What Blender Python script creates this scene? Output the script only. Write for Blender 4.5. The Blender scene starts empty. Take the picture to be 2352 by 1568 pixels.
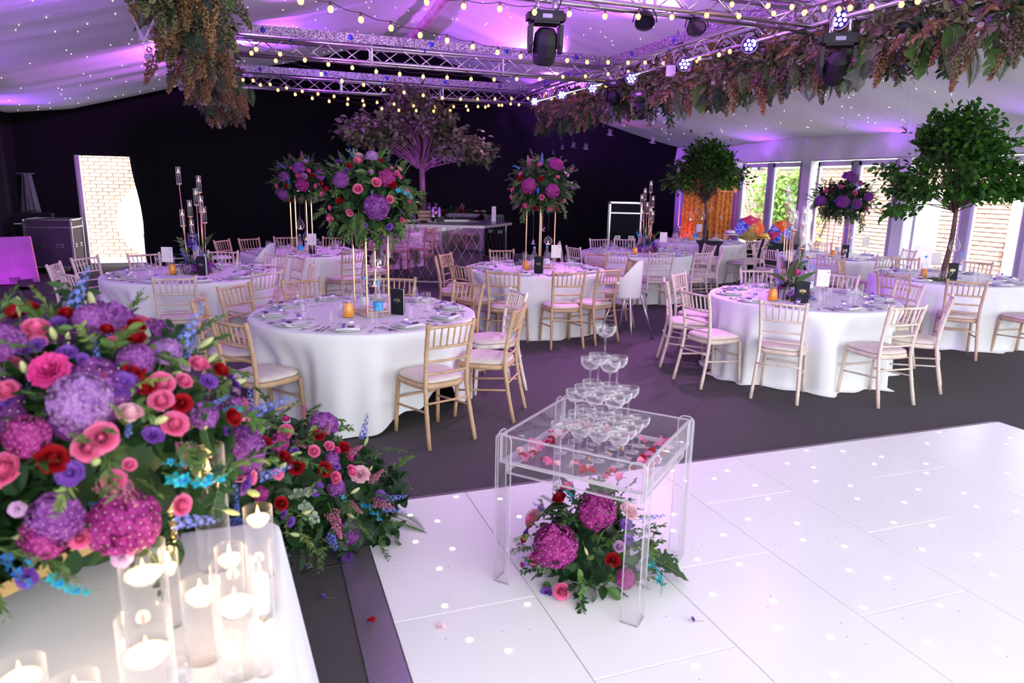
import bpy, math, random
import numpy as np
from mathutils import Vector, Matrix, Euler

random.seed(7)
RNG = np.random.default_rng(7)
SC = bpy.context.scene
COL = SC.collection
PI = math.pi

# ------------------------------------------------------------------ camera
CAM_H = 1.82
FPX = 1615.0
YAW, PITCH, ROLL = math.radians(20.05), math.radians(12.55), math.radians(1.17)
FW = np.array([math.sin(YAW)*math.cos(PITCH), math.cos(YAW)*math.cos(PITCH), -math.sin(PITCH)])
_rt = np.array([math.cos(YAW), -math.sin(YAW), 0.0])
_up = np.cross(_rt, FW)
RT = math.cos(ROLL)*_rt + math.sin(ROLL)*_up
UP = -math.sin(ROLL)*_rt + math.cos(ROLL)*_up
cam_d = bpy.data.cameras.new('camera')
cam = bpy.data.objects.new('camera', cam_d); COL.objects.link(cam)
cam_d.sensor_width = 36.0
cam_d.lens = 36.0*FPX/2352.0
cam_d.clip_start = 0.05; cam_d.clip_end = 200
cam.matrix_world = Matrix(((RT[0], UP[0], -FW[0], 0), (RT[1], UP[1], -FW[1], 0), (RT[2], UP[2], -FW[2], CAM_H), (0, 0, 0, 1)))
cam_d.dof.use_dof = True
cam_d.dof.focus_distance = 6.2
cam_d.dof.aperture_fstop = 2.8
SC.camera = cam

def ray(x, y):
    return RT*(x-1176.0)/FPX - UP*(y-784.0)/FPX + FW
def atz(x, y, z):           # survey point of the photograph on the level z
    d = ray(x, y); t = (z-CAM_H)/d[2]
    return Vector((d[0]*t, d[1]*t, z))
def aty(x, y, Y):           # ... on the plane at depth Y of the hall
    d = ray(x, y); t = Y/d[1]
    return Vector((d[0]*t, Y, CAM_H+d[2]*t))
def atx(x, y, X):
    d = ray(x, y); t = X/d[0]
    return Vector((X, d[1]*t, CAM_H+d[2]*t))

# ------------------------------------------------------------------ light
w = bpy.data.worlds.new('sky'); SC.world = w; w.use_nodes = True
nt = w.node_tree; nt.nodes.clear()
wo = nt.nodes.new('ShaderNodeOutputWorld'); bg = nt.nodes.new('ShaderNodeBackground')
bg.inputs[0].default_value = (0.93, 0.97, 1.0, 1); bg.inputs[1].default_value = 4.6
nt.links.new(bg.outputs[0], wo.inputs[0])
def sun(direction, strength, color, ang=0.02):
    l = bpy.data.lights.new('sun', 'SUN'); l.energy = strength; l.color = color; l.angle = ang
    o = bpy.data.objects.new('sun', l); COL.objects.link(o)
    o.rotation_euler = Vector(direction).to_track_quat('-Z', 'Y').to_euler()
    return o
sun((0.55, 0.45, -0.9), 9.0, (1.0, 0.96, 0.92))
def portal(loc, sx, sy, direction):
    l = bpy.data.lights.new('daylight_portal', 'AREA'); l.shape = 'RECTANGLE'; l.size = sx; l.size_y = sy
    l.cycles.is_portal = True
    o = bpy.data.objects.new('daylight_portal', l); COL.objects.link(o); o.location = loc
    o.rotation_euler = Vector(direction).to_track_quat('-Z', 'Y').to_euler()
    return o
SC.view_settings.view_transform = 'Standard'
SC.view_settings.look = 'None'
SC.view_settings.exposure = 0.35
SC.view_settings.gamma = 1.0
SC.view_settings.use_curve_mapping = False
SC.cycles.max_bounces = 8
SC.cycles.diffuse_bounces = 4
SC.cycles.glossy_bounces = 4
SC.cycles.transmission_bounces = 4
SC.cycles.transparent_max_bounces = 48
SC.cycles.sample_clamp_indirect = 4.0
SC.cycles.caustics_reflective = False
SC.cycles.caustics_refractive = False

def spot(name, loc, target, power, color, angle=60, blend=0.6, size=0.08):
    l = bpy.data.lights.new(name, 'SPOT'); l.energy = power; l.color = color
    l.spot_size = math.radians(angle); l.spot_blend = blend; l.shadow_soft_size = size
    o = bpy.data.objects.new(name, l); COL.objects.link(o); o.location = loc
    o.rotation_euler = (Vector(target)-Vector(loc)).to_track_quat('-Z', 'Y').to_euler()
    return o
def point(name, loc, power, color, size=0.03):
    l = bpy.data.lights.new(name, 'POINT'); l.energy = power; l.color = color; l.shadow_soft_size = size
    o = bpy.data.objects.new(name, l); COL.objects.link(o); o.location = loc
    return o
# ------------------------------------------------------------------ materials
MATS = {}
def mat(name, col, rough=0.5, metal=0.0, var=0.0, vscale=8.0, bump=0.0, bscale=60.0, emit=0.0, ecol=None, sheen=0.0,
        spec=0.5, stretch=None, col2=None, trans=0.0, sss=0.0, coat=0.0):
    if name in MATS: return MATS[name]
    m = bpy.data.materials.new(name); m.use_nodes = True
    nt = m.node_tree; b = nt.nodes['Principled BSDF']
    b.inputs['Base Color'].default_value = (*col, 1); b.inputs['Roughness'].default_value = rough
    b.inputs['Metallic'].default_value = metal; b.inputs['Specular IOR Level'].default_value = spec
    if coat: b.inputs['Coat Weight'].default_value = coat
    if trans: b.inputs['Transmission Weight'].default_value = trans
    if sss:
        b.inputs['Subsurface Weight'].default_value = sss; b.inputs['Subsurface Radius'].default_value = (0.02, 0.01, 0.006)
    if sheen: b.inputs['Sheen Weight'].default_value = sheen
    if emit:
        b.inputs['Emission Color'].default_value = (*(ecol or col), 1); b.inputs['Emission Strength'].default_value = emit
    if var or bump:
        tc = nt.nodes.new('ShaderNodeTexCoord'); mp = nt.nodes.new('ShaderNodeMapping')
        nt.links.new(tc.outputs['Object'], mp.inputs[0])
        if stretch: mp.inputs['Scale'].default_value = stretch
    if var:
        n = nt.nodes.new('ShaderNodeTexNoise'); n.inputs['Scale'].default_value = vscale; n.inputs['Detail'].default_value = 4
        nt.links.new(mp.outputs[0], n.inputs[0])
        r = nt.nodes.new('ShaderNodeValToRGB')
        c2 = col2 or tuple(min(1, c*(1+var)) for c in col)
        c1 = tuple(c*(1-var) for c in col) if not col2 else col
        r.color_ramp.elements[0].color = (*c1, 1); r.color_ramp.elements[1].color = (*c2, 1)
        r.color_ramp.elements[0].position = 0.35; r.color_ramp.elements[1].position = 0.65
        nt.links.new(n.outputs[0], r.inputs[0]); nt.links.new(r.outputs[0], b.inputs['Base Color'])
    if bump:
        n = nt.nodes.new('ShaderNodeTexNoise'); n.inputs['Scale'].default_value = bscale; n.inputs['Detail'].default_value = 3
        nt.links.new(mp.outputs[0], n.inputs[0])
        bp = nt.nodes.new('ShaderNodeBump'); bp.inputs['Strength'].default_value = bump; bp.inputs['Distance'].default_value = 0.01
        nt.links.new(n.outputs[0], bp.inputs['Height']); nt.links.new(bp.outputs[0], b.inputs['Normal'])
    MATS[name] = m
    return m
def glass(name, tint=(1, 1, 1), ior=1.45, rough=0.0, haze=0.0, boost=1.0, edge=0.0):
    if name in MATS: return MATS[name]
    m = bpy.data.materials.new(name); m.use_nodes = True
    nt = m.node_tree; nt.nodes.clear()
    out = nt.nodes.new('ShaderNodeOutputMaterial'); t = nt.nodes.new('ShaderNodeBsdfTransparent'); g = nt.nodes.new('ShaderNodeBsdfGlossy')
    t.inputs[0].default_value = (*tint, 1); g.inputs['Roughness'].default_value = rough
    fr = nt.nodes.new('ShaderNodeFresnel'); ge = nt.nodes.new('ShaderNodeNewGeometry')
    mp = nt.nodes.new('ShaderNodeMapRange'); mp.inputs['To Min'].default_value = ior; mp.inputs['To Max'].default_value = 1/ior
    nt.links.new(ge.outputs['Backfacing'], mp.inputs[0]); nt.links.new(mp.outputs[0], fr.inputs[0])   # both sides of a thin wall reflect alike
    mx = nt.nodes.new('ShaderNodeMixShader')
    mu = nt.nodes.new('ShaderNodeMath'); mu.operation = 'MULTIPLY'; mu.inputs[1].default_value = boost; mu.use_clamp = True
    nt.links.new(fr.outputs[0], mu.inputs[0]); nt.links.new(mu.outputs[0], mx.inputs[0])
    nt.links.new(t.outputs[0], mx.inputs[1]); nt.links.new(g.outputs[0], mx.inputs[2])
    last = mx
    if edge:        # rim highlights painted in: white diffuse mixed over the glass where seen edge-on
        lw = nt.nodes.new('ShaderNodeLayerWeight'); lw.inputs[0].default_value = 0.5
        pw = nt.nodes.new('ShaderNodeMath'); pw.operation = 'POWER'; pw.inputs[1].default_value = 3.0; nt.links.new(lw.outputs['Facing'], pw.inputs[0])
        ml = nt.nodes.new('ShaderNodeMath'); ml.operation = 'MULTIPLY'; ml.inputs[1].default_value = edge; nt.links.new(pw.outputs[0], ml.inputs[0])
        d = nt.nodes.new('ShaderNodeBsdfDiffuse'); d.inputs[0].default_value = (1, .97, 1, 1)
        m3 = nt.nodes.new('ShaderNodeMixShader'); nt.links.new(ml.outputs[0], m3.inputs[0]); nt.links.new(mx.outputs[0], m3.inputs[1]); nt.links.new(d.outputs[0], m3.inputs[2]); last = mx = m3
    if haze:
        d = nt.nodes.new('ShaderNodeBsdfTranslucent'); d.inputs[0].default_value = (1, 0.97, 1, 1)
        d2 = nt.nodes.new('ShaderNodeBsdfDiffuse'); d2.inputs[0].default_value = (1, 0.97, 1, 1)
        md = nt.nodes.new('ShaderNodeMixShader'); nt.links.new(d.outputs[0], md.inputs[1]); nt.links.new(d2.outputs[0], md.inputs[2])
        m2 = nt.nodes.new('ShaderNodeMixShader'); m2.inputs[0].default_value = haze
        nt.links.new(mx.outputs[0], m2.inputs[1]); nt.links.new(md.outputs[0], m2.inputs[2]); last = m2
    nt.links.new(last.outputs[0], out.inputs[0])
    MATS[name] = m
    return m
def leafmat(name, col, col2, rough=0.45, transl=0.25):
    if name in MATS: return MATS[name]
    m = bpy.data.materials.new(name); m.use_nodes = True
    nt = m.node_tree; b = nt.nodes['Principled BSDF']; out = nt.nodes['Material Output']
    oi = nt.nodes.new('ShaderNodeObjectInfo'); ge = nt.nodes.new('ShaderNodeNewGeometry')
    ad = nt.nodes.new('ShaderNodeMath'); ad.operation = 'ADD'; fr = nt.nodes.new('ShaderNodeMath'); fr.operation = 'FRACT'
    nt.links.new(oi.outputs['Random'], ad.inputs[0]); nt.links.new(ge.outputs['Random Per Island'], ad.inputs[1]); nt.links.new(ad.outputs[0], fr.inputs[0])
    r = nt.nodes.new('ShaderNodeValToRGB'); r.color_ramp.elements[0].color = (*col, 1); r.color_ramp.elements[1].color = (*col2, 1)
    nt.links.new(fr.outputs[0], r.inputs[0]); nt.links.new(r.outputs[0], b.inputs['Base Color'])
    b.inputs['Roughness'].default_value = rough; b.inputs['Specular IOR Level'].default_value = 0.3
    tr = nt.nodes.new('ShaderNodeBsdfTranslucent'); nt.links.new(r.outputs[0], tr.inputs[0])
    mx = nt.nodes.new('ShaderNodeMixShader'); mx.inputs[0].default_value = transl
    nt.links.new(b.outputs[0], mx.inputs[1]); nt.links.new(tr.outputs[0], mx.inputs[2]); nt.links.new(mx.outputs[0], out.inputs[0])
    MATS[name] = m
    return m
def emitter(name, col, strength, sample=False):
    if name in MATS: return MATS[name]
    m = bpy.data.materials.new(name); m.use_nodes = True
    nt = m.node_tree; nt.nodes.clear(); out = nt.nodes.new('ShaderNodeOutputMaterial'); e = nt.nodes.new('ShaderNodeEmission')
    e.inputs[0].default_value = (*col, 1); e.inputs[1].default_value = strength
    nt.links.new(e.outputs[0], out.inputs[0])
    if not sample: m.cycles.emission_sampling = 'NONE'
    MATS[name] = m
    return m

# ------------------------------------------------------------------ mesh builder
class MB:
    def __init__(s): s.v = []; s.f = []; s.m = []; s.n = 0
    def add(s, v, f, m=0):
        v = np.asarray(v, float)
        s.v.append(v); n = s.n
        s.f += [tuple(i+n for i in q) for q in f]; s.m += [m]*len(f); s.n += len(v)
        return s
    def box(s, c, d, m=0, R=None):
        x, y, z = (k/2 for k in d)
        v = np.array([(a, b, e) for a in (-x, x) for b in (-y, y) for e in (-z, z)], float)
        if R is not None: v = v @ np.array(R).T
        v += np.array(c)
        return s.add(v, [(0, 1, 3, 2), (4, 6, 7, 5), (0, 4, 5, 1), (2, 3, 7, 6), (0, 2, 6, 4), (1, 5, 7, 3)], m)
    def tube(s, path, r, n=8, m=0, cap=True, squash=None):
        P = np.asarray(path, float); k = len(P)
        r = np.full(k, r, float) if np.isscalar(r) else np.asarray(r, float)
        T = np.gradient(P, axis=0); T /= np.linalg.norm(T, axis=1)[:, None]+1e-12
        up = np.array([0, 0, 1.0]) if abs(T[0][2]) < 0.9 else np.array([0, 1.0, 0])
        N = np.cross(T[0], up); N /= np.linalg.norm(N)
        th = np.linspace(0, 2*PI, n, endpoint=False); out = []
        for i in range(k):
            N = N-T[i]*(N@T[i]); N /= np.linalg.norm(N)+1e-12; B = np.cross(T[i], N)
            out.append(P[i]+r[i]*(np.cos(th)[:, None]*N+np.sin(th)[:, None]*B*(squash or 1)))
        v = np.concatenate(out)
        f = [(i*n+j, i*n+(j+1) % n, (i+1)*n+(j+1) % n, (i+1)*n+j) for i in range(k-1) for j in range(n)]
        if cap: f += [tuple(range(n-1, -1, -1)), tuple(range((k-1)*n, k*n))]
        return s.add(v, f, m)
    def lathe(s, prof, n=16, m=0, c=(0, 0, 0), R=None, ms=None):
        th = np.linspace(0, 2*PI, n, endpoint=False)
        v = np.concatenate([np.stack([r*np.cos(th), r*np.sin(th), np.full(n, z)], 1) for r, z in prof])
        if R is not None: v = v @ np.array(R).T
        v = v+np.array(c)
        k = len(prof)
        for i in range(k-1):
            s_m = ms[i] if ms else m
            s.f += [(s.n+i*n+j, s.n+i*n+(j+1) % n, s.n+(i+1)*n+(j+1) % n, s.n+(i+1)*n+j) for j in range(n)]; s.m += [s_m]*n
        if prof[0][0] > 1e-6: s.f.append(tuple(s.n+j for j in range(n-1, -1, -1))) if False else None
        s.v.append(v); s.n += len(v)
        return s
    def grid(s, fn, nu, nv, m=0, closeu=False):
        v = [fn(i/(nu if closeu else nu-1), j/(nv-1)) for j in range(nv) for i in range(nu)]
        f = []
        for j in range(nv-1):
            for i in range(nu if closeu else nu-1):
                a = j*nu+i; b = j*nu+(i+1) % nu
                f.append((a, b, b+nu, a+nu))
        return s.add(v, f, m)
    def poly(s, pts, thick, m=0, T=None):        # a flat outline given thickness along local z
        n = len(pts); v = [(x, y, 0) for x, y in pts]+[(x, y, thick) for x, y in pts]
        v = np.array(v, float)
        if T is not None:
            T = np.array(T); v = v @ T[:3, :3].T + T[:3, 3]
        f = [tuple(range(n-1, -1, -1)), tuple(range(n, 2*n))]+[(i, (i+1) % n, n+(i+1) % n, n+i) for i in range(n)]
        return s.add(v, f, m)
    def merge(s, o, T=None, m=None):
        v = np.concatenate(o.v)
        if T is not None:
            T = np.array(T); v = v @ T[:3, :3].T + T[:3, 3]
        n = s.n; s.v.append(v); s.f += [tuple(i+n for i in q) for q in o.f]; s.m += list(o.m) if m is None else [m]*len(o.f); s.n += len(v)
        return s
    def mesh(s, name, mats, smooth=True):
        me = bpy.data.meshes.new(name)
        v = np.concatenate(s.v) if s.v else np.zeros((0, 3))
        me.from_pydata(v.tolist(), [], s.f)
        if not isinstance(mats, (list, tuple)): mats = [mats]
        for q in mats: me.materials.append(q)
        me.polygons.foreach_set('material_index', np.array(s.m, dtype=np.int32))
        if smooth: me.polygons.foreach_set('use_smooth', np.ones(len(s.f), dtype=bool))
        me.update()
        return me
    def obj(s, name, mats, parent=None, smooth=True, loc=None, rot=None):
        return put(name, s.mesh(name, mats, smooth), parent, loc, rot)

def put(name, mesh, parent=None, loc=None, rot=None, scale=None):
    o = bpy.data.objects.new(name, mesh); COL.objects.link(o)
    if parent: o.parent = parent
    if loc is not None: o.location = loc
    if rot is not None: o.rotation_euler = rot
    if scale is not None: o.scale = scale if hasattr(scale, '__len__') else (scale,)*3
    return o
def tag(o, label, cat, group=None):
    o['label'] = label; o['category'] = cat
    if group: o['group'] = group
    return o
def thing(name, label, cat, loc=(0, 0, 0), rotz=0.0, group=None, rot=None):
    o = bpy.data.objects.new(name, None); COL.objects.link(o); o.empty_display_size = 0.05
    o.location = loc; o.rotation_euler = rot or (0, 0, rotz)
    return tag(o, label, cat, group)
def struct(o): o['kind'] = 'structure'; return o
def stuff(o): o['kind'] = 'stuff'; return o
def rz(a): return np.array([[math.cos(a), -math.sin(a), 0], [math.sin(a), math.cos(a), 0], [0, 0, 1]])
def align(zdir, spin=0.0):      # euler that turns local +z to zdir
    q = Vector(zdir).normalized().to_track_quat('Z', 'Y')
    return (q.to_matrix() @ Matrix.Rotation(spin, 3, 'Z')).to_euler()
def rod(a, b, r, n=8):
    return MB().tube([a, b], r, n)
def text_mesh(name, body, size, material, depth=0.0004, align_x='CENTER'):
    cu = bpy.data.curves.new(name, 'FONT'); cu.body = body; cu.size = size; cu.align_x = align_x; cu.align_y = 'CENTER'; cu.extrude = depth
    cu.resolution_u = 3
    t = bpy.data.objects.new(name, cu); COL.objects.link(t)
    bpy.context.view_layer.update()
    me = bpy.data.meshes.new_from_object(t.evaluated_get(bpy.context.evaluated_depsgraph_get()))
    me.materials.clear(); me.materials.append(material); me.name = name
    bpy.data.objects.remove(t); bpy.data.curves.remove(cu)
    return me
WHITE = mat('white_linen', (0.80, 0.80, 0.83), 0.75, bump=0.06, bscale=400)
GOLD = mat('gold_metal', (0.85, 0.62, 0.36), 0.28, 1.0)
BLACK = mat('black_plastic', (0.012, 0.012, 0.014), 0.4)
ALU = mat('aluminium', (0.72, 0.70, 0.72), 0.28, 1.0, var=0.06, vscale=20)
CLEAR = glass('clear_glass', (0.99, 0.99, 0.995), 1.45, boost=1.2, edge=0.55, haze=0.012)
FLAME = emitter('candle_flame', (1.0, 0.58, 0.20), 6)
WAX = mat('candle_wax', (0.95, 0.90, 0.80), 0.45, sss=0.3)
# ------------------------------------------------------------------ the marquee
XL, XR, XC, YB, YF = -4.43, 10.85, 3.2, 17.0, -3.0
carpet = mat('charcoal_carpet', (0.092, 0.084, 0.088), 0.95, var=0.4, vscale=230, bump=0.5, bscale=500, spec=0.1)
m_ground = mat('pale_paving', (0.46, 0.45, 0.43), 0.9, var=0.12, vscale=3)
struct(MB().box((3.2, 7, -0.05), (XR-XL, YB-YF, 0.1)).obj('floor', carpet, smooth=False))
struct(MB().box((3.2, 7, -0.22), (90, 90, 0.1)).obj('floor_outside', m_ground, smooth=False))

PX = np.array([XL-0.3, -3.35, -2.19, -1.38, 0.0, 0.8, 1.6, 2.17, 3.0, XC, 3.4, 4.93, 6.38, 7.77, 8.77, 9.81, 10.59, XR])
PZ = np.array([2.93, 3.10, 3.42, 3.65, 4.11, 4.26, 4.47, 4.64, 4.88, 4.93, 4.88, 4.41, 4.05, 3.64, 3.32, 3.06, 2.90, 2.86])
BAY = 4.75; BEAM0 = 7.65
_ph = RNG.random(40)*6.28
def ceil_z(x, y):
    t = ((y-BEAM0)/BAY) % 1.0
    sag = 0.17*(1-(2*t-1)**2)*(0.45+0.55*math.sin(PI*min(1, max(0, abs(x-XC)/7.65))))
    rip = sum(math.sin((3+1.7*k)*y+_ph[k]+0.25*math.sin(x*0.7+_ph[k+10])) for k in range(6))*0.0045
    return float(np.interp(x, PX, PZ))-sag*0.85+0.06+rip
lining = mat('white_marquee_lining', (0.72, 0.71, 0.74), 0.8, bump=0.5, bscale=5.0, stretch=(0.35, 3.0, 1), var=0.03, vscale=3)
_nt = lining.node_tree; _o = _nt.nodes['Material Output']; _tr = _nt.nodes.new('ShaderNodeBsdfTranslucent'); _tr.inputs[0].default_value = (.80, .86, .95, 1)
_mx = _nt.nodes.new('ShaderNodeMixShader'); _mx.inputs[0].default_value = 0.006      # thin roof cloth lets a little daylight through
_nt.links.new(_nt.nodes['Principled BSDF'].outputs[0], _mx.inputs[1]); _nt.links.new(_tr.outputs[0], _mx.inputs[2]); _nt.links.new(_mx.outputs[0], _o.inputs[0])
b = MB(); NX, NY = 120, 190
b.grid(lambda u, v: (XL-0.05+u*(XR-XL+0.1), YF+v*(YB+0.05-YF), ceil_z(XL-0.05+u*(XR-XL+0.1), YF+v*(YB+0.05-YF))), NX, NY)
ceiling = struct(b.obj('ceiling', lining))
# ridge: the fabric covered pole in the fold and the roof beams
m_ridge = mat('ridge_cover', (0.42, 0.34, 0.26), 0.7, var=0.2, vscale=4)
b = MB().tube([(XC, y, 4.86-0.14*(1-(2*(((y-BEAM0)/BAY) % 1)-1)**2)) for y in np.linspace(YF, YB, 60)], 0.085, 10)
b.obj('ridge_pole', m_ridge, ceiling)
# pin lights sewn into the lining
m_star = emitter('pin_light', (1.0, 0.84, 0.58), 3.5)
b = MB(); rs = np.random.default_rng(3)
for k in range(520):
    x = XL+0.3+rs.random()*(XR-XL-0.6); y = 2.2+rs.random()*14.5
    z = ceil_z(x, y)-0.012; r = 0.0062
    b.lathe([(0.0005, r), (r*.8, r*.5), (r, 0), (r*.8, -r*.5), (0.0005, -r)], 6, c=(x, y, z))
stuff(b.obj('pin_lights', m_star, ceiling))

drape = mat('black_drape', (0.005, 0.0045, 0.006), 0.95, bump=0.25, bscale=2.5, stretch=(4, 4, 0.4), sheen=0.03, spec=0.15)
def fold(x): return 0.03*math.sin(x*5.1)+0.018*math.sin(x*11.3+1)
DL, DR, DT = -3.38, -2.24, 2.24
def back_panel(name, x0, x1, z0, z1fn, n):
    b = MB()
    def f(u, v):
        x = x0+u*(x1-x0); z1 = z1fn(x); return (x, YB-0.04+fold(x)*(0.4+0.6*(1-v)), z0+v*(z1-z0))
    b.grid(f, n, 8)
    return b
b = back_panel('l', XL, DL, 0, lambda x: ceil_z(x, YB)+0.1, 20)
wall_back = struct(b.obj('wall_back', drape))
back_panel('r', DR+0.03, XR, 0, lambda x: ceil_z(x, YB)+0.12, 200).obj('drape_panel', drape, wall_back)
back_panel('t', DL-.06, DR+0.12, DT-.01, lambda x: ceil_z(x, YB)+0.1, 16).obj('drape_panel', drape, wall_back)
b = MB().grid(lambda u, v: (DR-0.10*(v-0.35)*(1 if v > 0.35 else 0)*2.2-0.015*math.sin(v*9)+u*0.36, YB-0.06-0.05*math.sin(u*PI), 0.01+v*(DT+0.03)), 6, 14)
b.obj('door_curtain', drape, wall_back)
struct(MB().box((DL+0.02, YB+0.02, DT/2), (0.09, 0.08, DT)).box(((DL+DR)/2, YB+0.04, 0.01), (DR-DL+.1, 0.12, 0.03)).obj('door_1', mat('door_frame_grey', (0.45, 0.44, 0.47), 0.4)))
wl = struct(MB().box((XL-0.05, 4.5, 1.5), (0.1, 15.0, 3.0)).obj('wall_left', mat('white_wall_lining', (0.7, 0.7, 0.72), 0.8), smooth=False))
MB().grid(lambda u, v: (XL-.02+.03*math.sin(u*40), 12.0+u*5.0, 3.1*v), 60, 4).obj('drape_panel', drape, wl)

# right hand side: valance, posts and glazed doors
m_frame = mat('grey_aluminium_frame', (0.34, 0.34, 0.39), 0.45, 0.2)
m_postw = mat('pale_upvc_post', (0.66, 0.66, 0.72), 0.45)
pane_m = glass('window_glass', (0.97, 0.98, 0.98), 1.45)
val = MB()
val.grid(lambda u, v: (XR-0.12+0.10*v+0.012*math.sin(u*190)*(1-v), YF+u*(YB-YF), 2.44+v*0.60), 220, 5)
struct(val.obj('wall_right', lining))
wr = bpy.data.objects['wall_right']
MB().box((XR+0.03, (14.15+YB)/2, 1.23), (0.08, YB-14.15, 2.46)).obj('wall_panel', mat('white_wall_lining', (0.7, 0.7, 0.72), 0.8), wr, smooth=False)
MB().box((XR, (YF+14.15)/2, 2.47), (0.14, 14.15-YF, 0.1)).obj('head_rail', m_frame, wr, smooth=False)
MB().box((XR, (YF+14.15)/2, 0.02), (0.14, 14.15-YF, 0.05)).obj('sill', m_frame, wr, smooth=False)
UNIT = 2.385
for k in range(8):
    y1 = 14.12-k*UNIT            # far end of a pair of glazed doors
    if y1-UNIT < YF-0.5: break
    g = 1.93
    root = struct(MB().box((XR-0.02, y1-g-0.2, 1.21), (0.16, 0.26, 2.42)).obj('window_%d' % (k+1), m_postw, smooth=False))
    for a, b_ in ((y1, y1-0.92), (y1-1.05, y1-g)):
        fr = MB(); t = 0.055
        yc = (a+b_)/2; wd = a-b_
        for yy in (a-t/2, b_+t/2): fr.box((XR, yy, 1.21), (0.06, t, 2.36))
        for zz in (0.09, 2.36): fr.box((XR, yc, zz), (0.06, wd, 0.09))
        f_o = fr.obj('window_frame', m_postw, root, smooth=False)
        MB().box((XR, yc, 1.22), (0.008, wd-2*t+0.01, 2.2)).obj('pane', pane_m, f_o, smooth=False)
    MB().box((XR-0.01, y1-0.985, 1.21), (0.09, 0.13, 2.40)).obj('mullion', m_frame, root, smooth=False)
    MB().box((XR-0.06, y1-g-0.06, 1.21), (0.09, 0.06, 2.40)).obj('door_stile', m_frame, root, smooth=False)
#portal((XR+0.3, 5.5, 1.22), 17.5, 2.4, (-1, 0, 0))
#portal((3.2, YF-0.05, 2.3), 15.2, 4.6, (0, 1, 0))
#portal(((DL+DR)/2, YB+0.2, DT/2), 1.2, 2.3, (0, -1, 0))

# ------------------------------------------------------------------ dance floor
m_panel = mat('white_gloss_floor_panel', (0.86, 0.85, 0.88), 0.26, var=0.015, vscale=2, spec=0.5)
m_trim = mat('brushed_floor_trim', (0.50, 0.42, 0.52), 0.3, 0.75, var=0.08, vscale=30, stretch=(12, 1, 1))
m_led = emitter('floor_led', (1.0, 1.0, 1.0), 6)
m_screw = mat('floor_screw', (0.35, 0.33, 0.38), 0.5)
dance = thing('dance_floor', 'white gloss LED dance floor of staggered panels with metal edging', 'dance floor', (0, 0, 0))
xs = [0.452, 1.09, 1.73, 2.372, 3.012, 3.655, 4.292, 4.935, 5.57]
leds = [(1500+.4006*a, 940+.4006*b) for a, b in ((880, 234), (1088, 238), (1640, 131), (1572, 193), (2050, 163), (2027, 198), (768, 308), (921, 331), (1310, 270), (1268, 312), (1566, 311), (1568, 364), (424, 350), (350, 396), (585, 434), (932, 411), (1130, 436), (658, 512), (1171, 511), (1520, 458), (1440, 532), (1783, 478), (1854, 555), (2030, 364), (2082, 585), (545, 627), (826, 651), (1380, 647), (1600, 667), (859, 747), (1098, 783), (403, 718), (1543, 803), (1859, 832), (1122, 919), (1343, 963), (1948, 947), (256, 860), (495, 886), (342, 1059), (689, 1096), (1204, 1133), (1643, 1121), (718, 1247), (1015, 1301), (1576, 1332), (1975, 1377), (1038, 1518), (240, 1469), (118, 601), (115, 693), (110, 350))]
leds += [(640+.3239*a, 1060+.3239*b) for a, b in ((1260, 248), (1570, 262), (932, 378), (1126, 420), (1706, 388), (971, 566), (1232, 616), (1140, 756), (1178, 1020), (1353, 1262), (1630, 1338), (1765, 1010))]
ledw = [atz(x, y, 0.031) for x, y in leds]
led_me = MB().lathe([(0.0145, 0), (0.014, 0.0012), (0.0005, 0.0016)], 12).mesh('led_light', m_led)
screw_me = MB().lathe([(0.004, 0), (0.0035, 0.0006), (0.0003, 0.0007)], 6).mesh('screw', m_screw)
rs = np.random.default_rng(5)
for i in range(8):
    joints = [3.745, 2.606, 1.466, 0.33] if i % 2 == 0 else [3.745, 3.168, 2.028, 0.888, -0.25]
    for j in range(len(joints)-1):
        x0, x1, y1, y0 = xs[i]+0.0018, xs[i+1]-0.0018, joints[j]-0.0018, joints[j+1]+0.0018
        bv = 0.0016; b = MB()
        b.add([(x0, y0, 0), (x1, y0, 0), (x1, y1, 0), (x0, y1, 0), (x0, y0, .03-bv), (x1, y0, .03-bv), (x1, y1, .03-bv), (x0, y1, .03-bv),
               (x0+bv, y0+bv, .03), (x1-bv, y0+bv, .03), (x1-bv, y1-bv, .03), (x0+bv, y1-bv, .03)],
              [(0, 1, 5, 4), (1, 2, 6, 5), (2, 3, 7, 6), (3, 0, 4, 7), (4, 5, 9, 8), (5, 6, 10, 9), (6, 7, 11, 10), (7, 4, 8, 11), (8, 9, 10, 11), (3, 2, 1, 0)])
        p = b.obj('panel', m_panel, dance, smooth=False)
        for q in ledw:
            if x0 < q.x < x1 and y0 < q.y < y1: put('led_light', led_me, p, (q.x, q.y, 0.0299))
        for q in range(7):
            put('screw', screw_me, p, (x0+0.06+rs.random()*(x1-x0-.12), y0+.06+rs.random()*(y1-y0-.12), 0.0299))
tz = 0.03
def ramp(x0, y0, x1, y1, out):      # sloping edge strip
    ox, oy = out
    b = MB().add([(x0, y0, 0), (x1, y1, 0), (x1, y1, tz), (x0, y0, tz), (x0+ox, y0+oy, 0), (x1+ox, y1+oy, 0), (x1+ox, y1+oy, .006), (x0+ox, y0+oy, .006)],
                 [(0, 1, 2, 3), (3, 2, 6, 7), (4, 7, 6, 5), (0, 4, 5, 1), (0, 3, 7, 4), (1, 5, 6, 2)])
    b.obj('edge_ramp', m_trim, dance, smooth=False)
ys = [3.755, 3.0, 1.85, 0.7, -0.3]
for a, c in zip(ys[:-1], ys[1:]): ramp(0.449, a-.002, 0.449, c+.002, (-0.145, 0))
xe = [0.449, 0.95, 2.35, 3.85, 5.58]
for a, c in zip(xe[:-1], xe[1:]): ramp(a+.002, 3.748, c-.002, 3.748, (0, 0.075))
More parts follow.
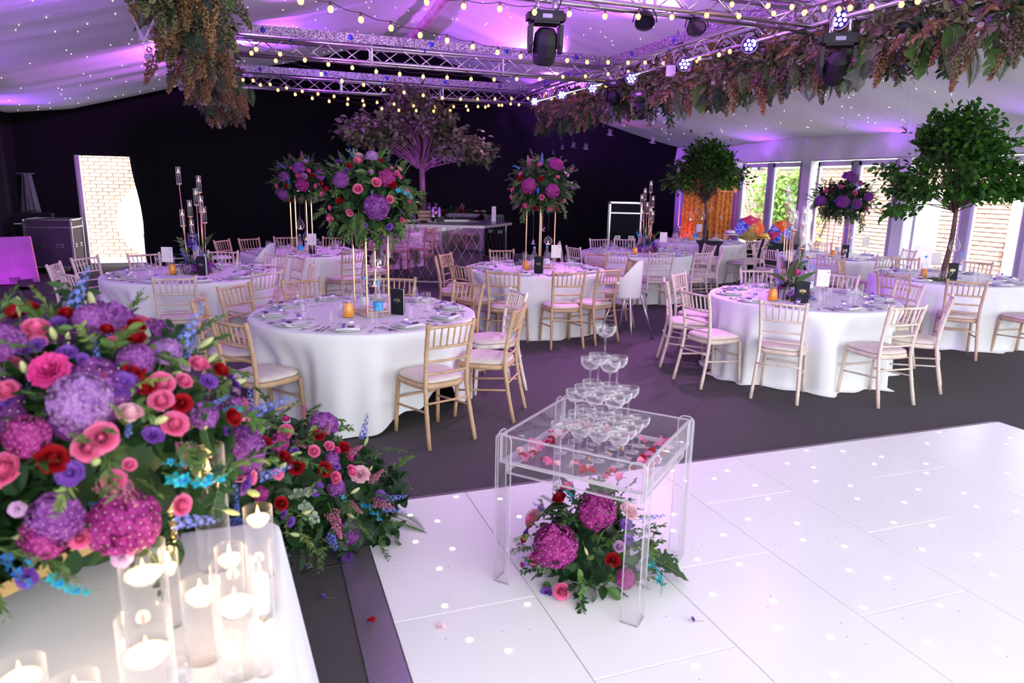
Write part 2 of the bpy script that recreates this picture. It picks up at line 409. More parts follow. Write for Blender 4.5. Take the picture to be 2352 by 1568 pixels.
ramp(5.574, 3.75, 5.574, -0.3, (0.075, 0))

# ------------------------------------------------------------------ outside
m_brick = mat('warm_brick', (0.56, 0.31, 0.22), 0.9, var=0.3, vscale=3, col2=(0.72, 0.48, 0.36))
m_brick2 = mat('grey_brick', (0.46, 0.38, 0.33), 0.9, var=0.2, vscale=5)
m_mortar = mat('lime_mortar', (0.70, 0.65, 0.60), 0.95, var=0.1, vscale=10)
def brick_wall(name, label, origin, ux, length, height, first, bl=0.235, bh=0.085, seed=1):
    # courses of bricks standing proud of the mortar; the bricks in view are parts, the others one body
    root = MB().box((length/2, 0.12, height/2), (length, 0.2, height)).obj(name, m_mortar, smooth=False)
    root.location = origin; root.rotation_euler = (0, 0, ux)
    tag(root, label, 'brick wall')
    r = np.random.default_rng(seed)
    mes = []
    for k in range(6):
        b = MB(); d = 0.03; L = bl-0.014; H = bh-0.014; e = 0.006
        v = [(-L/2, 0, -H/2), (L/2, 0, -H/2), (L/2, 0, H/2), (-L/2, 0, H/2), (-L/2+e, -d-.004*r.random(), -H/2+e), (L/2-e, -d-.004*r.random(), -H/2+e), (L/2-e, -d-.004*r.random(), H/2-e), (-L/2+e, -d, H/2-e)]
        b.add(v, [(4, 5, 6, 7), (0, 1, 5, 4), (1, 2, 6, 5), (2, 3, 7, 6), (3, 0, 4, 7)])
        mes.append((b, b.mesh('brick', m_brick if k else m_brick2, False)))
    rest = MB(); cnt = 0
    for j in range(int(height/bh)):
        off = (j % 2)*bl/2
        for i in range(int(length/bl)):
            x = off+(i+0.5)*bl; z = (j+0.5)*bh
            if x > length-bl/2: continue
            k = r.integers(0, 6); dy = 0.012*r.random()
            if cnt < 300 and first(x, z):
                put('brick', mes[k][1], root, (x, 0.02-dy, z)); cnt += 1
            else:
                T = np.eye(4); T[:3, 3] = (x, 0.02-dy, z); rest.merge(mes[k][0], T, 0 if k else 1)
    stuff(rest.obj('bricks', [m_brick, m_brick2], root, smooth=False))
    return root
# garden wall beyond the glazed doors (faces the marquee) : local x runs along -Y of the hall
gw = brick_wall('brick_wall', 'tall weathered brick garden wall outside the glazed doors', (13.6, 19.0, -0.17), -PI/2, 15.5, 2.55, lambda x, z: 6.2 < x < 9.0 and 0.7 < z < 2.4, bl=0.25, bh=0.09)
m_cope = mat('stone_coping', (0.42, 0.40, 0.36), 0.9, var=0.25, vscale=8)
MB().box((7.75, 0.1, 2.58), (15.5, 0.34, 0.05)).box((7.75, 0.1, 2.63), (15.5, 0.24, 0.06)).obj('coping', m_cope, gw, smooth=False)
bw = brick_wall('brick_wall', 'sunlit brick wall outside the open doorway in the black drapes', (-6.5, 20.2, -0.17), 0, 8.5, 3.6, lambda x, z: 1.9 < x < 4.1 and 0.5 < z < 2.8, bl=0.25, bh=0.09, seed=4)
# ivy on the garden wall
m_ivy = leafmat('ivy_leaf', (0.10, 0.26, 0.05), (0.34, 0.52, 0.14))
def leaf_verts(L, W, fold=0.25, curl=0.2):
    # pointed oval leaf, stem at origin along +y, folded on the midrib
    P = [(0, 0), (0.32, 0.22), (0.5, 0.5), (0.32, 0.8), (0, 1.0)]
    v = []
    for w_, t in P: v.append((w_*W, t*L, fold*w_*W-curl*L*t*t))
    for w_, t in P[1:4]: v.append((-w_*W, t*L, fold*w_*W-curl*L*t*t))
    v += [(0, 0.22*L, -curl*L*.05), (0, 0.5*L, -curl*L*.25), (0, 0.8*L, -curl*L*.64)]
    f = [(0, 1, 8), (1, 2, 9, 8), (2, 3, 10, 9), (3, 4, 10), (0, 8, 5), (5, 8, 9, 6), (6, 9, 10, 7), (7, 10, 4)]
    return np.array(v), f
LV, LF = leaf_verts(1.0, 1.0)
def rand_rot(r, flat=0.0):
    q = r.normal(size=4); q /= np.linalg.norm(q); a, b, c, d = q
    return np.array([[1-2*(c*c+d*d), 2*(b*c-a*d), 2*(b*d+a*c)], [2*(b*c+a*d), 1-2*(b*b+d*d), 2*(c*d-a*b)], [2*(b*d-a*c), 2*(c*d+a*b), 1-2*(b*b+c*c)]])
def ivy():
    r = np.random.default_rng(12); root = thing('ivy', 'light green ivy climbing over the brick garden wall', 'ivy', (13.54, 15.7, -0.17))
    b = MB(); stem = MB(); k = 0
    lm = MB().add(LV*0.11, LF).mesh('leaf', m_ivy)
    for q in range(26):
        y = r.normal()*0.9; stem.tube([(0.0, y*0.4, 0), (0.0, y*.8, .9), (-0.02, y+r.normal()*.2, 1.4+r.random()*0.9)], 0.012, 5)
    for q in range(900):
        y, z = r.normal()*0.62, 1.7+r.normal()*0.42
        if z > 2.75 or z < 0.3: continue
        x = -0.02-abs(r.normal())*0.09
        R = rand_rot(r)
        if k < 200 and q % 9 == 0:
            k += 1; o = put('leaf', lm, root, (x-.05, y, z)); o.rotation_euler = Matrix(R.tolist()).to_euler()
        else: b.add(LV*(0.09+0.05*r.random()) @ R.T + (x, y, z), LF)
    stem.obj('stem', mat('brown_stem', (0.14, 0.09, 0.06), 0.8), root); stuff(b.obj('foliage', m_ivy, root))
ivy()
# white boarded gate beyond the right hand doors
m_wgate = mat('white_painted_board', (0.86, 0.86, 0.86), 0.6)
gate = thing('garden_gate', 'white boarded garden gate with narrow gaps outside the doors', 'gate', (12.75, 8.9, -0.17))
bd = MB().box((0, 0, 1.12), (0.035, 0.115, 2.2)).mesh('board', m_wgate, False)
for k in range(26): put('board', bd, gate, (0, -0.075-k*0.133, 0))
for zz in (0.35, 1.1, 1.95): MB().box((0.03, -1.7, zz), (0.05, 3.46, 0.10)).obj('cross_rail', m_wgate, gate, smooth=False)
for yy in (0.03, -3.5): MB().box((0, yy, 1.18), (0.1, 0.1, 2.36)).obj('gate_post', m_wgate, gate, smooth=False)
tag(MB().box((12.2, 10.35, 0.85), (0.05, 0.75, 2.05)).box((12.16, 10.35, 0.9), (0.02, .5, 1.5)).obj('notice_board', m_wgate, smooth=False), 'white upright board standing outside beside the brick wall', 'board')
# round table top leaning outside the doorway
rt = thing('folded_table', 'round white folded table leaning on the brick wall outside', 'table', (-2.25, 19.55, -0.17), 0, rot=(math.radians(-6), 0, 0))
b = MB().lathe([(0.0005, -0.012), (0.915, -0.012), (0.915, 0.012), (0.0005, 0.012)], 48, R=np.array([[1, 0, 0], [0, 0, -1], [0, 1, 0]]), c=(0, 0, 0.93))
b.obj('tabletop', m_wgate, rt)
MB().lathe([(0.917, -0.016), (0.925, -0.016), (0.925, 0.016), (0.917, 0.016)], 48, R=np.array([[1, 0, 0], [0, 0, -1], [0, 1, 0]]), c=(0, 0, 0.93)).obj('edge_band', mat('beech_edge', (0.6, 0.36, 0.2), 0.6), rt)
m_steel = mat('grey_steel', (0.32, 0.32, 0.34), 0.4, 0.8)
for sx, ang in ((-0.2, 0.42), (0.42, 0.42)):
    R = np.array([[math.cos(ang), 0, math.sin(ang)], [0, 1, 0], [-math.sin(ang), 0, math.cos(ang)]])
    MB().tube([np.array([sx, -0.03, 0.93])+R @ np.array([0, 0, -0.42]), np.array([sx, -0.03, 0.93])+R @ np.array([0, 0, 0.42])], 0.012, 6).obj('leg', m_steel, rt)
MB().box((0.12, -0.03, 1.28), (0.75, 0.02, 0.06), 0, np.array([[math.cos(-.35), 0, math.sin(-.35)], [0, 1, 0], [-math.sin(-.35), 0, math.cos(-.35)]])).obj('batten', mat('beech_edge', (0.6, 0.36, 0.2), 0.6), rt, smooth=False)
# ------------------------------------------------------------------ chairs
def wood(name, a, b2):
    return mat(name, a, 0.5, var=0.2, vscale=9, col2=b2, stretch=(1, 1, 0.25), bump=0.1, bscale=120)
WOODS = {'golden': wood('golden_limed_wood', (0.43, 0.27, 0.15), (0.57, 0.39, 0.24)),
         'lime': wood('limewashed_wood', (0.60, 0.47, 0.39), (0.74, 0.62, 0.55)),
         'tan': wood('tan_limed_wood', (0.45, 0.29, 0.19), (0.60, 0.43, 0.31)),
         'white': wood('chipped_white_paint', (0.80, 0.76, 0.70), (0.62, 0.50, 0.42))}
CUSH = mat('cream_seat_fabric', (0.66, 0.58, 0.53), 0.85, var=0.05, vscale=12, bump=0.1, bscale=250)
BOLT = mat('steel_bolt', (0.5, 0.5, 0.5), 0.3, 1.0)

def bamboo(path, r, rings, n=8, steps=None):
    # a turned rod with bamboo knuckles at the fractions in rings
    P = np.asarray(path, float); seg = np.linalg.norm(np.diff(P, axis=0), axis=1); L = seg.sum(); cum = np.concatenate([[0], np.cumsum(seg)])/L
    ts = [0, 1]
    for q in rings:
        e = 0.006/L
        ts += [q-2.4*e, q-1.4*e, q-0.7*e, q, q+.7*e, q+1.4*e, q+2.4*e]
    ts += list(cum); ts = np.array(sorted(set(np.clip(ts, 0, 1))))
    Q = np.stack([np.interp(ts, cum, P[:, k]) for k in range(3)], 1)
    rr = np.full(len(ts), float(r))
    for q in rings:
        e = 0.006/L
        for i, t in enumerate(ts):
            d = abs(t-q)/e
            if d < 0.35: rr[i] = max(rr[i], r*0.97)
            elif d < 1.1: rr[i] = r*1.16
            elif d < 1.8: rr[i] = r*1.05
    return MB().tube(Q, rr, n)

def chair_parts(W, detail):
    P = []     # (name, mesh)
    post = []
    for s in (-1, 1):
        path = [(s*.195, -.275, 0), (s*.183, -.225, .22), (s*.172, -.19, .43), (s*.172, -.195, .56), (s*.180, -.225, .74), (s*.189, -.262, .895)]
        t = np.linspace(0, 1, 14); c = np.linspace(0, 1, 6)
        pa = np.stack([np.interp(t, c, np.array(path)[:, k]) for k in range(3)], 1)
        b = bamboo(pa, 0.0158, [0.10, 0.25, 0.36, 0.56, 0.66, 0.76, 0.86, 0.955] if detail else [0.3, 0.6, 0.8, 0.955], 8 if detail else 6)
        P.append(('back_post', b.mesh('back_post', W)))
    for s in (-1, 1):
        b = bamboo([(s*.185, .215, 0), (s*.172, .185, .42)], 0.0155, [0.22, 0.45, 0.66, 0.86] if detail else [.5], 8 if detail else 6)
        P.append(('leg', b.mesh('leg', W)))
    def rail(z, y, hw, bow, r, rings):
        pts = [(x*hw, y-bow*(1-(x*x)), z) for x in np.linspace(-1, 1, 7)]
        return bamboo(pts, r, rings if detail else [], 7 if detail else 5)
    for z, y, hw, rr in ((.865, -.252, .188, .0115), (.715, -.217, .179, .0105), (.615, -.202, .174, .0095), (.525, -.193, .172, .0095)):
        P.append(('rail', rail(z, y, hw, .018, rr, [.08, .3, .5, .7, .92]).mesh('rail', W)))
    sp = []
    for k in range(6):
        x = (-1+2*(k+1)/7)
        b = bamboo([(x*.178, -.217-.017*(1-x*x), .715), (x*.187, -.252-.017*(1-x*x), .865)], 0.0075, [.3, .65] if detail else [], 6 if detail else 5)
        P.append(('spindle', b.mesh('spindle', W)))
    for a, c in (((-.18, -.23, .255), (-.177, .195, .22)), ((.18, -.23, .255), (.177, .195, .22)), ((-.178, -.225, .32), (.178, -.225, .32)), ((-.176, .198, .27), (.176, .198, .27))):
        P.append(('stretcher', bamboo([a, c], 0.0085, [.25, .5, .75] if detail else [], 6 if detail else 5).mesh('stretcher', W)))
    def outline(g):
        pts = []
        for k in range(40):
            a = 2*PI*k/40; c, s = math.cos(a), math.sin(a); e = 0.55
            x = (abs(c)**e)*(1 if c > 0 else -1); y = (abs(s)**e)*(1 if s > 0 else -1)
            wx = 0.192+0.012*y
            pts.append((x*(wx+g), y*(0.198+g)+0.005))
        return np.array(pts)
    def stack(layers):
        b = MB(); n = 40; v = []
        for g, z in layers: v.append(np.concatenate([outline(g), np.full((n, 1), z)], 1))
        f = [(i*n+j, i*n+(j+1) % n, (i+1)*n+(j+1) % n, (i+1)*n+j) for i in range(len(layers)-1) for j in range(n)]
        f += [tuple(range(n-1, -1, -1)), tuple(range((len(layers)-1)*n, len(layers)*n))]
        return b.add(np.concatenate(v), f)
    P.append(('seat_frame', stack([(-.02, .405), (.004, .407), (.012, .418), (.012, .438), (.006, .446), (-.02, .448)]).mesh('seat_frame', W)))
    P.append(('cushion', stack([(-.012, .448), (.002, .452), (.006, .463), (-.004, .476), (-.03, .486), (-.075, .492), (-.13, .494)]).mesh('cushion', CUSH)))
    if detail: P.append(('bolt', MB().lathe([(.0005, .004), (.004, .003), (.005, 0)], 8, c=(0, 0, 0), R=np.array([[1, 0, 0], [0, 0, -1], [0, 1, 0]])).mesh('bolt', BOLT)))
    return P
CH = {(k, d): None for k in WOODS for d in (0, 1)}
def chair(loc, face, kind, detail, label, group):
    key = (kind, detail)
    if CH[key] is None: CH[key] = chair_parts(WOODS[kind], detail)
    t = thing('chiavari_chair', label, 'chair', (loc[0], loc[1], 0.0), face-PI/2, group)
    for n, me in CH[key]:
        if n == 'bolt':
            for s in (-1, 1): put(n, me, t, (s*.172, -.206, .432))
        else: put(n, me, t)
    return t

# tables: centre, back-of-chair points, wood, detail, phrase
TB = {
 'a': dict(c=(0.82, 5.84), ch=[(1.20, 4.72), (1.92, 5.09), (2.21, 5.92), (1.80, 6.45), (1.30, 7.0), (.41, 7.02), (-.21, 6.79), (-.44, 6.04), (-.21, 5.03)], w='golden', d=1, p='the champagne-side table'),
 'b': dict(c=(-.72, 8.75), ch=[(-2.09, 8.89), (-1.74, 8.0), (-1.92, 9.55), (-1.26, 9.75), (-.42, 10.13), (-.76, 7.55), (.0, 7.85), (.24, 9.68), (.49, 9.19), (.61, 8.47)], w='lime', d=1, p='the doorway candelabra table'),
 'c': dict(c=(.68, 11.2), ch=[(-.51, 12.0), (-.11, 12.31), (.47, 12.6), (1.26, 12.5), (1.26, 10.1), (1.76, 11.92), (1.95, 11.12)], w='tan', d=0, p='the drape-side table'),
 'd': dict(c=(3.42, 8.54), ch=[(2.16, 8.85), (2.27, 8.0), (2.5, 9.3), (3.4, 9.78), (2.54, 7.31), (3.28, 7.15), (3.85, 7.28), (4.50, 9.05), (4.60, 8.24)], w='golden', d=1, p='the highchair table'),
 'e': dict(c=(5.98, 10.4), ch=[(5.94, 11.72), (6.44, 11.67), (4.80, 10.18), (5.05, 9.38), (5.68, 9.13), (6.37, 9.05), (7.32, 10.25), (7.12, 9.62), (4.92, 10.94)], w='lime', d=0, p='the inner candelabra table'),
 'f': dict(c=(8.6, 12.4), ch=[(7.45, 11.75), (7.98, 11.2), (8.92, 11.1), (9.45, 11.38), (7.3, 12.5)], w='lime', d=0, p='the curtain tree table'),
 'g': dict(c=(9.15, 9.35), ch=[(7.92, 9.38), (8.26, 10.2), (8.28, 8.5), (8.95, 8.05), (9.85, 10.4), (10.2, 9.0)], w='lime', d=0, p='the window flower table'),
 'h': dict(c=(5.22, 5.68), ch=[(3.98, 6.3), (4.45, 6.78), (3.8, 5.5), (5.6, 6.85), (4.22, 4.80), (5.17, 4.47), (5.99, 4.75), (6.45, 5.55), (6.3, 6.3)], w='lime', d=1, p='the dance-floor candelabra table'),
 'i': dict(c=(8.40, 6.62), ch=[(7.05, 6.24), (7.37, 5.56), (9.0, 7.8), (9.68, 7.2), (9.66, 6.3), (7.7, 7.69), (8.25, 5.2)], w='tan', d=1, p='the gate tree table'),
}
RT_ = 0.915
# what each seat of a table has at its back: used to say which one is meant
MARKS = {'the doorway candelabra table': (-.72, 8.75), 'the drape-side table': (.68, 11.2), 'the dance-floor candelabra table': (5.22, 5.68), 'the highchair table': (3.42, 8.54), 'the window flower table': (9.15, 9.35),
 'the mirrored bar': (3.1, 13.0), 'the open doorway': (-2.8, 17.0), 'the champagne tower': (1.44, 2.76), 'the dance floor': (3.0, 2.2), 'the candle table': (-.7, 1.8),
 'the glazed doors': (10.85, 7.0), 'the brick garden wall': (13.6, 11.0), 'the orange curtain': (9.9, 14.0), 'the black flight case': (8.1, 15.0), 'the purple board': (-4.1, 13.6),
 'the black drapes': (6.0, 17.0), 'the white gate': (12.75, 6.5), 'the gate tree table': (8.4, 6.62), 'the curtain tree table': (8.6, 12.4), 'the dark indoor tree': (3.3, 14.3), 'the carpet edge': (-4.0, 6.0),
 'the inner candelabra table': (5.98, 10.4), 'the silver flight case': (-3.6, 15.8)}
def bearings(c, angs, own):
    # pair every seat with the landmark that lies behind it, nearest match first
    cand = []
    for i, a in enumerate(angs):
        for n, (x, y) in MARKS.items():
            d = math.hypot(x-c[0], y-c[1])
            if d < 1.6 or n == own: continue
            e = abs((math.atan2(y-c[1], x-c[0])-a+PI) % (2*PI)-PI)
            cand.append((e+0.01*d, e, i, n))
    out = [None]*len(angs); used = set()
    for s_, e, i, n in sorted(cand):
        if out[i] is None and n not in used and e < 1.0: out[i] = n; used.add(n)
    for s_, e, i, n in sorted(cand):
        if out[i] is None: out[i] = n
    return out
def tablecloth(key, t):
    cx, cy = t['c']; r = np.random.default_rng(ord(key))
    ch = []
    for (x, y) in t['ch']:
        d = math.hypot(x-cx, y-cy); ch.append((math.atan2(y-cy, x-cx), max(d, 1.30)))
    n = 216; th = np.linspace(0, 2*PI, n, endpoint=False)
    ph = r.random(8)*6.28
    wave = sum(a*np.sin(k*th+ph[i]) for i, (k, a) in enumerate(((11, .4), (17, .5), (23, .45), (29, .3), (7, .3))))
    hem = np.full(n, 0.012)
    if key == 'a':      # hem caught up on the seat pushed under it
        d = (th-(math.radians(-52))+PI) % (2*PI)-PI
        hem = 0.012+0.26*np.exp(-(d/0.24)**2)+0.10*np.exp(-((d+0.45)/0.2)**2)
    rows = []
    top = [(0.02, .7615), (.5, .7615), (.86, .7615), (.900, .7612), (.912, .758), (.918, .748), (.921, .730)]
    for rr, z in top: rows.append(np.stack([rr*np.cos(th), rr*np.sin(th), np.full(n, z)], 1))
    for s in np.linspace(0.05, 1, 16):
        z = .73+(hem-.73)*s
        rad = .921+0.035*s+wave*((0.028 if key == 'a' else 0.042)*s**0.8)
        for a, d in ch:
            dl = np.abs((th-a+PI) % (2*PI)-PI)
            lim = d-0.26-0.215                     # the seat's front edge pushes the cloth in
            if lim < 0.95:
                wgt = np.clip(1-(np.clip(dl*0.93-0.20, 0, 1)/0.16), 0, 1); wgt = wgt*wgt*(3-2*wgt)
                zz = np.clip((0.70-z)/0.2, 0, 1)
                tgt = np.minimum(rad, lim-0.02+0.15*wave*0.1)
                rad = rad+(tgt-rad)*wgt*zz
        if s == 1.0: z = z+0.0*th
        rows.append(np.stack([rad*np.cos(th), rad*np.sin(th), z if hasattr(z, '__len__') else np.full(n, z)], 1))
    if key in 'dhi':    # cloth pooling on the carpet
        rows.append(np.stack([(rad+.03+.05*np.abs(np.sin(5*th+1)))*np.cos(th), (rad+.03+.05*np.abs(np.sin(5*th+1)))*np.sin(th), np.full(n, .006)], 1))
    b = MB(); v = np.concatenate(rows); k = len(rows)
    f = [(i*n+j, i*n+(j+1) % n, (i+1)*n+(j+1) % n, (i+1)*n+j) for i in range(k-1) for j in range(n)]+[tuple(range(n-1, -1, -1))]
    b.add(v, f)
    o = b.obj('tablecloth', WHITE, loc=(cx, cy, 0))
    return tag(o, 'floor-length white linen cloth on '+t['p'], 'tablecloth', 'white round tablecloths')
m_ply = mat('plywood', (0.5, 0.38, 0.24), 0.6)
for key, t in TB.items():
    cx, cy = t['c']
    tb = thing('banquet_table', 'round banquet table under its white cloth, '+t['p'], 'table', (cx, cy, 0))
    MB().lathe([(.0005, .735), (.905, .735), (.905, .757), (.0005, .757)], 40).obj('tabletop', m_ply, tb)
    for a in (0.6, 2.5, 3.75, 5.6):
        MB().tube([(0.45*math.cos(a), 0.45*math.sin(a), 0), (0.45*math.cos(a), 0.45*math.sin(a), .735)], 0.016, 8).obj('leg', BLACK, tb)
    tablecloth(key, t)
    bear = bearings((cx, cy), [math.atan2(y-cy, x-cx) for x, y in t['ch']], t['p'])
    for q, (x, y) in enumerate(t['ch']):
        d = math.hypot(x-cx, y-cy); a = math.atan2(y-cy, x-cx); d = max(d, 1.30)
        bx, by = cx+d*math.cos(a), cy+d*math.sin(a)
        face = a+PI
        kind = t['w']; desc = {'golden': 'golden wooden', 'lime': 'pale limewashed', 'tan': 'tan wooden'}[kind]
        lab = '%s chair at %s, its back to %s' % (desc, t['p'], bear[q])
        if key == 'a' and q == 2: kind, lab = 'white', 'chipped white painted chiavari chair with cream pad at the champagne-side table'
        chair((bx+0.26*math.cos(face), by+0.26*math.sin(face)), face, kind, t['d'], lab, 'chairs at '+t['p'] if kind == t['w'] else None)

# ------------------------------------------------------------------ place settings
PLATE = mat('white_china', (0.85, 0.85, 0.86), 0.12, spec=0.6)
CUTL = mat('polished_steel', (0.62, 0.60, 0.62), 0.12, 1.0)
RIB = mat('purple_satin_ribbon', (0.16, 0.06, 0.48), 0.35)
CHOC = mat('dark_wrapper', (0.03, 0.02, 0.03), 0.3)
NAPK = mat('white_napkin', (0.82, 0.82, 0.85), 0.8, bump=0.08, bscale=300)
plate_me = MB().lathe([(.0005, .003), (.075, .003), (.085, 0), (.092, .004), (.135, .016), (.137, .0185), (.134, .019), (.092, .009), (.085, .0065), (.0005, .0065)], 32).mesh('plate', PLATE)
def napkin_mesh():
    b = MB()
    def layer(z, w, l, sk):
        def f(u, v):
            x, y = (u-.5)*w, (v-.5)*l
            e = min(1, 6*min(u, 1-u, v, 1-v)+0.12)
            return (x+sk*y, y, z+0.006*e+0.003*math.sin(14*x+9*y))
        b.grid(f, 9, 7)
    layer(.0, .17, .15, .05); layer(.007, .165, .145, .02); layer(.014, .16, .13, -.04)
    # rolled edge
    b.tube([(-.085, -.07, .008), (0, -.072, .011), (.085, -.07, .008)], .008, 6)
    return b.mesh('napkin', NAPK)
napk_me = napkin_mesh()
band_me = MB().grid(lambda u, v: ((u-.5)*.165+.03*math.sin(v*3), -.07+.14*v, .0245+.002*math.sin(6*v)), 2, 8).mesh('ribbon', RIB)
b = MB().grid(lambda u, v: (-.045+.022*u, -.078+.15*v, .0262+.0025*math.sin(3*v)), 2, 8)
band_me = b.mesh('ribbon', RIB)
choc_me = MB().box((0.02, -.045, .027), (.05, .026, .006)).mesh('chocolate', CHOC, False)
def bow_mesh():
    b = MB()
    for s in (-1, 1):
        b.grid(lambda u, v: (s*(.004+.022*math.sin(u*PI)*(0.5+.5*u)), (.5-v)*.011*(.3+math.sin(u*PI)), .006+.014*math.sin(u*2*PI+.3)*(1 if u < .5 else .6)+.006), 9, 3)
        b.grid(lambda u, v: (s*(.003+.020*u), -.004-.018*u+.007*v, .012-.009*u+.003*math.sin(5*u)), 6, 2)
    b.lathe([(.0005, .016), (.004, .013), (.0045, .010), (.0005, .007)], 8)
    return b.mesh('bow', RIB)
bow_me = bow_mesh()
parcel_me = MB().grid(lambda u, v: (.022*math.cos(2*PI*u)*math.sin(PI*v)**.6, .015*math.sin(2*PI*u)*math.sin(PI*v)**.6, .010-.010*math.cos(PI*v)), 12, 7, closeu=True).mesh('parcel', NAPK)
def cut(parts):
    b = MB()
    for q in parts: b.tube(*q)
    return b
def fork_mesh():
    b = MB(); b.tube([(0, -.095, .004), (0, -.03, .003), (0, .03, .006)], [.0055, .004, .0028], 6, squash=.5)
    b.grid(lambda u, v: ((u-.5)*.022*(.4+.6*min(1, 2*v)), .03+.03*v, .006+.003*v), 4, 4)
    for k in range(4): b.tube([(-.0095+.0063*k, .058, .009), (-.0095+.0063*k, .10, .005)], [.0018, .0012], 4)
    return b.mesh('fork', CUTL)
def knife_mesh():
    b = MB(); b.tube([(0, -.105, .004), (0, 0, .004)], [.006, .0045], 6, squash=.5)
    b.poly([(-.003, 0), (.006, 0), (.0085, .03), (.007, .09), (.0, .108), (-.004, .09)], .0016, T=np.array([[1, 0, 0, 0], [0, 1, 0, 0], [0, 0, 1, .003], [0, 0, 0, 1]]))
    return b.mesh('knife', CUTL)
def spoon_mesh():
    b = MB(); b.tube([(0, -.09, .004), (0, -.02, .003), (0, .04, .007)], [.0055, .004, .003], 6, squash=.5)
    b.grid(lambda u, v: (.019*math.cos(2*PI*u)*v, .062+.027*math.sin(2*PI*u)*v, .003+.006*v*v), 16, 5, closeu=True)
    return b.mesh('spoon', CUTL)
fork_me, knife_me, spoon_me = fork_mesh(), knife_mesh(), spoon_mesh()
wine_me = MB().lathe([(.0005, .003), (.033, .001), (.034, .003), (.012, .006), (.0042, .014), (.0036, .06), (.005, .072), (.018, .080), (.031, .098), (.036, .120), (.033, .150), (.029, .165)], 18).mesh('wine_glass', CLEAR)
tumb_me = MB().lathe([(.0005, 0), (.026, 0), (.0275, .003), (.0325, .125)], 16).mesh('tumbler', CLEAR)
rs = np.random.default_rng(21)
for key, t in TB.items():
    cx, cy = t['c']; p = t['p']
    a0 = math.atan2(t['ch'][0][1]-cy, t['ch'][0][0]-cx)
    bear = bearings((cx, cy), [a0+k*2*PI/10 for k in range(10)], p)
    for k in range(10):
        sd = p+' towards '+bear[k]
        a = a0+k*2*PI/10
        def W(rad, tan): return (cx+rad*math.cos(a)-tan*math.sin(a), cy+rad*math.sin(a)+tan*math.cos(a), .7616)
        ro = a+PI/2          # local -y points to the guest
        j = rs.normal(size=12)*0.05
        tag(put('dinner_plate', plate_me, None, W(.735, 0), (0, 0, ro)), 'white dinner plate on '+sd, 'plate', 'plates on '+p)
        x = W(.735, 0)
        nk = put('napkin', napk_me, None, (x[0], x[1], .7705), (0, 0, ro+j[0]*3))
        tag(nk, 'folded white napkin on '+sd, 'napkin', 'napkins on '+p)
        put('ribbon', band_me, nk); put('chocolate', choc_me, nk)
        fx = W(.665, -.02+j[1]*.3)
        fv = thing('wedding_favour', 'purple bow favour on '+sd, 'favour', (fx[0], fx[1], .7965), ro+j[2]*6, 'favours on '+p)
        put('parcel', parcel_me, fv); put('bow', bow_me, fv, (0, 0, .016))
        for me, nm, tn, s in ((fork_me, 'fork', .175, 0), (knife_me, 'knife', -.170, 1), (spoon_me, 'spoon', -.205, 1)):
            tag(put(nm, me, None, W(.73, tn), (0, 0, ro+PI+j[3]*2)), 'steel %s on ' % nm+sd, nm, nm+'s on '+p)
        tag(put('wine_glass', wine_me, None, W(.52+j[4]*.3, -.09+j[5]*.2)), 'stemmed wine glass on '+sd, 'wine glass', 'wine glasses on '+p)
        tag(put('tumbler', tumb_me, None, W(.505+j[6]*.3, -.165+j[7]*.2)), 'straight water tumbler on '+sd, 'tumbler', 'tumblers on '+p)
# ------------------------------------------------------------------ flowers: one mesh of each kind, shared by the copies
def petalmat(name, c1, c2, rough=0.55):
    return leafmat(name, c1, c2, rough, 0.35)
FC = {'red': petalmat('red_petal', (0.30, 0.004, 0.012), (0.48, 0.010, 0.022)), 'pink': petalmat('pink_petal', (0.78, 0.14, 0.36), (0.88, 0.26, 0.48)),
      'pale': petalmat('pale_pink_petal', (0.86, 0.48, 0.60), (0.90, 0.64, 0.70)), 'hot': petalmat('hot_pink_petal', (0.66, 0.03, 0.26), (0.80, 0.08, 0.38)),
      'lilac': petalmat('lilac_petal', (0.55, 0.30, 0.58), (0.70, 0.46, 0.70)), 'purple': petalmat('purple_petal', (0.12, 0.035, 0.30), (0.22, 0.07, 0.44)),
      'hyd': petalmat('hydrangea_purple_petal', (0.20, 0.035, 0.26), (0.36, 0.10, 0.44)), 'hydm': petalmat('hydrangea_magenta_petal', (0.30, 0.018, 0.20), (0.46, 0.05, 0.30)),
      'hydl': petalmat('hydrangea_lilac_petal', (0.34, 0.14, 0.48), (0.50, 0.26, 0.60)),
      'blue': petalmat('blue_petal', (0.10, 0.14, 0.60), (0.26, 0.30, 0.78)), 'teal': petalmat('teal_orchid_petal', (0.01, 0.36, 0.55), (0.05, 0.60, 0.68)),
      'royal': petalmat('royal_orchid_petal', (0.02, 0.08, 0.55), (0.06, 0.30, 0.75)), 'ast': petalmat('astilbe_pink', (0.60, 0.14, 0.32), (0.72, 0.30, 0.42)),
      'bud': petalmat('bud_green', (0.55, 0.62, 0.25), (0.68, 0.70, 0.40)), 'cream': petalmat('cream_petal', (0.85, 0.70, 0.62), (0.9, 0.8, 0.72))}
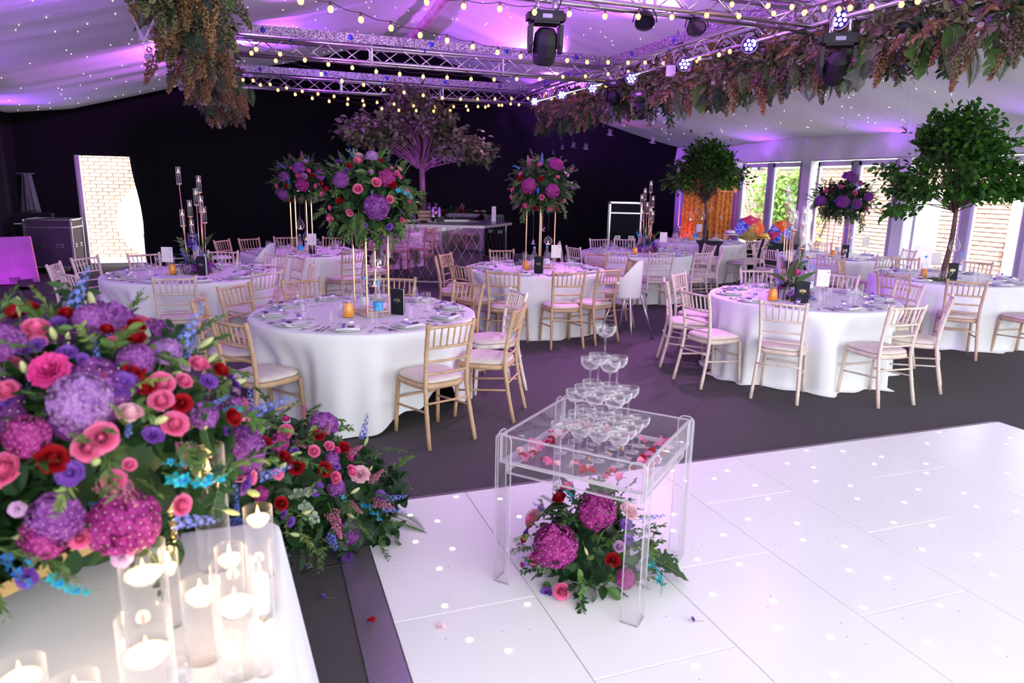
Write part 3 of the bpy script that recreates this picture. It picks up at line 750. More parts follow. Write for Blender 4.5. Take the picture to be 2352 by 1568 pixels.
GR = {'dark': leafmat('dark_green_leaf', (0.010, 0.035, 0.012), (0.030, 0.085, 0.025)), 'mid': leafmat('mid_green_leaf', (0.05, 0.12, 0.025), (0.12, 0.22, 0.06)),
      'lime': leafmat('light_green_leaf', (0.16, 0.24, 0.05), (0.26, 0.34, 0.10)), 'grey': leafmat('grey_green_leaf', (0.20, 0.27, 0.20), (0.32, 0.38, 0.28)),
      'fern': leafmat('fern_green', (0.05, 0.10, 0.03), (0.10, 0.18, 0.05)), 'brown': leafmat('dried_brown_leaf', (0.26, 0.14, 0.06), (0.48, 0.31, 0.14)),
      'plum': leafmat('plum_leaf', (0.11, 0.06, 0.06), (0.24, 0.15, 0.14)), 'olive': leafmat('olive_leaf', (0.13, 0.13, 0.06), (0.26, 0.25, 0.12))}
STEM = mat('green_stem', (0.12, 0.2, 0.05), 0.6)
def rose_mb(rings, seed, ruff=0.0):
    r = np.random.default_rng(seed); b = MB()
    for n, r0, r1, h, cu in rings:
        off = r.random()*6.28
        for k in range(n):
            p0 = off+2*PI*k/n; wa = (2*PI/n)*0.72 if n > 2 else 2.0; q = r.random(4)
            def f(u, v):
                uu = 2*u-1; ph = p0+uu*wa*(0.35+0.65*math.sin(min(1, v*1.25)*PI/2))
                rad = r0+(r1-r0)*v**1.3+cu*v**4+0.025*uu*v+ruff*0.05*math.sin(9*uu+6*q[1])*v
                z = h*(v-0.22*uu*uu*v*v)*(0.95+.1*q[0])-cu*0.6*v**5+ruff*0.05*math.sin(7*uu+5*q[2])*v
                return (rad*math.cos(ph), rad*math.sin(ph), z-0.1)
            b.grid(f, 6, 5)
    b.lathe([(.0005, .40), (.035, .385), (.07, .33), (.10, .2), (.10, .0), (.0005, -.1)], 8)
    return b
ROSE = [rose_mb([(2, .05, .015, .52, .0), (3, .09, .045, .54, .0), (3, .12, .085, .54, .01), (3, .14, .13, .53, .02), (4, .16, .185, .51, .035), (4, .17, .245, .47, .05), (4, .19, .30, .44, .05), (5, .20, .345, .38, .07), (5, .21, .365, .31, .075)], s) for s in (1, 2, 3)]
PEONY = rose_mb([(3, .03, .08, .5, .02), (5, .08, .2, .54, .03), (6, .12, .3, .52, .06), (7, .15, .4, .44, .09), (7, .18, .46, .3, .12)], 5, 1.0)
CUP = rose_mb([(3, .03, .12, .5, .02), (4, .05, .3, .5, .1), (4, .05, .42, .42, .14)], 8, .5)
def floret(b, c, nrm, s, r, n=4, pt=0.5, m=0):
    z = Vector(nrm).normalized(); R = np.array((z.to_track_quat('Z', 'Y').to_matrix() @ Matrix.Rotation(r.random()*6, 3, 'Z')))
    for k in range(n):
        a = 2*PI*k/n; ca, sa = math.cos(a), math.sin(a); wd = pt
        v = np.array([(0, 0, 0), (.55*ca-wd*sa, .55*sa+wd*ca, .12), (1.0*ca, 1.0*sa, .05), (.55*ca+wd*sa, .55*sa-wd*ca, .12)])*s
        b.add(v @ R.T + np.array(c), [(0, 3, 2, 1)], m)
def hyd_mb(seed):
    r = np.random.default_rng(seed); b = MB()
    N = 85
    for k in range(N):
        zz = 1-1.35*(k+.5)/N; ph = k*2.399963; rr = math.sqrt(max(0, 1-zz*zz)); p = np.array([rr*math.cos(ph), rr*math.sin(ph), zz*.85])*(.46+.04*r.random())
        floret(b, p, p+r.normal(size=3)*.12, .135, r, 4, .44)
        b.lathe([(.012, .0), (.008, .012), (.0005, .016)], 5, 1, c=p*1.03)
    b.lathe([(.0005, .385), (.25, .31), (.41, .06), (.34, -.15), (.0005, -.2)], 12, 0)
    return b
HYD = [hyd_mb(1), hyd_mb(2)]
def delph_mb():
    r = np.random.default_rng(4); b = MB()
    b.tube([(0, 0, 0), (.01, 0, .5), (0, .01, 1)], [.012, .008, .004], 5, 1)
    for k in range(30):
        t = .12+.86*k/30; a = k*2.4; rad = .13*(1-t*.7); p = np.array([rad*math.cos(a), rad*math.sin(a), t])
        floret(b, p, (math.cos(a), math.sin(a), .5), .075*(1.15-t*.7), r, 5, .35)
    return b
DELPH = delph_mb()
def orchid_mb():
    r = np.random.default_rng(6); b = MB()
    path = [(0, 0, 0), (.02, .12, .35), (.03, .32, .62), (.02, .55, .80), (0, .82, .88)]
    b.tube(path, [.014, .012, .010, .008, .004], 5, 2)
    P = np.array(path); tt = np.linspace(0, 1, 5)
    for k in range(9):
        t = .12+.86*k/9; c = np.array([np.interp(t, tt, P[:, q]) for q in range(3)]); a = k*2.1; s = .15*(1.15-t*.65)
        d = np.array([math.cos(a), -.3, math.sin(a)*.6+.3]); d /= np.linalg.norm(d)
        if t < .72:
            floret(b, c+d*.05, d, s, r, 5, .34, 0); floret(b, c+d*.06, d, s*.5, r, 3, .45, 1)
        else: b.lathe([(.0005, .5), (.22, .2), (.25, -.1), (.0005, -.5)], 6, 0, c=c+d*.03, R=np.array(Vector(d).to_track_quat('Z', 'Y').to_matrix())*s*.55)
    return b
ORCH = orchid_mb()
def ast_mb():
    r = np.random.default_rng(9); b = MB(); b.tube([(0, 0, 0), (0, 0, .5), (.03, 0, 1)], [.012, .01, .004], 5, 1)
    for k in range(240):
        t = r.random()**.9; rad = .20*(1-t)**.8*r.random()**.5+.015; a = r.random()*6.28; s = .020+.014*r.random()
        c = np.array([rad*math.cos(a)+.03*t, rad*math.sin(a), .2+.8*t+.10*rad]); R = rand_rot(r)*s
        b.add(np.array([(1, 0, -.7), (-.5, .87, -.7), (-.5, -.87, -.7), (0, 0, 1.2)]) @ R.T + c, [(0, 1, 3), (1, 2, 3), (2, 0, 3), (0, 2, 1)])
    return b
AST = ast_mb()
def fern_mb(n, wid, droop, leafw, taper=1.0):
    b = MB(); P = lambda t: np.array([0, t*(1-.25*droop*t), .12*t-droop*.55*t*t])
    b.tube([P(t) for t in np.linspace(0, 1, 7)], np.linspace(.012, .003, 7), 4)
    for k in range(n):
        t = .12+.86*(k+.5)/n; w = wid*(math.sin(PI*min(1, (t+.12)*.95))**.8*taper+.12)*(1.05-t*.5)
        for s in (-1, 1):
            c = P(t); d = np.array([s*.9, .42, -.12]); d /= np.linalg.norm(d); lw = leafw*.5
            tip = c+d*w+np.array([0, 0, -.10*w]); m1 = c+d*w*.45
            b.add([c, m1+(0, lw, .004), tip, m1-(0, lw, -.004)], [(0, 1, 2, 3)])
    return b
FERN = fern_mb(24, .26, .7, .030); PALM = fern_mb(17, .40, .5, .036)
def broad_mb(W, notch=0, droop=.5):
    b = MB(); nv = 13
    def half(s):
        def f(u, v):
            w = W*.5*(math.sin(PI*v**.72)**.75 if 0 < v < 1 else 0)
            if notch and v > .15 and u > .55: w *= 1-(.34 if (int(v*notch) % 2) else 0)*min(1, (u-.55)*4)
            x = s*u*w; return (x, v-.05*u*u, .22*u*w-.02*math.cos(30*v)*u*(1-u)-droop*.5*v*v)
        b.grid(f, 5, nv+(8 if notch else 0))
    half(1); half(-1)
    b.tube([(0, t, .006-droop*.5*t*t) for t in np.linspace(-.15, 1, 8)], np.linspace(.012, .003, 8), 4, 1)
    return b
BROAD = broad_mb(.5); MONST = broad_mb(.95, 9, .35)
def sprig_mb(n, L, W, spread, seed):
    r = np.random.default_rng(seed); b = MB(); b.tube([(0, 0, 0), (.02, .5, .06), (0, 1, -.05)], [.012, .01, .004], 4, 1)
    for k in range(n):
        t = .1+.9*k/n; s = 1 if k % 2 else -1
        V_, F_ = leaf_verts(L*(1.1-.4*t)*(.8+.4*r.random()), W*(1.1-.3*t), .2, .3)
        a = s*(spread+.25*r.normal()); R = np.array(Matrix.Rotation(-a, 3, 'Z') @ Matrix.Rotation(.5*r.normal(), 3, 'Y') @ Matrix.Rotation(.3*r.normal()+.15, 3, 'X'))
        b.add(V_ @ R.T + (0.02*math.sin(PI*t), t, .06*math.sin(PI*t)-.05*t*t), F_)
    return b
RUSC = sprig_mb(16, .30, .13, .9, 1); EUC = sprig_mb(13, .24, .24, 1.0, 2); FINE = sprig_mb(30, .20, .06, .75, 3)
BUD = MB().lathe([(.0005, 1.0), (.10, .88), (.17, .6), (.15, .3), (.05, .1), (.02, 0)], 7).lathe([(.02, .1), (.02, -.6)], 5, 1)
PLUME = ast_mb()
K = {}
def reg(name, mb, mats): K[name] = mb.mesh(name, mats)
for c in ('red', 'pink', 'pale', 'hot', 'lilac'):
    for i, R_ in enumerate(ROSE): reg('rose_%s%d' % (c, i), R_, FC[c])
reg('peony', PEONY, FC['pale']); reg('peonyh', PEONY, FC['hot']); reg('lis', CUP, FC['purple']); reg('lisl', CUP, FC['lilac']); reg('lisp', CUP, FC['pink']); reg('lisc', CUP, FC['cream'])
for c in ('hyd', 'hydm', 'hydl'):
    for i in (0, 1): reg('%s%d' % (c, i), HYD[i], [FC[c], FC['cream']])
reg('delph', DELPH, [FC['blue'], STEM]); reg('orch', ORCH, [FC['teal'], FC['royal'], STEM]); reg('orchb', ORCH, [FC['royal'], FC['teal'], STEM])
reg('ast', AST, [FC['ast'], STEM]); reg('fern', FERN, GR['fern']); reg('palm', PALM, GR['dark']); reg('broad', BROAD, [GR['mid'], STEM]); reg('broadd', BROAD, [GR['dark'], STEM])
reg('broadg', BROAD, [GR['grey'], STEM]); reg('monst', MONST, [GR['mid'], STEM]); reg('monstd', MONST, [GR['dark'], STEM]); reg('rusc', RUSC, [GR['mid'], STEM]); reg('ruscd', RUSC, [GR['dark'], STEM])
reg('euc', EUC, [GR['grey'], STEM]); reg('fine', FINE, [GR['fern'], STEM]); reg('finel', FINE, [GR['lime'], STEM]); reg('bud', BUD, [FC['bud'], STEM])
reg('bplume', PLUME, [GR['brown'], GR['brown']]); reg('oplume', PLUME, [GR['olive'], GR['olive']]); reg('plum', RUSC, [GR['plum'], GR['plum']]); reg('brownl', RUSC, [GR['brown'], GR['brown']]); reg('olive', RUSC, [GR['olive'], GR['olive']])
for k in list(K):
    K[k].name = {'hy': 'hydrangea', 'ro': 'rose'}.get(k[:2], k)
PART = {'rose': 'rose', 'peon': 'peony', 'lis': 'lisianthus', 'hyd': 'hydrangea', 'delp': 'delphinium', 'orch': 'orchid_spray', 'ast': 'astilbe', 'fern': 'fern_frond', 'palm': 'palm_leaf',
        'broa': 'broad_leaf', 'mons': 'monstera_leaf', 'rusc': 'leaf_sprig', 'euc': 'eucalyptus_sprig', 'fine': 'fern_sprig', 'bud': 'flower_bud', 'bplu': 'dried_plume', 'oplu': 'dried_plume', 'plum': 'plum_sprig', 'brow': 'dried_sprig', 'oliv': 'olive_sprig'}
def pname(k):
    for a, n in PART.items():
        if k.startswith(a): return n
    return k
FR = np.random.default_rng(77)
def flower(root, kind, pos, nrm, size, spin=None):
    # pos is in the frame of the root, which is only moved, never turned
    if kind.startswith('rose') and kind[-1] not in '012': kind += str(FR.integers(0, 3))
    if kind in ('hyd', 'hydm', 'hydl'): kind += str(FR.integers(0, 2))
    sp = FR.random()*6.28 if spin is None else spin
    n = Vector(nrm).normalized()
    if kind[:2] in ('fe', 'pa', 'br', 'mo', 'ru', 'eu', 'fi', 'pl', 'ol') or kind[:4] in ('brow', 'oliv'):      # leaves grow along local +y
        q = n.to_track_quat('Y', 'Z').to_matrix() @ Matrix.Rotation(sp if spin is not None else FR.normal()*.5, 3, 'Y')
    else: q = n.to_track_quat('Z', 'Y').to_matrix() @ Matrix.Rotation(sp, 3, 'Z')
    return put(pname(kind), K[kind], root, pos, q.to_euler(), size)
def on_blob(blobs, x, y):
    # nearest point of the arrangement's rounded body on the line of sight through that spot of the photograph
    o = np.array([0, 0, CAM_H]); d = ray(x, y); best = None
    for c, rad in blobs:
        c = np.array(c); rad = np.array(rad); oo = (o-c)/rad; dd = d/rad
        A = dd @ dd; B = 2*oo @ dd; C_ = oo @ oo-1; D = B*B-4*A*C_
        t = (-B-math.sqrt(D))/(2*A) if D >= 0 else -B/(2*A)
        p = o+t*d
        if D < 0: e = (p-c)/rad; p = c+rad*e/np.linalg.norm(e)
        n = (p-c)/rad**2; n /= np.linalg.norm(n)
        key = (0 if D >= 0 else 1, t)
        if best is None or key < best[0]: best = (key, p, n, t)
    return best[1], best[2], best[3]
def listed(root, org, blobs, items, o0, sc):
    # items: kind: [(x, y, size)] read off the photograph
    org = np.array(org)
    for kind, L in items.items():
        for it in L:
            x, y, s = it[0]*sc+o0[0], it[1]*sc+o0[1], it[2]*sc
            p, n, t = on_blob(blobs, x, y)
            wd = s*t/FPX
            nn = n.copy()
            if len(it) > 3:                      # direction read in the photograph: dx, dy
                nn = RT*it[3]-UP*it[4]-FW*0.15
            else: nn = n-FW*0.12+np.array([0, 0, .30])+FR.normal(size=3)*.22
            base = kind.rstrip('012')
            k = {'rose': 1.12, 'peon': 1.05, 'lis': 1.15, 'lisl': 1.15, 'hyd': 1.02}.get(kind[:4] if kind[:3] not in ('hyd', 'lis') else kind[:3], 1.0)
            flower(root, kind, p-org+n*(wd*0.10+.012 if len(it) < 4 else -.02), nn, wd*k)
def filler(root, org, blobs, recipe, seed, zmin=-9, front=False):
    r = np.random.default_rng(seed); org = np.array(org); W = np.array([a*b2*e for _, (a, b2, e) in blobs]); W = W**.66/np.sum(W**.66)
    for kind, (n, s0, s1, inset) in recipe.items():
        k = tries = 0
        while k < n and tries < n*30:
            tries += 1
            c, rad = blobs[r.choice(len(blobs), p=W)]; c = np.array(c); rad = np.array(rad)
            d = r.normal(size=3); d /= np.linalg.norm(d); p = c+d*rad; nn = d/rad; nn /= np.linalg.norm(nn)
            if p[2] < zmin: continue
            if any(np.sum(((p-np.array(c2))/np.array(r2))**2) < .9 for c2, r2 in blobs): continue
            if front and nn @ FW > .45: continue
            leafy = K.get(kind) is not None and pname(kind) in ('fern_frond', 'palm_leaf', 'broad_leaf', 'monstera_leaf', 'leaf_sprig', 'eucalyptus_sprig', 'fern_sprig')
            dirn = nn+r.normal(size=3)*(.55 if leafy else .25)+((0, 0, -.25) if leafy else (0, 0, .1))
            flower(root, kind, p-org-nn*inset, dirn, s0+(s1-s0)*r.random()); k += 1
def core(root, org, blobs, n, size, seed, m='dark', shrink=.86, zmin=-9):
    # the dense greenery inside an arrangement
    r = np.random.default_rng(seed); b = MB(); org = np.array(org); V_ = LV.copy()
    for c, rad in blobs:
        c = np.array(c); rad = np.array(rad)
        for q in range(n):
            d = r.normal(size=3); d /= np.linalg.norm(d); p = c+d*rad*shrink*(.75+.25*r.random())
            if p[2] < zmin: continue
            s = size*(.6+.8*r.random()); b.add((V_*np.array([.55, 1, .8])*s) @ rand_rot(r).T + p-org, LF)
        b.lathe([(.01, .8), (.5, .66), (.74, .3), (.74, -.2), (.5, -.6), (.01, -.7)], 10, c=c-org, R=np.diag(rad*.74))
    stuff(b.obj('greenery', GR[m], root))
# ------------------------------------------------------------------ tall gold stands with flowers
def bird(loc, size, heading, top, label, group, tilt=0.3):
    t = thing('bird_ornament', label, 'ornament', loc, heading, group)
    for n, me in BIRD: put(n, me, t, None, None, size)
    L = top-loc[2]
    if L > 0.02:
        o = put('thread', THREAD, t, (0, 0, 0.05*size)); o.scale = (1, 1, L)
    return t
CRYS = glass('crystal', (0.92, 0.90, 0.97), 1.6, 0.05, haze=0.22, boost=1.6)
def bird_meshes():
    body = MB().tube([(0, -.62, -.10), (0, -.45, -.06), (0, -.15, 0), (0, .15, .03), (0, .32, .08), (0, .42, .12), (0, .62, .10)], [.02, .08, .13, .14, .10, .075, .008], 8)
    tail = MB().add([(0, -.55, -.08), (-.16, -.95, -.16), (0, -.86, -.13), (.16, -.95, -.16), (0, -.55, -.11)], [(0, 1, 2), (0, 2, 3), (4, 2, 1), (4, 3, 2)])
    def wing(s):
        b = MB()
        b.grid(lambda u, v: (s*(.06+v*.42*(1-.2*u)), .22-.55*u*(1-v*.55)-.25*v, .05+v*(.95-.22*u)+.05*math.sin(u*3)), 5, 6)
        return b.mesh('wing', CRYS)
    return [('body', body.mesh('body', CRYS)), ('tail', tail.mesh('tail', CRYS, False)), ('wing', wing(1)), ('wing', wing(-1))]
BIRD = bird_meshes()
THREAD = MB().tube([(0, 0, 0), (0, 0, 1)], .0011, 4).mesh('thread', glass('nylon_thread', (.85, .82, .9), 1.4, haze=.25))
tl_flame = MB().lathe([(.0005, -.006), (.0045, 0), (.0035, .008), (.0005, .020)], 8)
drop_me = MB().lathe([(.0005, -.055), (.022, -.052), (.045, -.03), (.052, 0), (.044, .032), (.024, .065), (.010, .10), (.0035, .13), (.0028, .15)], 18).mesh('glass_drop', CLEAR)
ball_me = MB().lathe([(.0005, -.055), (.03, -.047), (.05, -.022), (.055, 0), (.05, .022), (.03, .047), (.010, .056), (.009, .07)], 18).mesh('glass_ball', CLEAR)
light_me = MB().lathe([(.0005, -.020), (.019, -.020), (.019, -.008), (.0005, -.008)], 12).mesh('tealight', WAX)
flame_me = tl_flame.mesh('flame', FLAME)
def bauble(loc, top, label, group, round_=False, s=1.0):
    t = thing('tealight_bauble', label, 'bauble', loc, 0, group)
    put('glass_drop', ball_me if round_ else drop_me, t, None, None, s); put('tealight', light_me, t, (0, 0, -.028*s), None, s); put('flame', flame_me, t, (0, 0, -.028*s), None, s)
    L = top-loc[2]-.14*s
    if L > .01: put('thread', THREAD, t, (0, 0, .14*s), None, (1, 1, L))
TOPZ = .7616
def stand(key, c, z1, hw, hd, rot):
    p = TB[key]['p']
    t = thing('flower_stand', 'tall slim gold four-rod flower stand on '+p, 'stand', (c[0], c[1], TOPZ), rot)
    h = z1-TOPZ; e = .0055
    for sx in (-1, 1):
        for sy in (-1, 1): MB().box((sx*hw, sy*hd, h/2), (2*e, 2*e, h)).obj('rod', GOLD, t, smooth=False)
    b = MB()
    for zz in (e, .035):
        for sx in (-1, 1): b.box((sx*hw, 0, zz), (2*e, 2*hd, 2*e))
        for sy in (-1, 1): b.box((0, sy*hd, zz), (2*hw, 2*e, 2*e))
    b.obj('base_frame', GOLD, t, smooth=False)
    MB().box((0, 0, h), (2*hw+.03, 2*hd+.03, .012)).obj('top_plate', GOLD, t, smooth=False)
    return t
GREENS = {'rusc': (40, .10, .16, .05), 'ruscd': (30, .11, .17, .05), 'fine': (54, .11, .18, .05), 'finel': (18, .10, .15, .04), 'broad': (8, .11, .16, .03), 'broadd': (8, .12, .17, .03), 'fern': (5, .15, .22, .04)}
def tall(key, c, zc, rad, z1, items, o0, sc, rot, seed, extra=None, hw=.10):
    p = TB[key]['p']
    z1 += .12
    stand(key, c, z1, hw, hw, rot)
    org = (c[0], c[1], z1+.006)
    root = thing('flower_arrangement', 'rose and purple hydrangea ball on the gold stand, '+p, 'flowers', org)
    blobs = [((c[0], c[1], zc), rad)]
    core(root, org, blobs, 700, .085, seed)
    filler(root, org, blobs, GREENS, seed+1, zmin=z1-.3)
    for k in range(16):
        a = k*PI/8; flower(root, ('rusc', 'fine', 'ruscd')[k % 3], (.15*math.cos(a), .15*math.sin(a), -.02), (math.cos(a)*.7, math.sin(a)*.7, -.8), .17)
    listed(root, org, blobs, items, o0, sc)
    if extra: filler(root, org, blobs, extra, seed+2, zmin=z1)
    MB().lathe([(.0005, 0), (.10, 0), (.11, .05), (.0005, .06)], 12).obj('foam_bowl', GR['dark'], root)
    return root
EX = {'rose_pink': (8, .06, .08, .0), 'rose_red': (5, .06, .08, .0), 'hyd': (4, .15, .19, .02), 'lis': (8, .05, .07, 0), 'bud': (8, .05, .07, 0), 'delph': (3, .18, .24, 0)}
tall('a', (.86, 5.72), 1.70, (.36, .36, .33), 1.42, {
 'rose_pink': [(1300, 385, 120), (1525, 655, 145), (1300, 730, 145), (1700, 860, 115), (1200, 1020, 110), (960, 1090, 130), (1850, 1120, 90), (950, 960, 75), (1905, 770, 95), (1940, 890, 80), (850, 790, 80), (1790, 530, 80), (1720, 465, 60), (1830, 580, 70)],
 'rose_lilac': [(1465, 520, 95)], 'peony': [(1260, 160, 135, -.1, -1), (1890, 400, 75, .8, -.6)], 'rose_red': [(1715, 680, 145), (1075, 890, 115), (905, 735, 105), (1975, 840, 80), (1195, 445, 95), (1590, 370, 70)],
 'hyd': [(1530, 950, 330), (1090, 620, 210)], 'hydl': [(1470, 320, 160)], 'hydm': [(1660, 590, 220)], 'delph': [(1480, 720, 150, 0, .9), (1250, 300, 170, -.2, -1)], 'orch': [(1800, 720, 260, 1, -.1)], 'orchb': [(1180, 250, 170, -.3, -1)],
 'lis': [(1040, 385, 75), (1150, 500, 80), (2030, 1080, 80), (1690, 1200, 85), (1630, 1320, 70), (1390, 1180, 60)], 'bud': [(980, 335, 70, -.6, -.7), (2020, 890, 60), (2050, 1150, 60)],
 'broadd': [(1360, 500, 330, 0, .9), (1800, 800, 240, .8, -.1)], 'broad': [(1600, 400, 260, .5, .3), (1120, 460, 200, -.7, 0)], 'fern': [(1290, 980, 520, .02, 1), (1550, 330, 300, .3, -.6)], 'monstd': [(1160, 900, 190, 0, 1)],
 'rusc': [(950, 1150, 260, -.3, 1), (1720, 1280, 300, .3, 1), (1850, 1150, 260, .3, .9), (800, 1000, 220, -.7, .5), (1950, 1050, 300, .6, .8)]}, (600, 310), .1722, math.radians(22), 31)
tall('c', (.66, 11.15), 1.84, (.36, .36, .30), 1.55, {
 'rose_pink': [(495, 555, 75), (700, 670, 65), (620, 490, 65), (250, 825, 75), (535, 825, 70), (735, 865, 60), (225, 670, 60), (410, 450, 50)], 'rose_lilac': [(570, 555, 85), (585, 385, 90)], 'rose_red': [(670, 545, 75), (780, 640, 65), (410, 860, 80), (680, 850, 85), (200, 810, 60), (355, 670, 70)],
 'hyd': [(500, 460, 160), (755, 540, 140), (310, 770, 150), (320, 560, 130)], 'hydm': [(545, 655, 170)], 'delph': [(330, 440, 150, -.8, -.5)], 'orchb': [(380, 640, 120)], 'ast': [(545, 330, 130, 0, -1)], 'orch': [(610, 390, 90)]}, (600, 310), .1722, math.radians(14), 41, hw=.12)
tall('d', (3.47, 8.52), 1.83, (.40, .40, .33), 1.52, {
 'rose_pink': [(1350, 1310, 40), (1248, 1357, 42), (1400, 1378, 40), (1160, 1310, 36), (1165, 1365, 40), (1215, 1165, 32), (1450, 1185, 28), (1335, 1110, 36), (1165, 1265, 36), (1490, 1330, 30)], 'rose_red': [(1340, 1195, 38), (1210, 1195, 36), (1308, 1375, 40), (1450, 1390, 36), (1160, 1400, 40)],
 'hydm': [(1270, 1240, 98), (1415, 1270, 92), (1440, 1112, 92)], 'orchb': [(1325, 1255, 80), (1210, 1140, 60)], 'delph': [(1350, 1100, 90, 0, -1)], 'ast': [(1265, 1120, 90, -.15, -1), (1520, 1150, 50)], 'palm': [(1520, 1230, 110, 1, .2)], 'rusc': [(1190, 1430, 120, -.2, 1), (1530, 1400, 110, .3, 1)]}, (780, 0), .3444, math.radians(20), 51, hw=.13)
tall('g', (9.2, 9.35), 1.68, (.50, .45, .34), 1.40, {
 'hyd': [(1410, 380, 165), (1335, 640, 155), (1090, 630, 125), (1490, 665, 125), (1630, 590, 110)], 'rose_pink': [(1315, 485, 65), (1470, 550, 68), (1605, 715, 62), (1145, 530, 70), (1530, 450, 55)], 'rose_red': [(1390, 640, 55), (1205, 500, 45), (1540, 425, 48)], 'delph': [(1500, 480, 90), (1240, 640, 80)], 'orchb': [(1430, 720, 90)], 'ast': [(1490, 330, 110, .1, -1)], 'palm': [(1700, 700, 190, .8, .6)], 'rusc': [(1570, 830, 210, 0, 1)], 'lis': [(1680, 790, 45)]}, (1680, 340), .1913, math.radians(25), 61, hw=.12)
HG = 'hanging tealight baubles under the flower stands'
def hang(key, px, py, Y, top, round_=False, s=1.0):
    v = aty(px, py, Y)
    bauble(v, top, 'clear glass tealight %s hung under the flowers, %s' % ('ball' if round_ else 'teardrop', TB[key]['p']), HG, round_, s)
hang('a', 868, 598, 5.70, 1.45, s=1.25); hang('a', 860, 642, 5.66, 1.45, s=1.15)
hang('c', 690, 518, 11.1, 1.6, s=1.15); hang('c', 703, 545, 11.15, 1.6)
hang('d', 1259, 553, 8.45, 1.58, True); hang('g', 1957, 542, 9.3, 1.45, True)
for key, px, py, Y, hd in (('c', 682, 524, 11.1, .5), ('d', 1247, 530, 8.5, .3), ('d', 1224, 560, 8.4, 1.0), ('a', 893, 590, 5.72, 2.0), ('g', 1950, 525, 9.3, 1.2), ('a', 818, 620, 5.7, .4)):
    v = aty(px, py, Y); bird(v, .055, hd, 1.5, 'small crystal bird hung below the flowers at '+TB[key]['p'], 'crystal birds under the stands')

# ------------------------------------------------------------------ clustered glass candelabra
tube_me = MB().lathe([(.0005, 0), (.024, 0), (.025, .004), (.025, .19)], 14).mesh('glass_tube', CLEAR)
cup_me = MB().lathe([(.0005, -.018), (.006, -.016), (.010, -.006), (.026, -.002), (.0275, .012), (.0262, .012), (.025, .002), (.0005, .002)], 14).mesh('cup', GOLD)
cand_me = MB().lathe([(.0005, .125), (.020, .125), (.020, .137), (.0005, .139)], 12).mesh('candle', WAX)
disc_me = MB().lathe([(.0005, .118), (.022, .118), (.022, .125), (.0005, .125)], 12).mesh('candle_plate', GOLD)
def candelabra(key, c, spec, rot=0, s=1.0):
    p = TB[key]['p']
    t = thing('candelabra', 'gold candelabra with clustered glass tubes and candles on '+p, 'candelabra', (c[0], c[1], TOPZ), rot)
    MB().lathe([(.0005, 0), (.17, 0), (.17, .006), (.15, .012), (.0005, .014)], 28).obj('base', GOLD, t)
    for dx, dy, h in spec:
        MB().tube([(dx*.75, dy*.75, .012), (dx, dy, h-.016)], .0048, 8).obj('stem', GOLD, t)
        q = put('cup', cup_me, t, (dx, dy, h), None, s); put('glass_tube', tube_me, q); put('candle', cand_me, q); put('candle_plate', disc_me, q); put('flame', flame_me, q, (0, 0, .146))
    return t
SP = [(-.12, .02, 1.03), (.07, .03, .93), (.04, -.05, .72), (.11, -.02, .84), (-.05, .06, .62), (-.09, -.06, .56), (-.01, -.09, .50), (.10, .08, .66), (.0, .10, .78), (.13, -.09, .44)]
candelabra('b', (-.64, 8.80), [(-.13, .0, .99), (.07, .03, .90), (.03, .03, .76), (-.04, .0, .63), (-.12, -.05, .53), (.08, -.02, .68), (-.03, -.06, .42), (.10, .06, .56)])
candelabra('h', (5.02, 5.62), [(-.13, .04, .93), (-.04, .10, .84), (-.10, -.02, .74), (-.04, .02, .68), (.03, .08, .67), (.10, .04, .72), (.02, -.06, .50), (.08, -.10, .42), (.13, .08, .60)])
candelabra('e', (6.12, 10.35), [(.06, .05, .98), (-.06, .02, .86), (-.09, .06, .76), (-.04, -.04, .64), (.02, -.06, .56), (.08, -.03, .50), (.12, .06, .74), (-.12, -.02, .52)])
def ring(key, c, items, o0, sc, seed, n=1.0):
    p = TB[key]['p']; org = (c[0], c[1], TOPZ+.014)
    root = thing('candelabra_flowers', 'low purple hydrangea and rose ring at the candelabra foot, '+p, 'flowers', org)
    blobs = [((c[0], c[1], TOPZ+.055), (.17, .17, .085))]
    core(root, org, blobs, 160, .06, seed, zmin=TOPZ+.02)
    r = np.random.default_rng(seed)
    for k in range(8):
        a = k*PI/4+.3; flower(root, 'hyd' if k % 3 else 'hydm', (.125*math.cos(a), .125*math.sin(a), .045), (math.cos(a)*.8, math.sin(a)*.8, .6), .13)
    filler(root, org, blobs, {'rusc': (10, .10, .16, .02), 'fine': (10, .12, .2, .02), 'lis': (5, .05, .06, 0), 'delph': (3, .15, .2, 0)}, seed+1, zmin=TOPZ+.03)
    listed(root, org, [((c[0], c[1], TOPZ+.16), (.13, .13, .16))], items, o0, sc)
ring('h', (5.02, 5.62), {'rose_red': [(750, 980, 75)], 'rose_pink': [(710, 760, 50), (805, 840, 50), (760, 795, 35)], 'fern': [(800, 840, 260, .05, -1)], 'lis': [(740, 740, 60), (725, 700, 45), (850, 810, 40)], 'broad': [(700, 880, 150, -.6, -.4), (760, 870, 150, .1, -.8), (820, 900, 130, .5, -.5)], 'rusc': [(730, 860, 130, -.2, -1), (790, 880, 140, .4, -.8)], 'orchb': [(815, 800, 70)]}, (1552, 340), .3444, 71)
ring('b', (-.64, 8.80), {'fern': [(1380, 640, 160, .4, -1), (1200, 660, 150, -.6, -.9)], 'delph': [(1290, 690, 130, .2, -1), (1250, 650, 110, -.1, -1)], 'lis': [(1240, 640, 40), (1290, 655, 40)], 'rose_pink': [(1260, 790, 45)], 'rusc': [(1230, 720, 130, -.3, -1), (1330, 720, 130, .4, -.9)], 'orchb': [(1300, 650, 80)]}, (0, 340), .3444, 81)
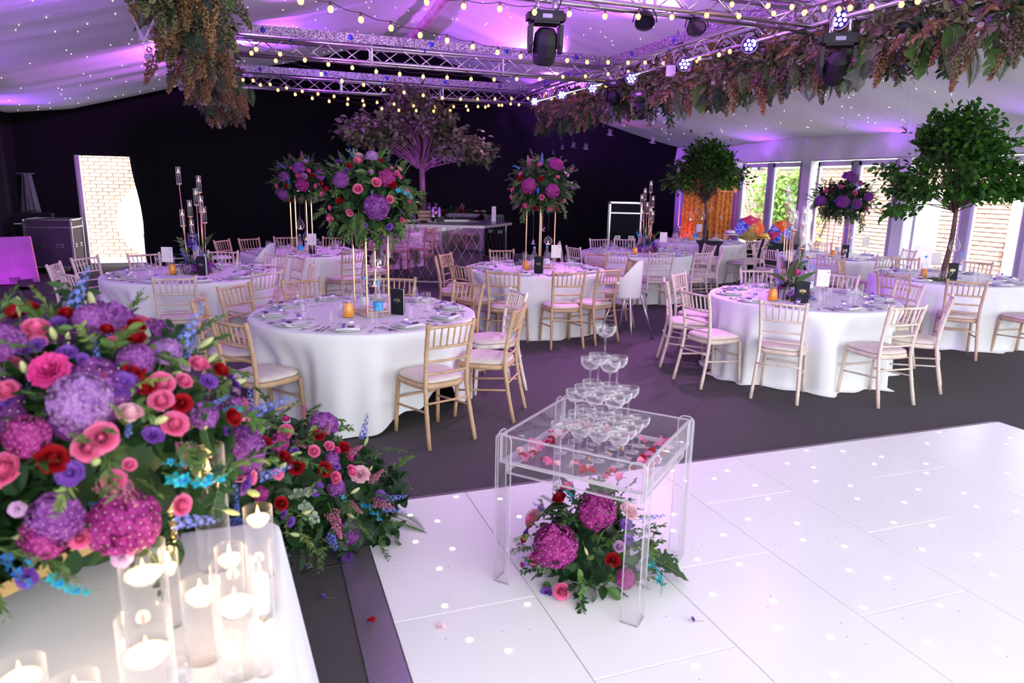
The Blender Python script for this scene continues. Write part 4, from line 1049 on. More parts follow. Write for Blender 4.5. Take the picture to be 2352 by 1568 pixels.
ring('e', (6.12, 10.35), {'fern': [(2040, 520, 90, -.1, -1), (2140, 530, 70, .6, -.6)], 'delph': [(2010, 600, 70, -.3, -1)], 'orch': [(1990, 580, 60, -.8, -.3)], 'rusc': [(2040, 600, 80, -.2, -1), (2100, 610, 70, .5, -.7)]}, (780, 340), .3444, 91)

# ------------------------------------------------------------------ trees
BARK = mat('bark', (0.10, 0.065, 0.045), 0.9, var=0.4, vscale=14, bump=0.8, bscale=60, stretch=(1, 1, .25))
def tree(name, label, base, trunk_top, trunk_r, blobs, n, leaf, green, seed, nparts=300, kinds=None, lean=0.02):
    r = np.random.default_rng(seed); root = thing(name, label, 'tree', base); B0 = np.array(base)
    T = np.array([trunk_top[0], trunk_top[1], trunk_top[2]])-B0
    pts = [T*t+np.array([lean*math.sin(5*t), lean*math.cos(4*t)-lean, 0]) for t in np.linspace(0, 1, 9)]
    pts[0] = np.array([0, 0, 0.0])
    MB().tube(pts, np.linspace(trunk_r*1.25, trunk_r*.75, 9), 10).obj('trunk', BARK, root)
    br = MB(); tips = []
    for c, rad in blobs:
        c = np.array(c)-B0; rad = np.array(rad)
        for k in range(max(10, int(n/110))):
            d = r.normal(size=3); d[2] = abs(d[2])*.8-.25; d /= np.linalg.norm(d); e = c+d*rad*(.72+.35*r.random())
            m = T*.97+(e-T)*.5+np.array([0, 0, .10*rad[2]])
            br.tube([T*(.86+.14*r.random()), m, e], [trunk_r*.3, trunk_r*.16, .003], 5); tips.append((m, e))
    br.obj('branches', BARK, root)
    me = MB().add(LV*np.array([.62, 1, 1])*leaf, LF).mesh('leaf', green)
    b = MB(); k = 0
    for q in range(n):
        m, e = tips[r.integers(len(tips))]; t = .25+.8*r.random()**.7
        p = m+(e-m)*t+r.normal(size=3)*np.array([.10, .10, .07])*(.6+.4*rad.mean())
        d = (e-m)/np.linalg.norm(e-m)+r.normal(size=3)*.6+np.array([0, 0, -.5]); d /= np.linalg.norm(d)
        R = np.array((Vector(d).to_track_quat('Y', 'Z').to_matrix() @ Matrix.Rotation(r.normal()*.7, 3, 'Y')))
        front = (p+B0-np.array([0, 0, CAM_H])) @ FW
        if k < nparts and q % max(1, n//(nparts+20)) == 0:
            k += 1; o = put('leaf', me, root, p, Matrix(R.tolist()).to_euler()); o.scale = (1+.3*r.normal()*.4,)*3
        else: b.add((LV*np.array([.62, 1, 1])*leaf*(.75+.5*r.random())) @ R.T + p, LF)
    stuff(b.obj('foliage', green, root))
    return root
FIC = leafmat('ficus_leaf', (0.012, 0.060, 0.010), (0.075, 0.26, 0.025), .4, .5)
DUSK = leafmat('dusky_leaf', (0.07, 0.08, 0.045), (0.19, 0.20, 0.10), .55, .15)
gt = tree('ficus_tree', 'bushy green indoor tree standing on the gate tree table', (8.05, 6.42, TOPZ+.02), (8.20, 6.50, 1.72), .030, [((8.26, 6.55, 1.90), (.86, .80, .64)), ((8.18, 6.5, 2.45), (.45, .42, .40))], 5200, .082, FIC, 5)
ct = tree('ficus_tree', 'bushy green indoor tree standing on the curtain tree table', (8.70, 12.42, TOPZ+.02), (8.66, 12.40, 1.62), .032, [((8.64, 12.4, 1.95), (.82, .7, .55)), ((8.66, 12.4, 2.45), (.42, .40, .38))], 4400, .085, FIC, 6)
for c, p in (((8.05, 6.42), 'gate'), ((8.70, 12.42), 'curtain')):
    b = MB().lathe([(.0005, .0), (.16, .0), (.165, .012), (.12, .022), (.0005, .03)], 20)
    tag(b.obj('moss_mat', mat('green_moss', (0.06, 0.11, 0.02), .95, var=.4, vscale=60, bump=1, bscale=200), loc=(c[0], c[1], TOPZ)), 'round green moss mat under the %s tree' % p, 'moss mat')
bt = tree('indoor_tree', 'large dusky olive-leaved tree rising behind the mirrored bar', (3.25, 14.35, 0), (3.22, 14.3, 2.35), .07, [((3.15, 14.25, 2.72), (1.15, .75, .55)), ((3.05, 14.25, 3.2), (.62, .55, .55)), ((4.1, 14.2, 2.42), (.55, .5, .36)), ((2.1, 14.2, 2.75), (.5, .5, .38))], 5200, .115, DUSK, 9)
for tree_n, pts, Y, top in (('gate', [(2193, 565, 0)], 6.3, 1.35), ('curtain', [(1613, 498, 0), (1586, 500, 0)], 12.2, 1.8)):
    for x, y, _ in pts: bauble(aty(x, y, Y), top, 'glass tealight teardrop hung from the %s tree' % tree_n, 'baubles hung from the table trees', False, 1.2)
for tree_n, pts, Y, top in (('gate', [(2168, 548, .5)], 6.25, 1.35), ('curtain', [(1598, 486, .6), (1630, 486, 1.2), (1657, 503, 2.0)], 12.1, 1.8)):
    for x, y, h in pts: bird(aty(x, y, Y), .07, h, top, 'crystal bird hung from the %s tree' % tree_n, 'crystal birds in the table trees')

# ------------------------------------------------------------------ bottles, juice, menus and number cards
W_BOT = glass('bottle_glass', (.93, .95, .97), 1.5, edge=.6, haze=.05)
WATER = glass('water', (.985, .99, .995), 1.2)
LBL = mat('blue_label', (0.02, 0.36, 0.75), .4); CAP = mat('blue_cap', (0.08, 0.35, 0.75), .35); LBLW = mat('pale_label', (0.72, 0.76, 0.82), .5)
JUICE = mat('orange_juice', (0.90, 0.36, 0.015), .35, sss=.25)
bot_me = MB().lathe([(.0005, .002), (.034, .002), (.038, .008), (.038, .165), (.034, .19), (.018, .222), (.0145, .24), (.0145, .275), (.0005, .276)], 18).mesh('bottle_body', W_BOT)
botw_me = MB().lathe([(.0005, .006), (.0355, .007), (.0355, .12), (.0005, .121)], 18).mesh('water', WATER)
lab_me = MB().lathe([(.0385, .055), (.0385, .125)], 18)
cap_me = MB().lathe([(.0155, .268), (.0155, .290), (.0005, .291)], 14).mesh('cap', CAP)
def bottle(loc, rotz, blue, lab, grp):
    t = thing('water_bottle', lab, 'bottle', loc, rotz, grp)
    put('bottle_body', bot_me, t); put('water', botw_me, t); put('label', LAB[blue], t); put('cap', cap_me, t)
LAB = {1: lab_me.mesh('label', LBL), 0: lab_me.mesh('label', LBLW)}
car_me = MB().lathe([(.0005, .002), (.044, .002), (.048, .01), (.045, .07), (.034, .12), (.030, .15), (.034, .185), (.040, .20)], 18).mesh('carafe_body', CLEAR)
jui_me = MB().lathe([(.0005, .006), (.043, .006), (.0465, .012), (.0432, .07), (.034, .113), (.0005, .114)], 18).mesh('juice', JUICE)
jbot_me = MB().lathe([(.0005, .006), (.036, .006), (.0365, .13), (.0005, .131)], 16).mesh('juice', JUICE)
def carafe(loc, lab, grp, tall_=False):
    t = thing('juice_carafe', lab, 'carafe', loc, 0, grp)
    if tall_: put('carafe_body', bot_me, t); put('juice', jbot_me, t); put('cap', cap_me, t)
    else: put('carafe_body', car_me, t); put('juice', jui_me, t)
NAVY = mat('black_menu_card', (0.012, 0.016, 0.020), .5, spec=.2, bump=.05, bscale=300); PAPER = mat('cream_paper', (.80, .76, .72), .6); GOLDF = mat('gold_foil', (.85, .66, .30), .3, .9); INK = mat('dark_ink', (.10, .09, .11), .6); GREYI = mat('grey_ink', (.42, .38, .42), .6)
snk = text_mesh('initials', 'SNK', .034, GOLDF); sml2 = MB().box((0, 0, 0), (.018, .0022, .0008)).box((0, .036, 0), (.026, .0022, .0008)).mesh('printed_rule', GOLDF, False)
def menu(loc, rotz, p, sc=1.0):
    t = thing('menu_booklet', 'standing black menu booklet with gold initials on '+p, 'menu', loc, rotz, None); t.scale = (sc,)*3
    h, w_, a = .21, .115, .55
    for s, nm, mt in ((1, 'front_cover', NAVY), (-1, 'back_cover', NAVY)):
        R = rz(s*a/2) if s > 0 else rz(-a/2)
        MB().box(R @ np.array([w_/2, 0, h/2]), (w_, .0022, h), 0, R).obj(nm, mt, t, smooth=False)
    R = rz(0.08); MB().box(R @ np.array([w_*.48, 0, h/2]), (w_*.96, .0015, h*.97), 0, R).obj('page', PAPER, t, smooth=False)
    o = put('initials', snk, t); R = Matrix.Rotation(-a/2, 3, 'Z') @ Matrix.Rotation(PI/2, 3, 'X'); o.matrix_local = Matrix.Translation((math.cos(-a/2)*w_/2+.0014*math.sin(-a/2), math.sin(-a/2)*w_/2-.0014, h*.56)) @ R.to_4x4()
    o = put('printed_rule', sml2, t); o.matrix_local = Matrix.Translation((math.cos(-a/2)*w_/2+.0014*math.sin(-a/2), math.sin(-a/2)*w_/2-.0014, h*.46)) @ R.to_4x4()
    return t
def card(loc, rotz, p, num):
    t = thing('table_number_card', ('white card numbered %s in a gold holder on ' % num if num else 'white card in a gold holder on ')+p, 'table card', loc, rotz)
    h0 = .135
    MB().lathe([(.0005, 0), (.022, 0), (.022, .005), (.004, .008), (.0025, .012), (.0025, h0), (.0005, h0)], 12).obj('holder_stem', GOLD, t)
    th = np.linspace(0, 2*PI, 13); MB().tube([(.012*math.cos(a), .003, h0+.008+.012*math.sin(a)) for a in th], .002, 5).obj('holder_ring', GOLD, t)
    MB().box((0, 0, h0+.095), (.125, .0016, .165)).obj('card', PAPER, t, smooth=False)
    def txt(me, x, z):
        o = put('lettering', me, t); o.matrix_local = Matrix.Translation((x, -.0012, z)) @ Matrix.Rotation(PI/2, 4, 'X'); return o
    if num: txt(text_mesh('number', num, .034, INK), .036, h0+.150)
    if num or p == 'the curtain tree table':
        b = MB()
        for k in range(6): b.box((.020, -.0012, h0+.120-.013*k), (.058-.010*(k % 3), .0006, .0026))
        b.obj('printed_lines', GREYI, t, smooth=False)
        MB().tube([(-.035, -.0014, h0+.045), (-.045, -.0014, h0+.07), (-.030, -.0014, h0+.10), (-.040, -.0014, h0+.125), (-.028, -.0014, h0+.14)], .0012, 4).obj('script_flourish', GREYI, t)
ZT = TOPZ+.0005
def onT(x, y): v = atz(x, y, ZT); return (v.x, v.y, ZT)
CR = math.radians(-20)        # turned towards the middle of the room
JG, BG = None, 'water bottles on the tables'
for key, car, bots, men, crd, num in (
  ('a', (800, 728), [(838, 714, 0), (869, 728, 1)], (915, 722), None, None),
  ('b', (397, 630), [(451, 628, 1)], (466, 632), (388, 632), '12'),
  ('c', None, [(690, 583, 1), (706, 575, 0)], (718, 583), (718, 586), '13'),
  ('d', (1207, 620), [(1226, 618, 0), (1255, 615, 0)], (1238, 628), (1276, 618), '15'),
  ('e', (1458, 585), [(1468, 578, 0)], (1490, 578), (1522, 575), None),
  ('f', (1587, 552), [(1597, 550, 1)], (1620, 552), (1604, 548), None),
  ('g', (1913, 590), [(1922, 584, 0), (1953, 580, 0)], (1940, 592), (1985, 585), '16'),
  ('h', (1774, 690), [(1857, 672, 0)], (1842, 696), (1885, 692), '14'),
  ('i', (2120, 640), [(2200, 630, 0)], (2186, 642), (2145, 635), None)):
    p = TB[key]['p']
    if car: carafe(onT(*car), 'glass carafe of orange juice on '+p, None, key == 'i')
    for k, (x, y, bl) in enumerate(bots): bottle(onT(x, y), .3, bl, ('glass water bottle with bright blue label on ' if bl else 'glass water bottle with pale label and blue cap on ')+p, BG if len(bots) > 1 else None)
    v = onT(*men); menu((v[0]-.055, v[1]+.03, v[2]), CR-.05, p)
    if crd: card(onT(*crd), CR, p, num)
tag(MB().lathe([(.0005, .0), (.055, .0), (.065, .06), (.06, .13), (.07, .145), (.045, .14), (.05, .06), (.0005, .02)], 14).obj('black_bag', mat('black_cloth_bag', (.015, .012, .018), .8), loc=onT(1190, 608)), 'small black cloth bag standing on the highchair table', 'bag')
# ------------------------------------------------------------------ truss rig
TZ0, TZ1, TW = 3.52, 3.73, 0.21
def glitter():
    m = bpy.data.materials.new('glitter_board'); m.use_nodes = True; nt = m.node_tree; b = nt.nodes['Principled BSDF']
    v = nt.nodes.new('ShaderNodeTexNoise'); v.inputs['Scale'].default_value = 85; tc = nt.nodes.new('ShaderNodeTexCoord'); nt.links.new(tc.outputs['Object'], v.inputs[0])
    r = nt.nodes.new('ShaderNodeValToRGB'); r.color_ramp.elements[0].position = .48; r.color_ramp.elements[1].position = .62
    r.color_ramp.elements[0].color = (.10, .09, .11, 1); r.color_ramp.elements[1].color = (.75, .72, .78, 1)
    nt.links.new(v.outputs[0], r.inputs[0]); nt.links.new(r.outputs[0], b.inputs['Base Color']); b.inputs['Roughness'].default_value = .35; b.inputs['Metallic'].default_value = .5
    return m
GLIT = glitter(); BTAPE = mat('blue_tape', (.02, .05, .42), .4)
BR = {}
def truss(a, bb, label, strip):
    a, bb = Vector(a), Vector(bb); L = (bb-a).length; ang = math.atan2(bb.y-a.y, bb.x-a.x)
    t = thing('lighting_truss', label, 'truss', (a.x, a.y, TZ0), ang)
    h = TZ1-TZ0; w2 = TW/2
    me = MB().tube([(0, 0, 0), (L, 0, 0)], .024, 10).mesh('chord', ALU)
    for y in (-w2, w2):
        for z in (0, h): put('chord', me, t, (0, y, z))
    n = max(2, round(L/.27)); st = L/n
    key = round(st, 4)
    if key not in BR: BR[key] = (MB().tube([(0, 0, 0), (st, 0, h)], .0085, 6).mesh('brace', ALU), MB().tube([(0, 0, 0), (st, TW, 0)], .0085, 6).mesh('brace', ALU))
    for k in range(n):
        for y, up in ((-w2, k % 2), (w2, (k+1) % 2)):
            o = put('brace', BR[key][0], t, (k*st, y, 0))
            if up: o.location.z = h; o.scale = (1, 1, -1)
        if strip is not None and k % 2 == 0: o = put('brace', BR[key][1], t, (k*st, -w2, 0))
    for x in np.arange(0.02, L+.02, L/3.0):
        b = MB()
        for y in (-w2, w2): b.box((min(x, L-.01), y, h/2), (.022, .03, h+.05))
        b.obj('end_frame', ALU, t, smooth=False)
    if strip is not None:
        MB().box((L/2, strip*(w2+.035), h+.095), (L, .018, .125)).obj('glitter_strip', GLIT, t, smooth=False)
        for x in np.arange(.55, L, 1.18): MB().lathe([(.0005, .006), (.036, .006), (.036, 0)], 14, R=np.array([[1, 0, 0], [0, 0, strip], [0, 1, 0]]), c=(x, strip*(w2+.045), h+.095)).obj('tape_disc', BTAPE, t)
        for x in np.arange(.9, L, 1.9): MB().tube([(x, strip*w2, h-.001), (x+.03, strip*w2, h-.001)], .0255, 10).obj('tape_band', BTAPE, t)
    return t
XTL, XTR = -.30, 5.75
truss((XTL, 14.8, 0), (XTR, 14.8, 0), 'silver box truss with glitter strip nearest the black drapes', -1)
truss((XTL, 11.05, 0), (XTR, 11.05, 0), 'silver box truss with glitter strip crossing the middle of the rig', -1)
truss((XTL, 6.55, 0), (XTR, 6.55, 0), 'silver box truss carrying a hanging moving head and spare lamps', -1)
truss((XTL, 2.6, 0), (XTL, 14.9, 0), 'silver side truss hidden behind the leafy garland and crystal birds', None)
truss((XTR, 2.6, 0), (XTR, 14.9, 0), 'silver side truss carrying the lit lamps and flower garland', 1)

# ------------------------------------------------------------------ festoon lights
BULB = emitter('warm_bulb', (1.0, .46, .10), 5.0)
DARK = mat('black_cable', (.02, .018, .02), .5)
bulb_me = MB().lathe([(.0005, -.066), (.014, -.063), (.0225, -.045), (.0215, -.030), (.012, -.018), (.010, -.014)], 12).mesh('bulb', BULB)
sock_me = MB().lathe([(.0005, .012), (.011, .010), (.0125, -.016), (.0005, -.018)], 8).mesh('socket', mat('dark_socket', (.10, .06, .04), .5))
def festoon(label, px, y0, y1, hooks=None):
    pts = [aty(x, y-7, y0+(y1-y0)*i/(len(px)-1)) for i, (x, y) in enumerate(px)]
    o = pts[0]; t = thing('festoon_lights', label, 'string lights', o, 0, 'festoon strings across the rig')
    P = [(p-o) for p in pts]
    path = ([hooks[0]-o] if hooks else [])+P+([hooks[1]-o] if hooks else [])
    Q = []
    for i in range(len(path)-1):
        for k in range(4): s = k/4; q = path[i].lerp(path[i+1], s); Q.append((q.x, q.y, q.z+.014-.02*math.sin(PI*s)))
    Q.append(tuple(path[-1]))
    MB().tube(Q, .0035, 5).obj('cable', DARK, t)
    for p in P:
        s_ = put('socket', sock_me, t, p); put('bulb', bulb_me, s_)
V3 = Vector
festoon('festoon string sagging from the front rig towards the lit side truss', [(690, -5), (759, 15), (829, 40), (898, 60), (965, 77), (1027, 90), (1086, 105), (1143, 118), (1196, 128), (1250, 132), (1303, 138), (1349, 142), (1397, 143), (1443, 144), (1482, 144)], 5.6, 9.6)
festoon('festoon string running along the front truss with the moving head', [(980, 0), (1065, 10), (1148, 16), (1228, 24), (1308, 28), (1390, 34), (1467, 35), (1544, 36), (1624, 32), (1698, 34), (1778, 28), (1850, 25)], 6.3, 6.3)
festoon('festoon string hanging just below the middle truss', [(540, 100), (588, 112), (643, 123), (700, 137), (754, 147), (809, 155), (864, 164), (918, 170), (972, 176), (1027, 178), (1082, 182), (1135, 183), (1187, 182), (1240, 182), (1293, 177), (1345, 176), (1397, 171)], 9.2, 10.8)
festoon('festoon string dropping from the leafy garland towards the indoor tree', [(532, 98), (577, 121), (633, 139), (738, 170), (785, 186), (835, 195), (881, 206), (928, 213), (972, 220), (1016, 226), (1058, 229), (1097, 229), (1137, 229), (1175, 228), (1213, 228)], 9.4, 13.4)
festoon('festoon string swagged in front of the black drapes, lower of two', [(558, 184), (598, 196), (638, 208), (678, 218), (717, 227), (756, 234), (798, 241), (836, 243), (877, 251), (916, 255), (956, 256), (996, 257), (1034, 256), (1075, 255), (1115, 248), (1153, 244), (1192, 243)], 12.6, 14.2)
festoon('festoon string swagged in front of the black drapes, upper of two', [(581, 186), (620, 195), (658, 203), (694, 211), (730, 217), (767, 223), (799, 229), (833, 233), (866, 237), (905, 241), (950, 245), (1000, 247), (1042, 247), (1071, 246), (1098, 247), (1122, 245), (1146, 244), (1173, 241)], 13.0, 14.5)
festoon('festoon string along the lit side truss beside the flower garland', [(1250, 223), (1267, 229), (1282, 223), (1305, 220), (1320, 214), (1344, 209), (1352, 207), (1377, 201), (1392, 200), (1415, 193), (1443, 165), (1500, 157), (1524, 145), (1552, 149), (1575, 138), (1600, 140), (1607, 133), (1652, 125), (1677, 117)], 14.2, 7.6)
festoon('festoon string on the side truss above the pale roses', [(1682, 7), (1765, 10), (1820, 13), (1848, 26), (1894, 16), (1928, 18), (1954, 14), (2003, 12), (2072, 5), (2110, -3)], 6.4, 4.6)

# ------------------------------------------------------------------ stage lamps
LENS = mat('dark_lens', (.01, .01, .02), .05, spec=.8); HOUS = mat('lamp_housing', (.014, .012, .017), .4, spec=.3); SILV = mat('lamp_shell_silver', (.45, .42, .48), .4, .6)
def moving_head(loc, rotz, pitch, label, s=1.0, top=TZ0):
    t = thing('moving_head_light', label, 'stage light', loc, rotz); t.scale = (s,)*3
    MB().box((0, 0, -.05), (.30, .20, .09)).box((0, 0, -.10), (.24, .17, .03)).box((-.165, 0, -.05), (.03, .14, .06)).box((.165, 0, -.05), (.03, .14, .06)).obj('base', HOUS, t, smooth=False)
    MB().box((0, -.101, -.055), (.09, .003, .035)).obj('display', mat('lamp_display', (.35, .35, .42), .3), t, smooth=False)
    for sx in (-1, 1):
        MB().poly([(-.075, -.12), (.075, -.12), (.07, -.30), (.045, -.36), (-.045, -.36), (-.07, -.30)], .035, T=np.array([[0, 0, sx, sx*.125], [1, 0, 0, 0], [0, 1, 0, 0], [0, 0, 0, 1]])).obj('yoke_arm', HOUS, t, smooth=False)
        for y in (-.06, .06):
            MB().tube([(sx*.08, y, -.01), (sx*.08, y, .04), (sx*.08, y, max(.06, (top-loc[2])/s))], .012, 6).obj('clamp', ALU, t)
    R = np.array(Matrix.Rotation(pitch, 3, 'X'))
    hd = MB().lathe([(.0005, .16), (.07, .155), (.105, .11), (.115, .03), (.112, -.08), (.10, -.15), (.085, -.165)], 8, R=R, c=(0, 0, -.30)).obj('head', HOUS, t, smooth=False)
    MB().lathe([(.084, -.16), (.06, -.15), (.0005, -.145)], 16, R=R, c=(0, 0, -.30)).obj('lens', LENS, hd)
    MB().tube([(.10, .05, -.02), (.16, .08, .12), (.08, .09, .24), (.0, .06, .28)], .008, 5).obj('cable', DARK, t)
    return t
moving_head((2.66, 6.55, 3.40), math.radians(-12), .35, 'black moving head light hanging under the front truss')
v = aty(1842, 118, 6.0); moving_head((5.62, 6.0, 3.36), math.radians(-35), .9, 'black moving head light beside the big pale monstera leaf', 1.05)
moving_head((5.60, 10.75, 3.50), math.radians(-40), 1.3, 'black moving head light at the joint of middle and side truss', .9)
moving_head((5.85, 10.3, 3.30), math.radians(-60), .6, 'black moving head light half buried in the flower garland', .9)
moving_head((-.42, 6.6, 3.42), math.radians(30), 1.2, 'black moving head light buried in the leafy garland', 1.1)
moving_head((-.40, 10.9, 3.38), math.radians(20), 1.0, 'black moving head light at the leafy garland tip', .9)
BLED = emitter('cool_led', (.72, .74, 1.0), 16)
led1 = MB().lathe([(.0005, .003), (.014, .002), (.016, 0)], 10).mesh('led', BLED)
PG = 'lit LED lamps along the side truss'
def par(loc, direction, label, group, lit=True, s=1.0, top=TZ0+.1):
    t = thing('led_par_lamp', label, 'stage light', loc, 0, group)
    d = Vector(direction).normalized(); q = d.to_track_quat('Z', 'Y').to_euler()
    h = MB().lathe([(.0005, -.09), (.07, -.085), (.088, -.06), (.094, -.02), (.10, 0), (.10, .012), (.092, .014), (.09, .002), (.0005, .002)], 20).obj('housing', SILV if lit else HOUS, t, rot=q); h.scale = (s,)*3
    if lit:
        for k in range(7):
            a = k*PI/3; rr = 0 if k == 6 else .052; put('led', led1, h, (rr*math.cos(a), rr*math.sin(a), .003), None, 1.15)
        MB().lathe([(.0005, .0025), (.088, .0025)], 20).obj('lens', mat('violet_lens', (.08, .03, .35), .1), h)
    else: MB().lathe([(.0005, .0025), (.088, .0025)], 20).obj('lens', LENS, h)
    th = np.linspace(0, PI, 9); side = d.cross(Vector((0, 0, 1))).normalized()
    MB().tube([tuple(side*(.118*s*math.cos(a))+Vector((0, 0, .15*s*math.sin(a)))) for a in th], .007, 5).obj('yoke', DARK, t)
    MB().tube([(0, 0, .14*s), (0, 0, max(.16, top-loc[2]))], .010, 6).obj('clamp', DARK, t)
    return t
PARS = [((1929, 45), 5.35), ((1722, 103), 7.45), ((1572, 147), 8.95), ((1450, 180), 10.75), ((1361, 203), 12.15), ((1290, 218), 13.45), ((1228, 233), 14.75)]
NEAR = ['above the buff flowers', 'beside the large moving head', 'beside the small white floodlight', 'at the middle truss joint', 'beyond the buried moving head', 'between middle and back truss', 'at the back truss corner']
for ((x, y), Y), nb in zip(PARS, NEAR):
    v = atx(x, y, XTR-.16)
    par(v, Vector((-.25, -.75, -.35)), 'violet-lit round LED lamp on the side truss, '+nb, PG)
for x, Y, nb in ((3.75, 6.5, 'nearer the moving head'), (4.35, 6.5, 'nearer the side truss')):
    par((x, 6.62, 3.42), Vector((-.2, -.5, -.7)), 'unlit black lamp under the front truss, '+nb, None, False, 1.0, 3.5)
fl = thing('floodlight', 'small flat white floodlight clipped on the side truss', 'floodlight', atx(1541, 163, 5.6), -.6)
MB().box((0, 0, 0), (.15, .05, .17)).obj('housing', HOUS, fl, smooth=False); MB().box((0, -.027, 0), (.13, .006, .15)).obj('lens', mat('frosted_lens', (.8, .76, .82), .5), fl, smooth=False); MB().tube([(0, .02, .08), (0, .03, .2)], .01, 5).obj('clamp', DARK, fl)

# coloured light: wash from the lit lamps, uplight on the lining
VIO = (.40, .07, 1.0); MAG = (.80, .28, .92)
for (px, Y), tgt in zip(PARS, ((2.6, 5.0, .7), (4.2, 6.5, .7), (3.6, 7.0, .7), (2.6, 8.0, .7), (.6, 9.0, .7), (-.2, 10.5, .7), (1.0, 11.5, .7))):
    v = atx(px[0], px[1], XTR-.16); d = (Vector(tgt)-v).normalized()
    spot('par_beam', v+d*.05, tgt, 430, MAG, 52, .9, .12)
def uplight(loc, tgt, power, ang, label, col=VIO):
    par(loc, Vector(tgt)-Vector(loc), label, 'uplight lamps on the rig', False, .8, max(loc[2]+.05, TZ1))
    d = (Vector(tgt)-Vector(loc)).normalized(); spot('up_beam', Vector(loc)+d*.06, tgt, power, col, ang, .8, .05)
UL = [((-.30, 13.2, 3.83), (1.8, 13.2, 4.6), 'back of the leafy truss'), ((-.30, 9.6, 3.83), (1.8, 9.4, 4.5), 'middle of the leafy truss'), ((-.30, 5.4, 3.83), (1.6, 5.4, 4.5), 'front of the leafy truss'),
      ((5.75, 13.2, 3.83), (4.2, 13.0, 4.6), 'back of the flower truss'), ((5.75, 9.2, 3.83), (4.2, 9.2, 4.5), 'middle of the flower truss'), ((5.75, 6.0, 3.83), (4.4, 6.9, 4.5), 'front of the flower truss'),
      ((-.30, 7.2, 3.83), (-2.6, 7.6, 3.6), 'outer side of the leafy truss'), ((-.30, 12.0, 3.83), (-1.9, 13.2, 3.6), 'outer back of the leafy truss'), ((5.75, 14.0, 3.83), (7.6, 15.6, 3.6), 'outer back of the flower truss')]
for k, (l, tg, n) in enumerate(UL): uplight(l, tg, 900, 125, 'small black uplight lamp on the '+n, (VIO, (.62, .14, .95))[k % 2])
spot('tree_beam', (3.4, 13.6, 1.3), (3.2, 14.3, 3.0), 120, VIO, 80, .7, .04)
spot('bar_beam', (1.25, 13.3, .25), (1.9, 13.7, .7), 14, (.55, .30, 1.0), 100, .8, .04)
for y, n in ((14.5, 'the silver flight case'), (10.5, 'the doorway candelabra table'), (6.5, 'the carpet edge')):  # unseen lamps added to wash the left lining violet
    t = thing('wall_uplight', 'added unseen uplight under the solid side wall eave near '+n, 'uplight', (-4.22, y, 2.2))
    MB().lathe([(.0005, -.05), (.03, -.05), (.035, .03), (.0005, .032)], 12).obj('housing', HOUS, t); MB().box((-.10, 0, -.02), (.14, .02, .02)).obj('bracket', HOUS, t, smooth=False)
    spot('wall_beam', (-4.20, y, 2.26), (-2.9, y, 3.2), 90, (.36, .08, 1.0), 120, .9, .03)
for y, n in ((13.3, 'first'), (9.9, 'second'), (7.0, 'third')):
    t = thing('wall_uplight', 'slim white uplight under the eave, %s from the orange curtain' % n, 'uplight', (10.62, y, 2.30))
    MB().lathe([(.0005, -.05), (.03, -.05), (.035, .03), (.0005, .032)], 12).obj('housing', SILV, t); MB().box((.08, 0, -.02), (.14, .02, .02)).obj('bracket', SILV, t, smooth=False)
    spot('wall_beam', (10.60, y, 2.36), (10.35, y-.1, 2.9), 22, VIO, 130, .8, .03)

# ------------------------------------------------------------------ garlands hung on the side trusses
def garland(name, label, X, Y0, Y1, z, rx, rzz, recipe, hangers, seed, corem, big=None):
    r = np.random.default_rng(seed); org = (X, Y0, z); root = thing(name, label, 'garland', org)
    b = MB()
    for q in range(int(420*(Y1-Y0))):
        a = r.random()*2*PI; p = np.array([rx*.85*math.cos(a)*r.random()**.4, r.random()*(Y1-Y0), rzz*.85*math.sin(a)*r.random()**.4])
        b.add((LV*np.array([.5, 1, 1])*(.07+.06*r.random())) @ rand_rot(r).T + p, LF)
    stuff(b.obj('greenery', GR[corem], root))
    MB().tube([(0, 0, .02), (0, Y1-Y0, .02)], .05, 8).obj('core_pole', GR['dark'], root)
    for kind, (n, s0, s1) in recipe.items():
        for k in range(n):
            a = r.random()*2*PI; y = r.random()*(Y1-Y0); d = np.array([math.cos(a), r.normal()*.5, math.sin(a)])
            flower(root, kind, (rx*.7*math.cos(a), y, rzz*.7*math.sin(a)), d+np.array([0, 0, -.15]), s0+(s1-s0)*r.random())
    for kind, (n, s0, s1) in hangers.items():
        for k in range(n):
            y = r.random()*(Y1-Y0); flower(root, kind, (rx*.6*r.normal(), y, -rzz*(.3+.5*r.random())), (r.normal()*.35, r.normal()*.35, -1), s0+(s1-s0)*r.random())
    for kind, px, py, size, dx, dy in (big or []):
        v = atx(px, py, X-rx*.5); dist = (v-Vector((0, 0, CAM_H))).dot(Vector(FW))
        flower(root, kind, v-Vector(org), RT*dx-UP*dy-FW*.05, size/FPX*dist, spin=.2)
    return root
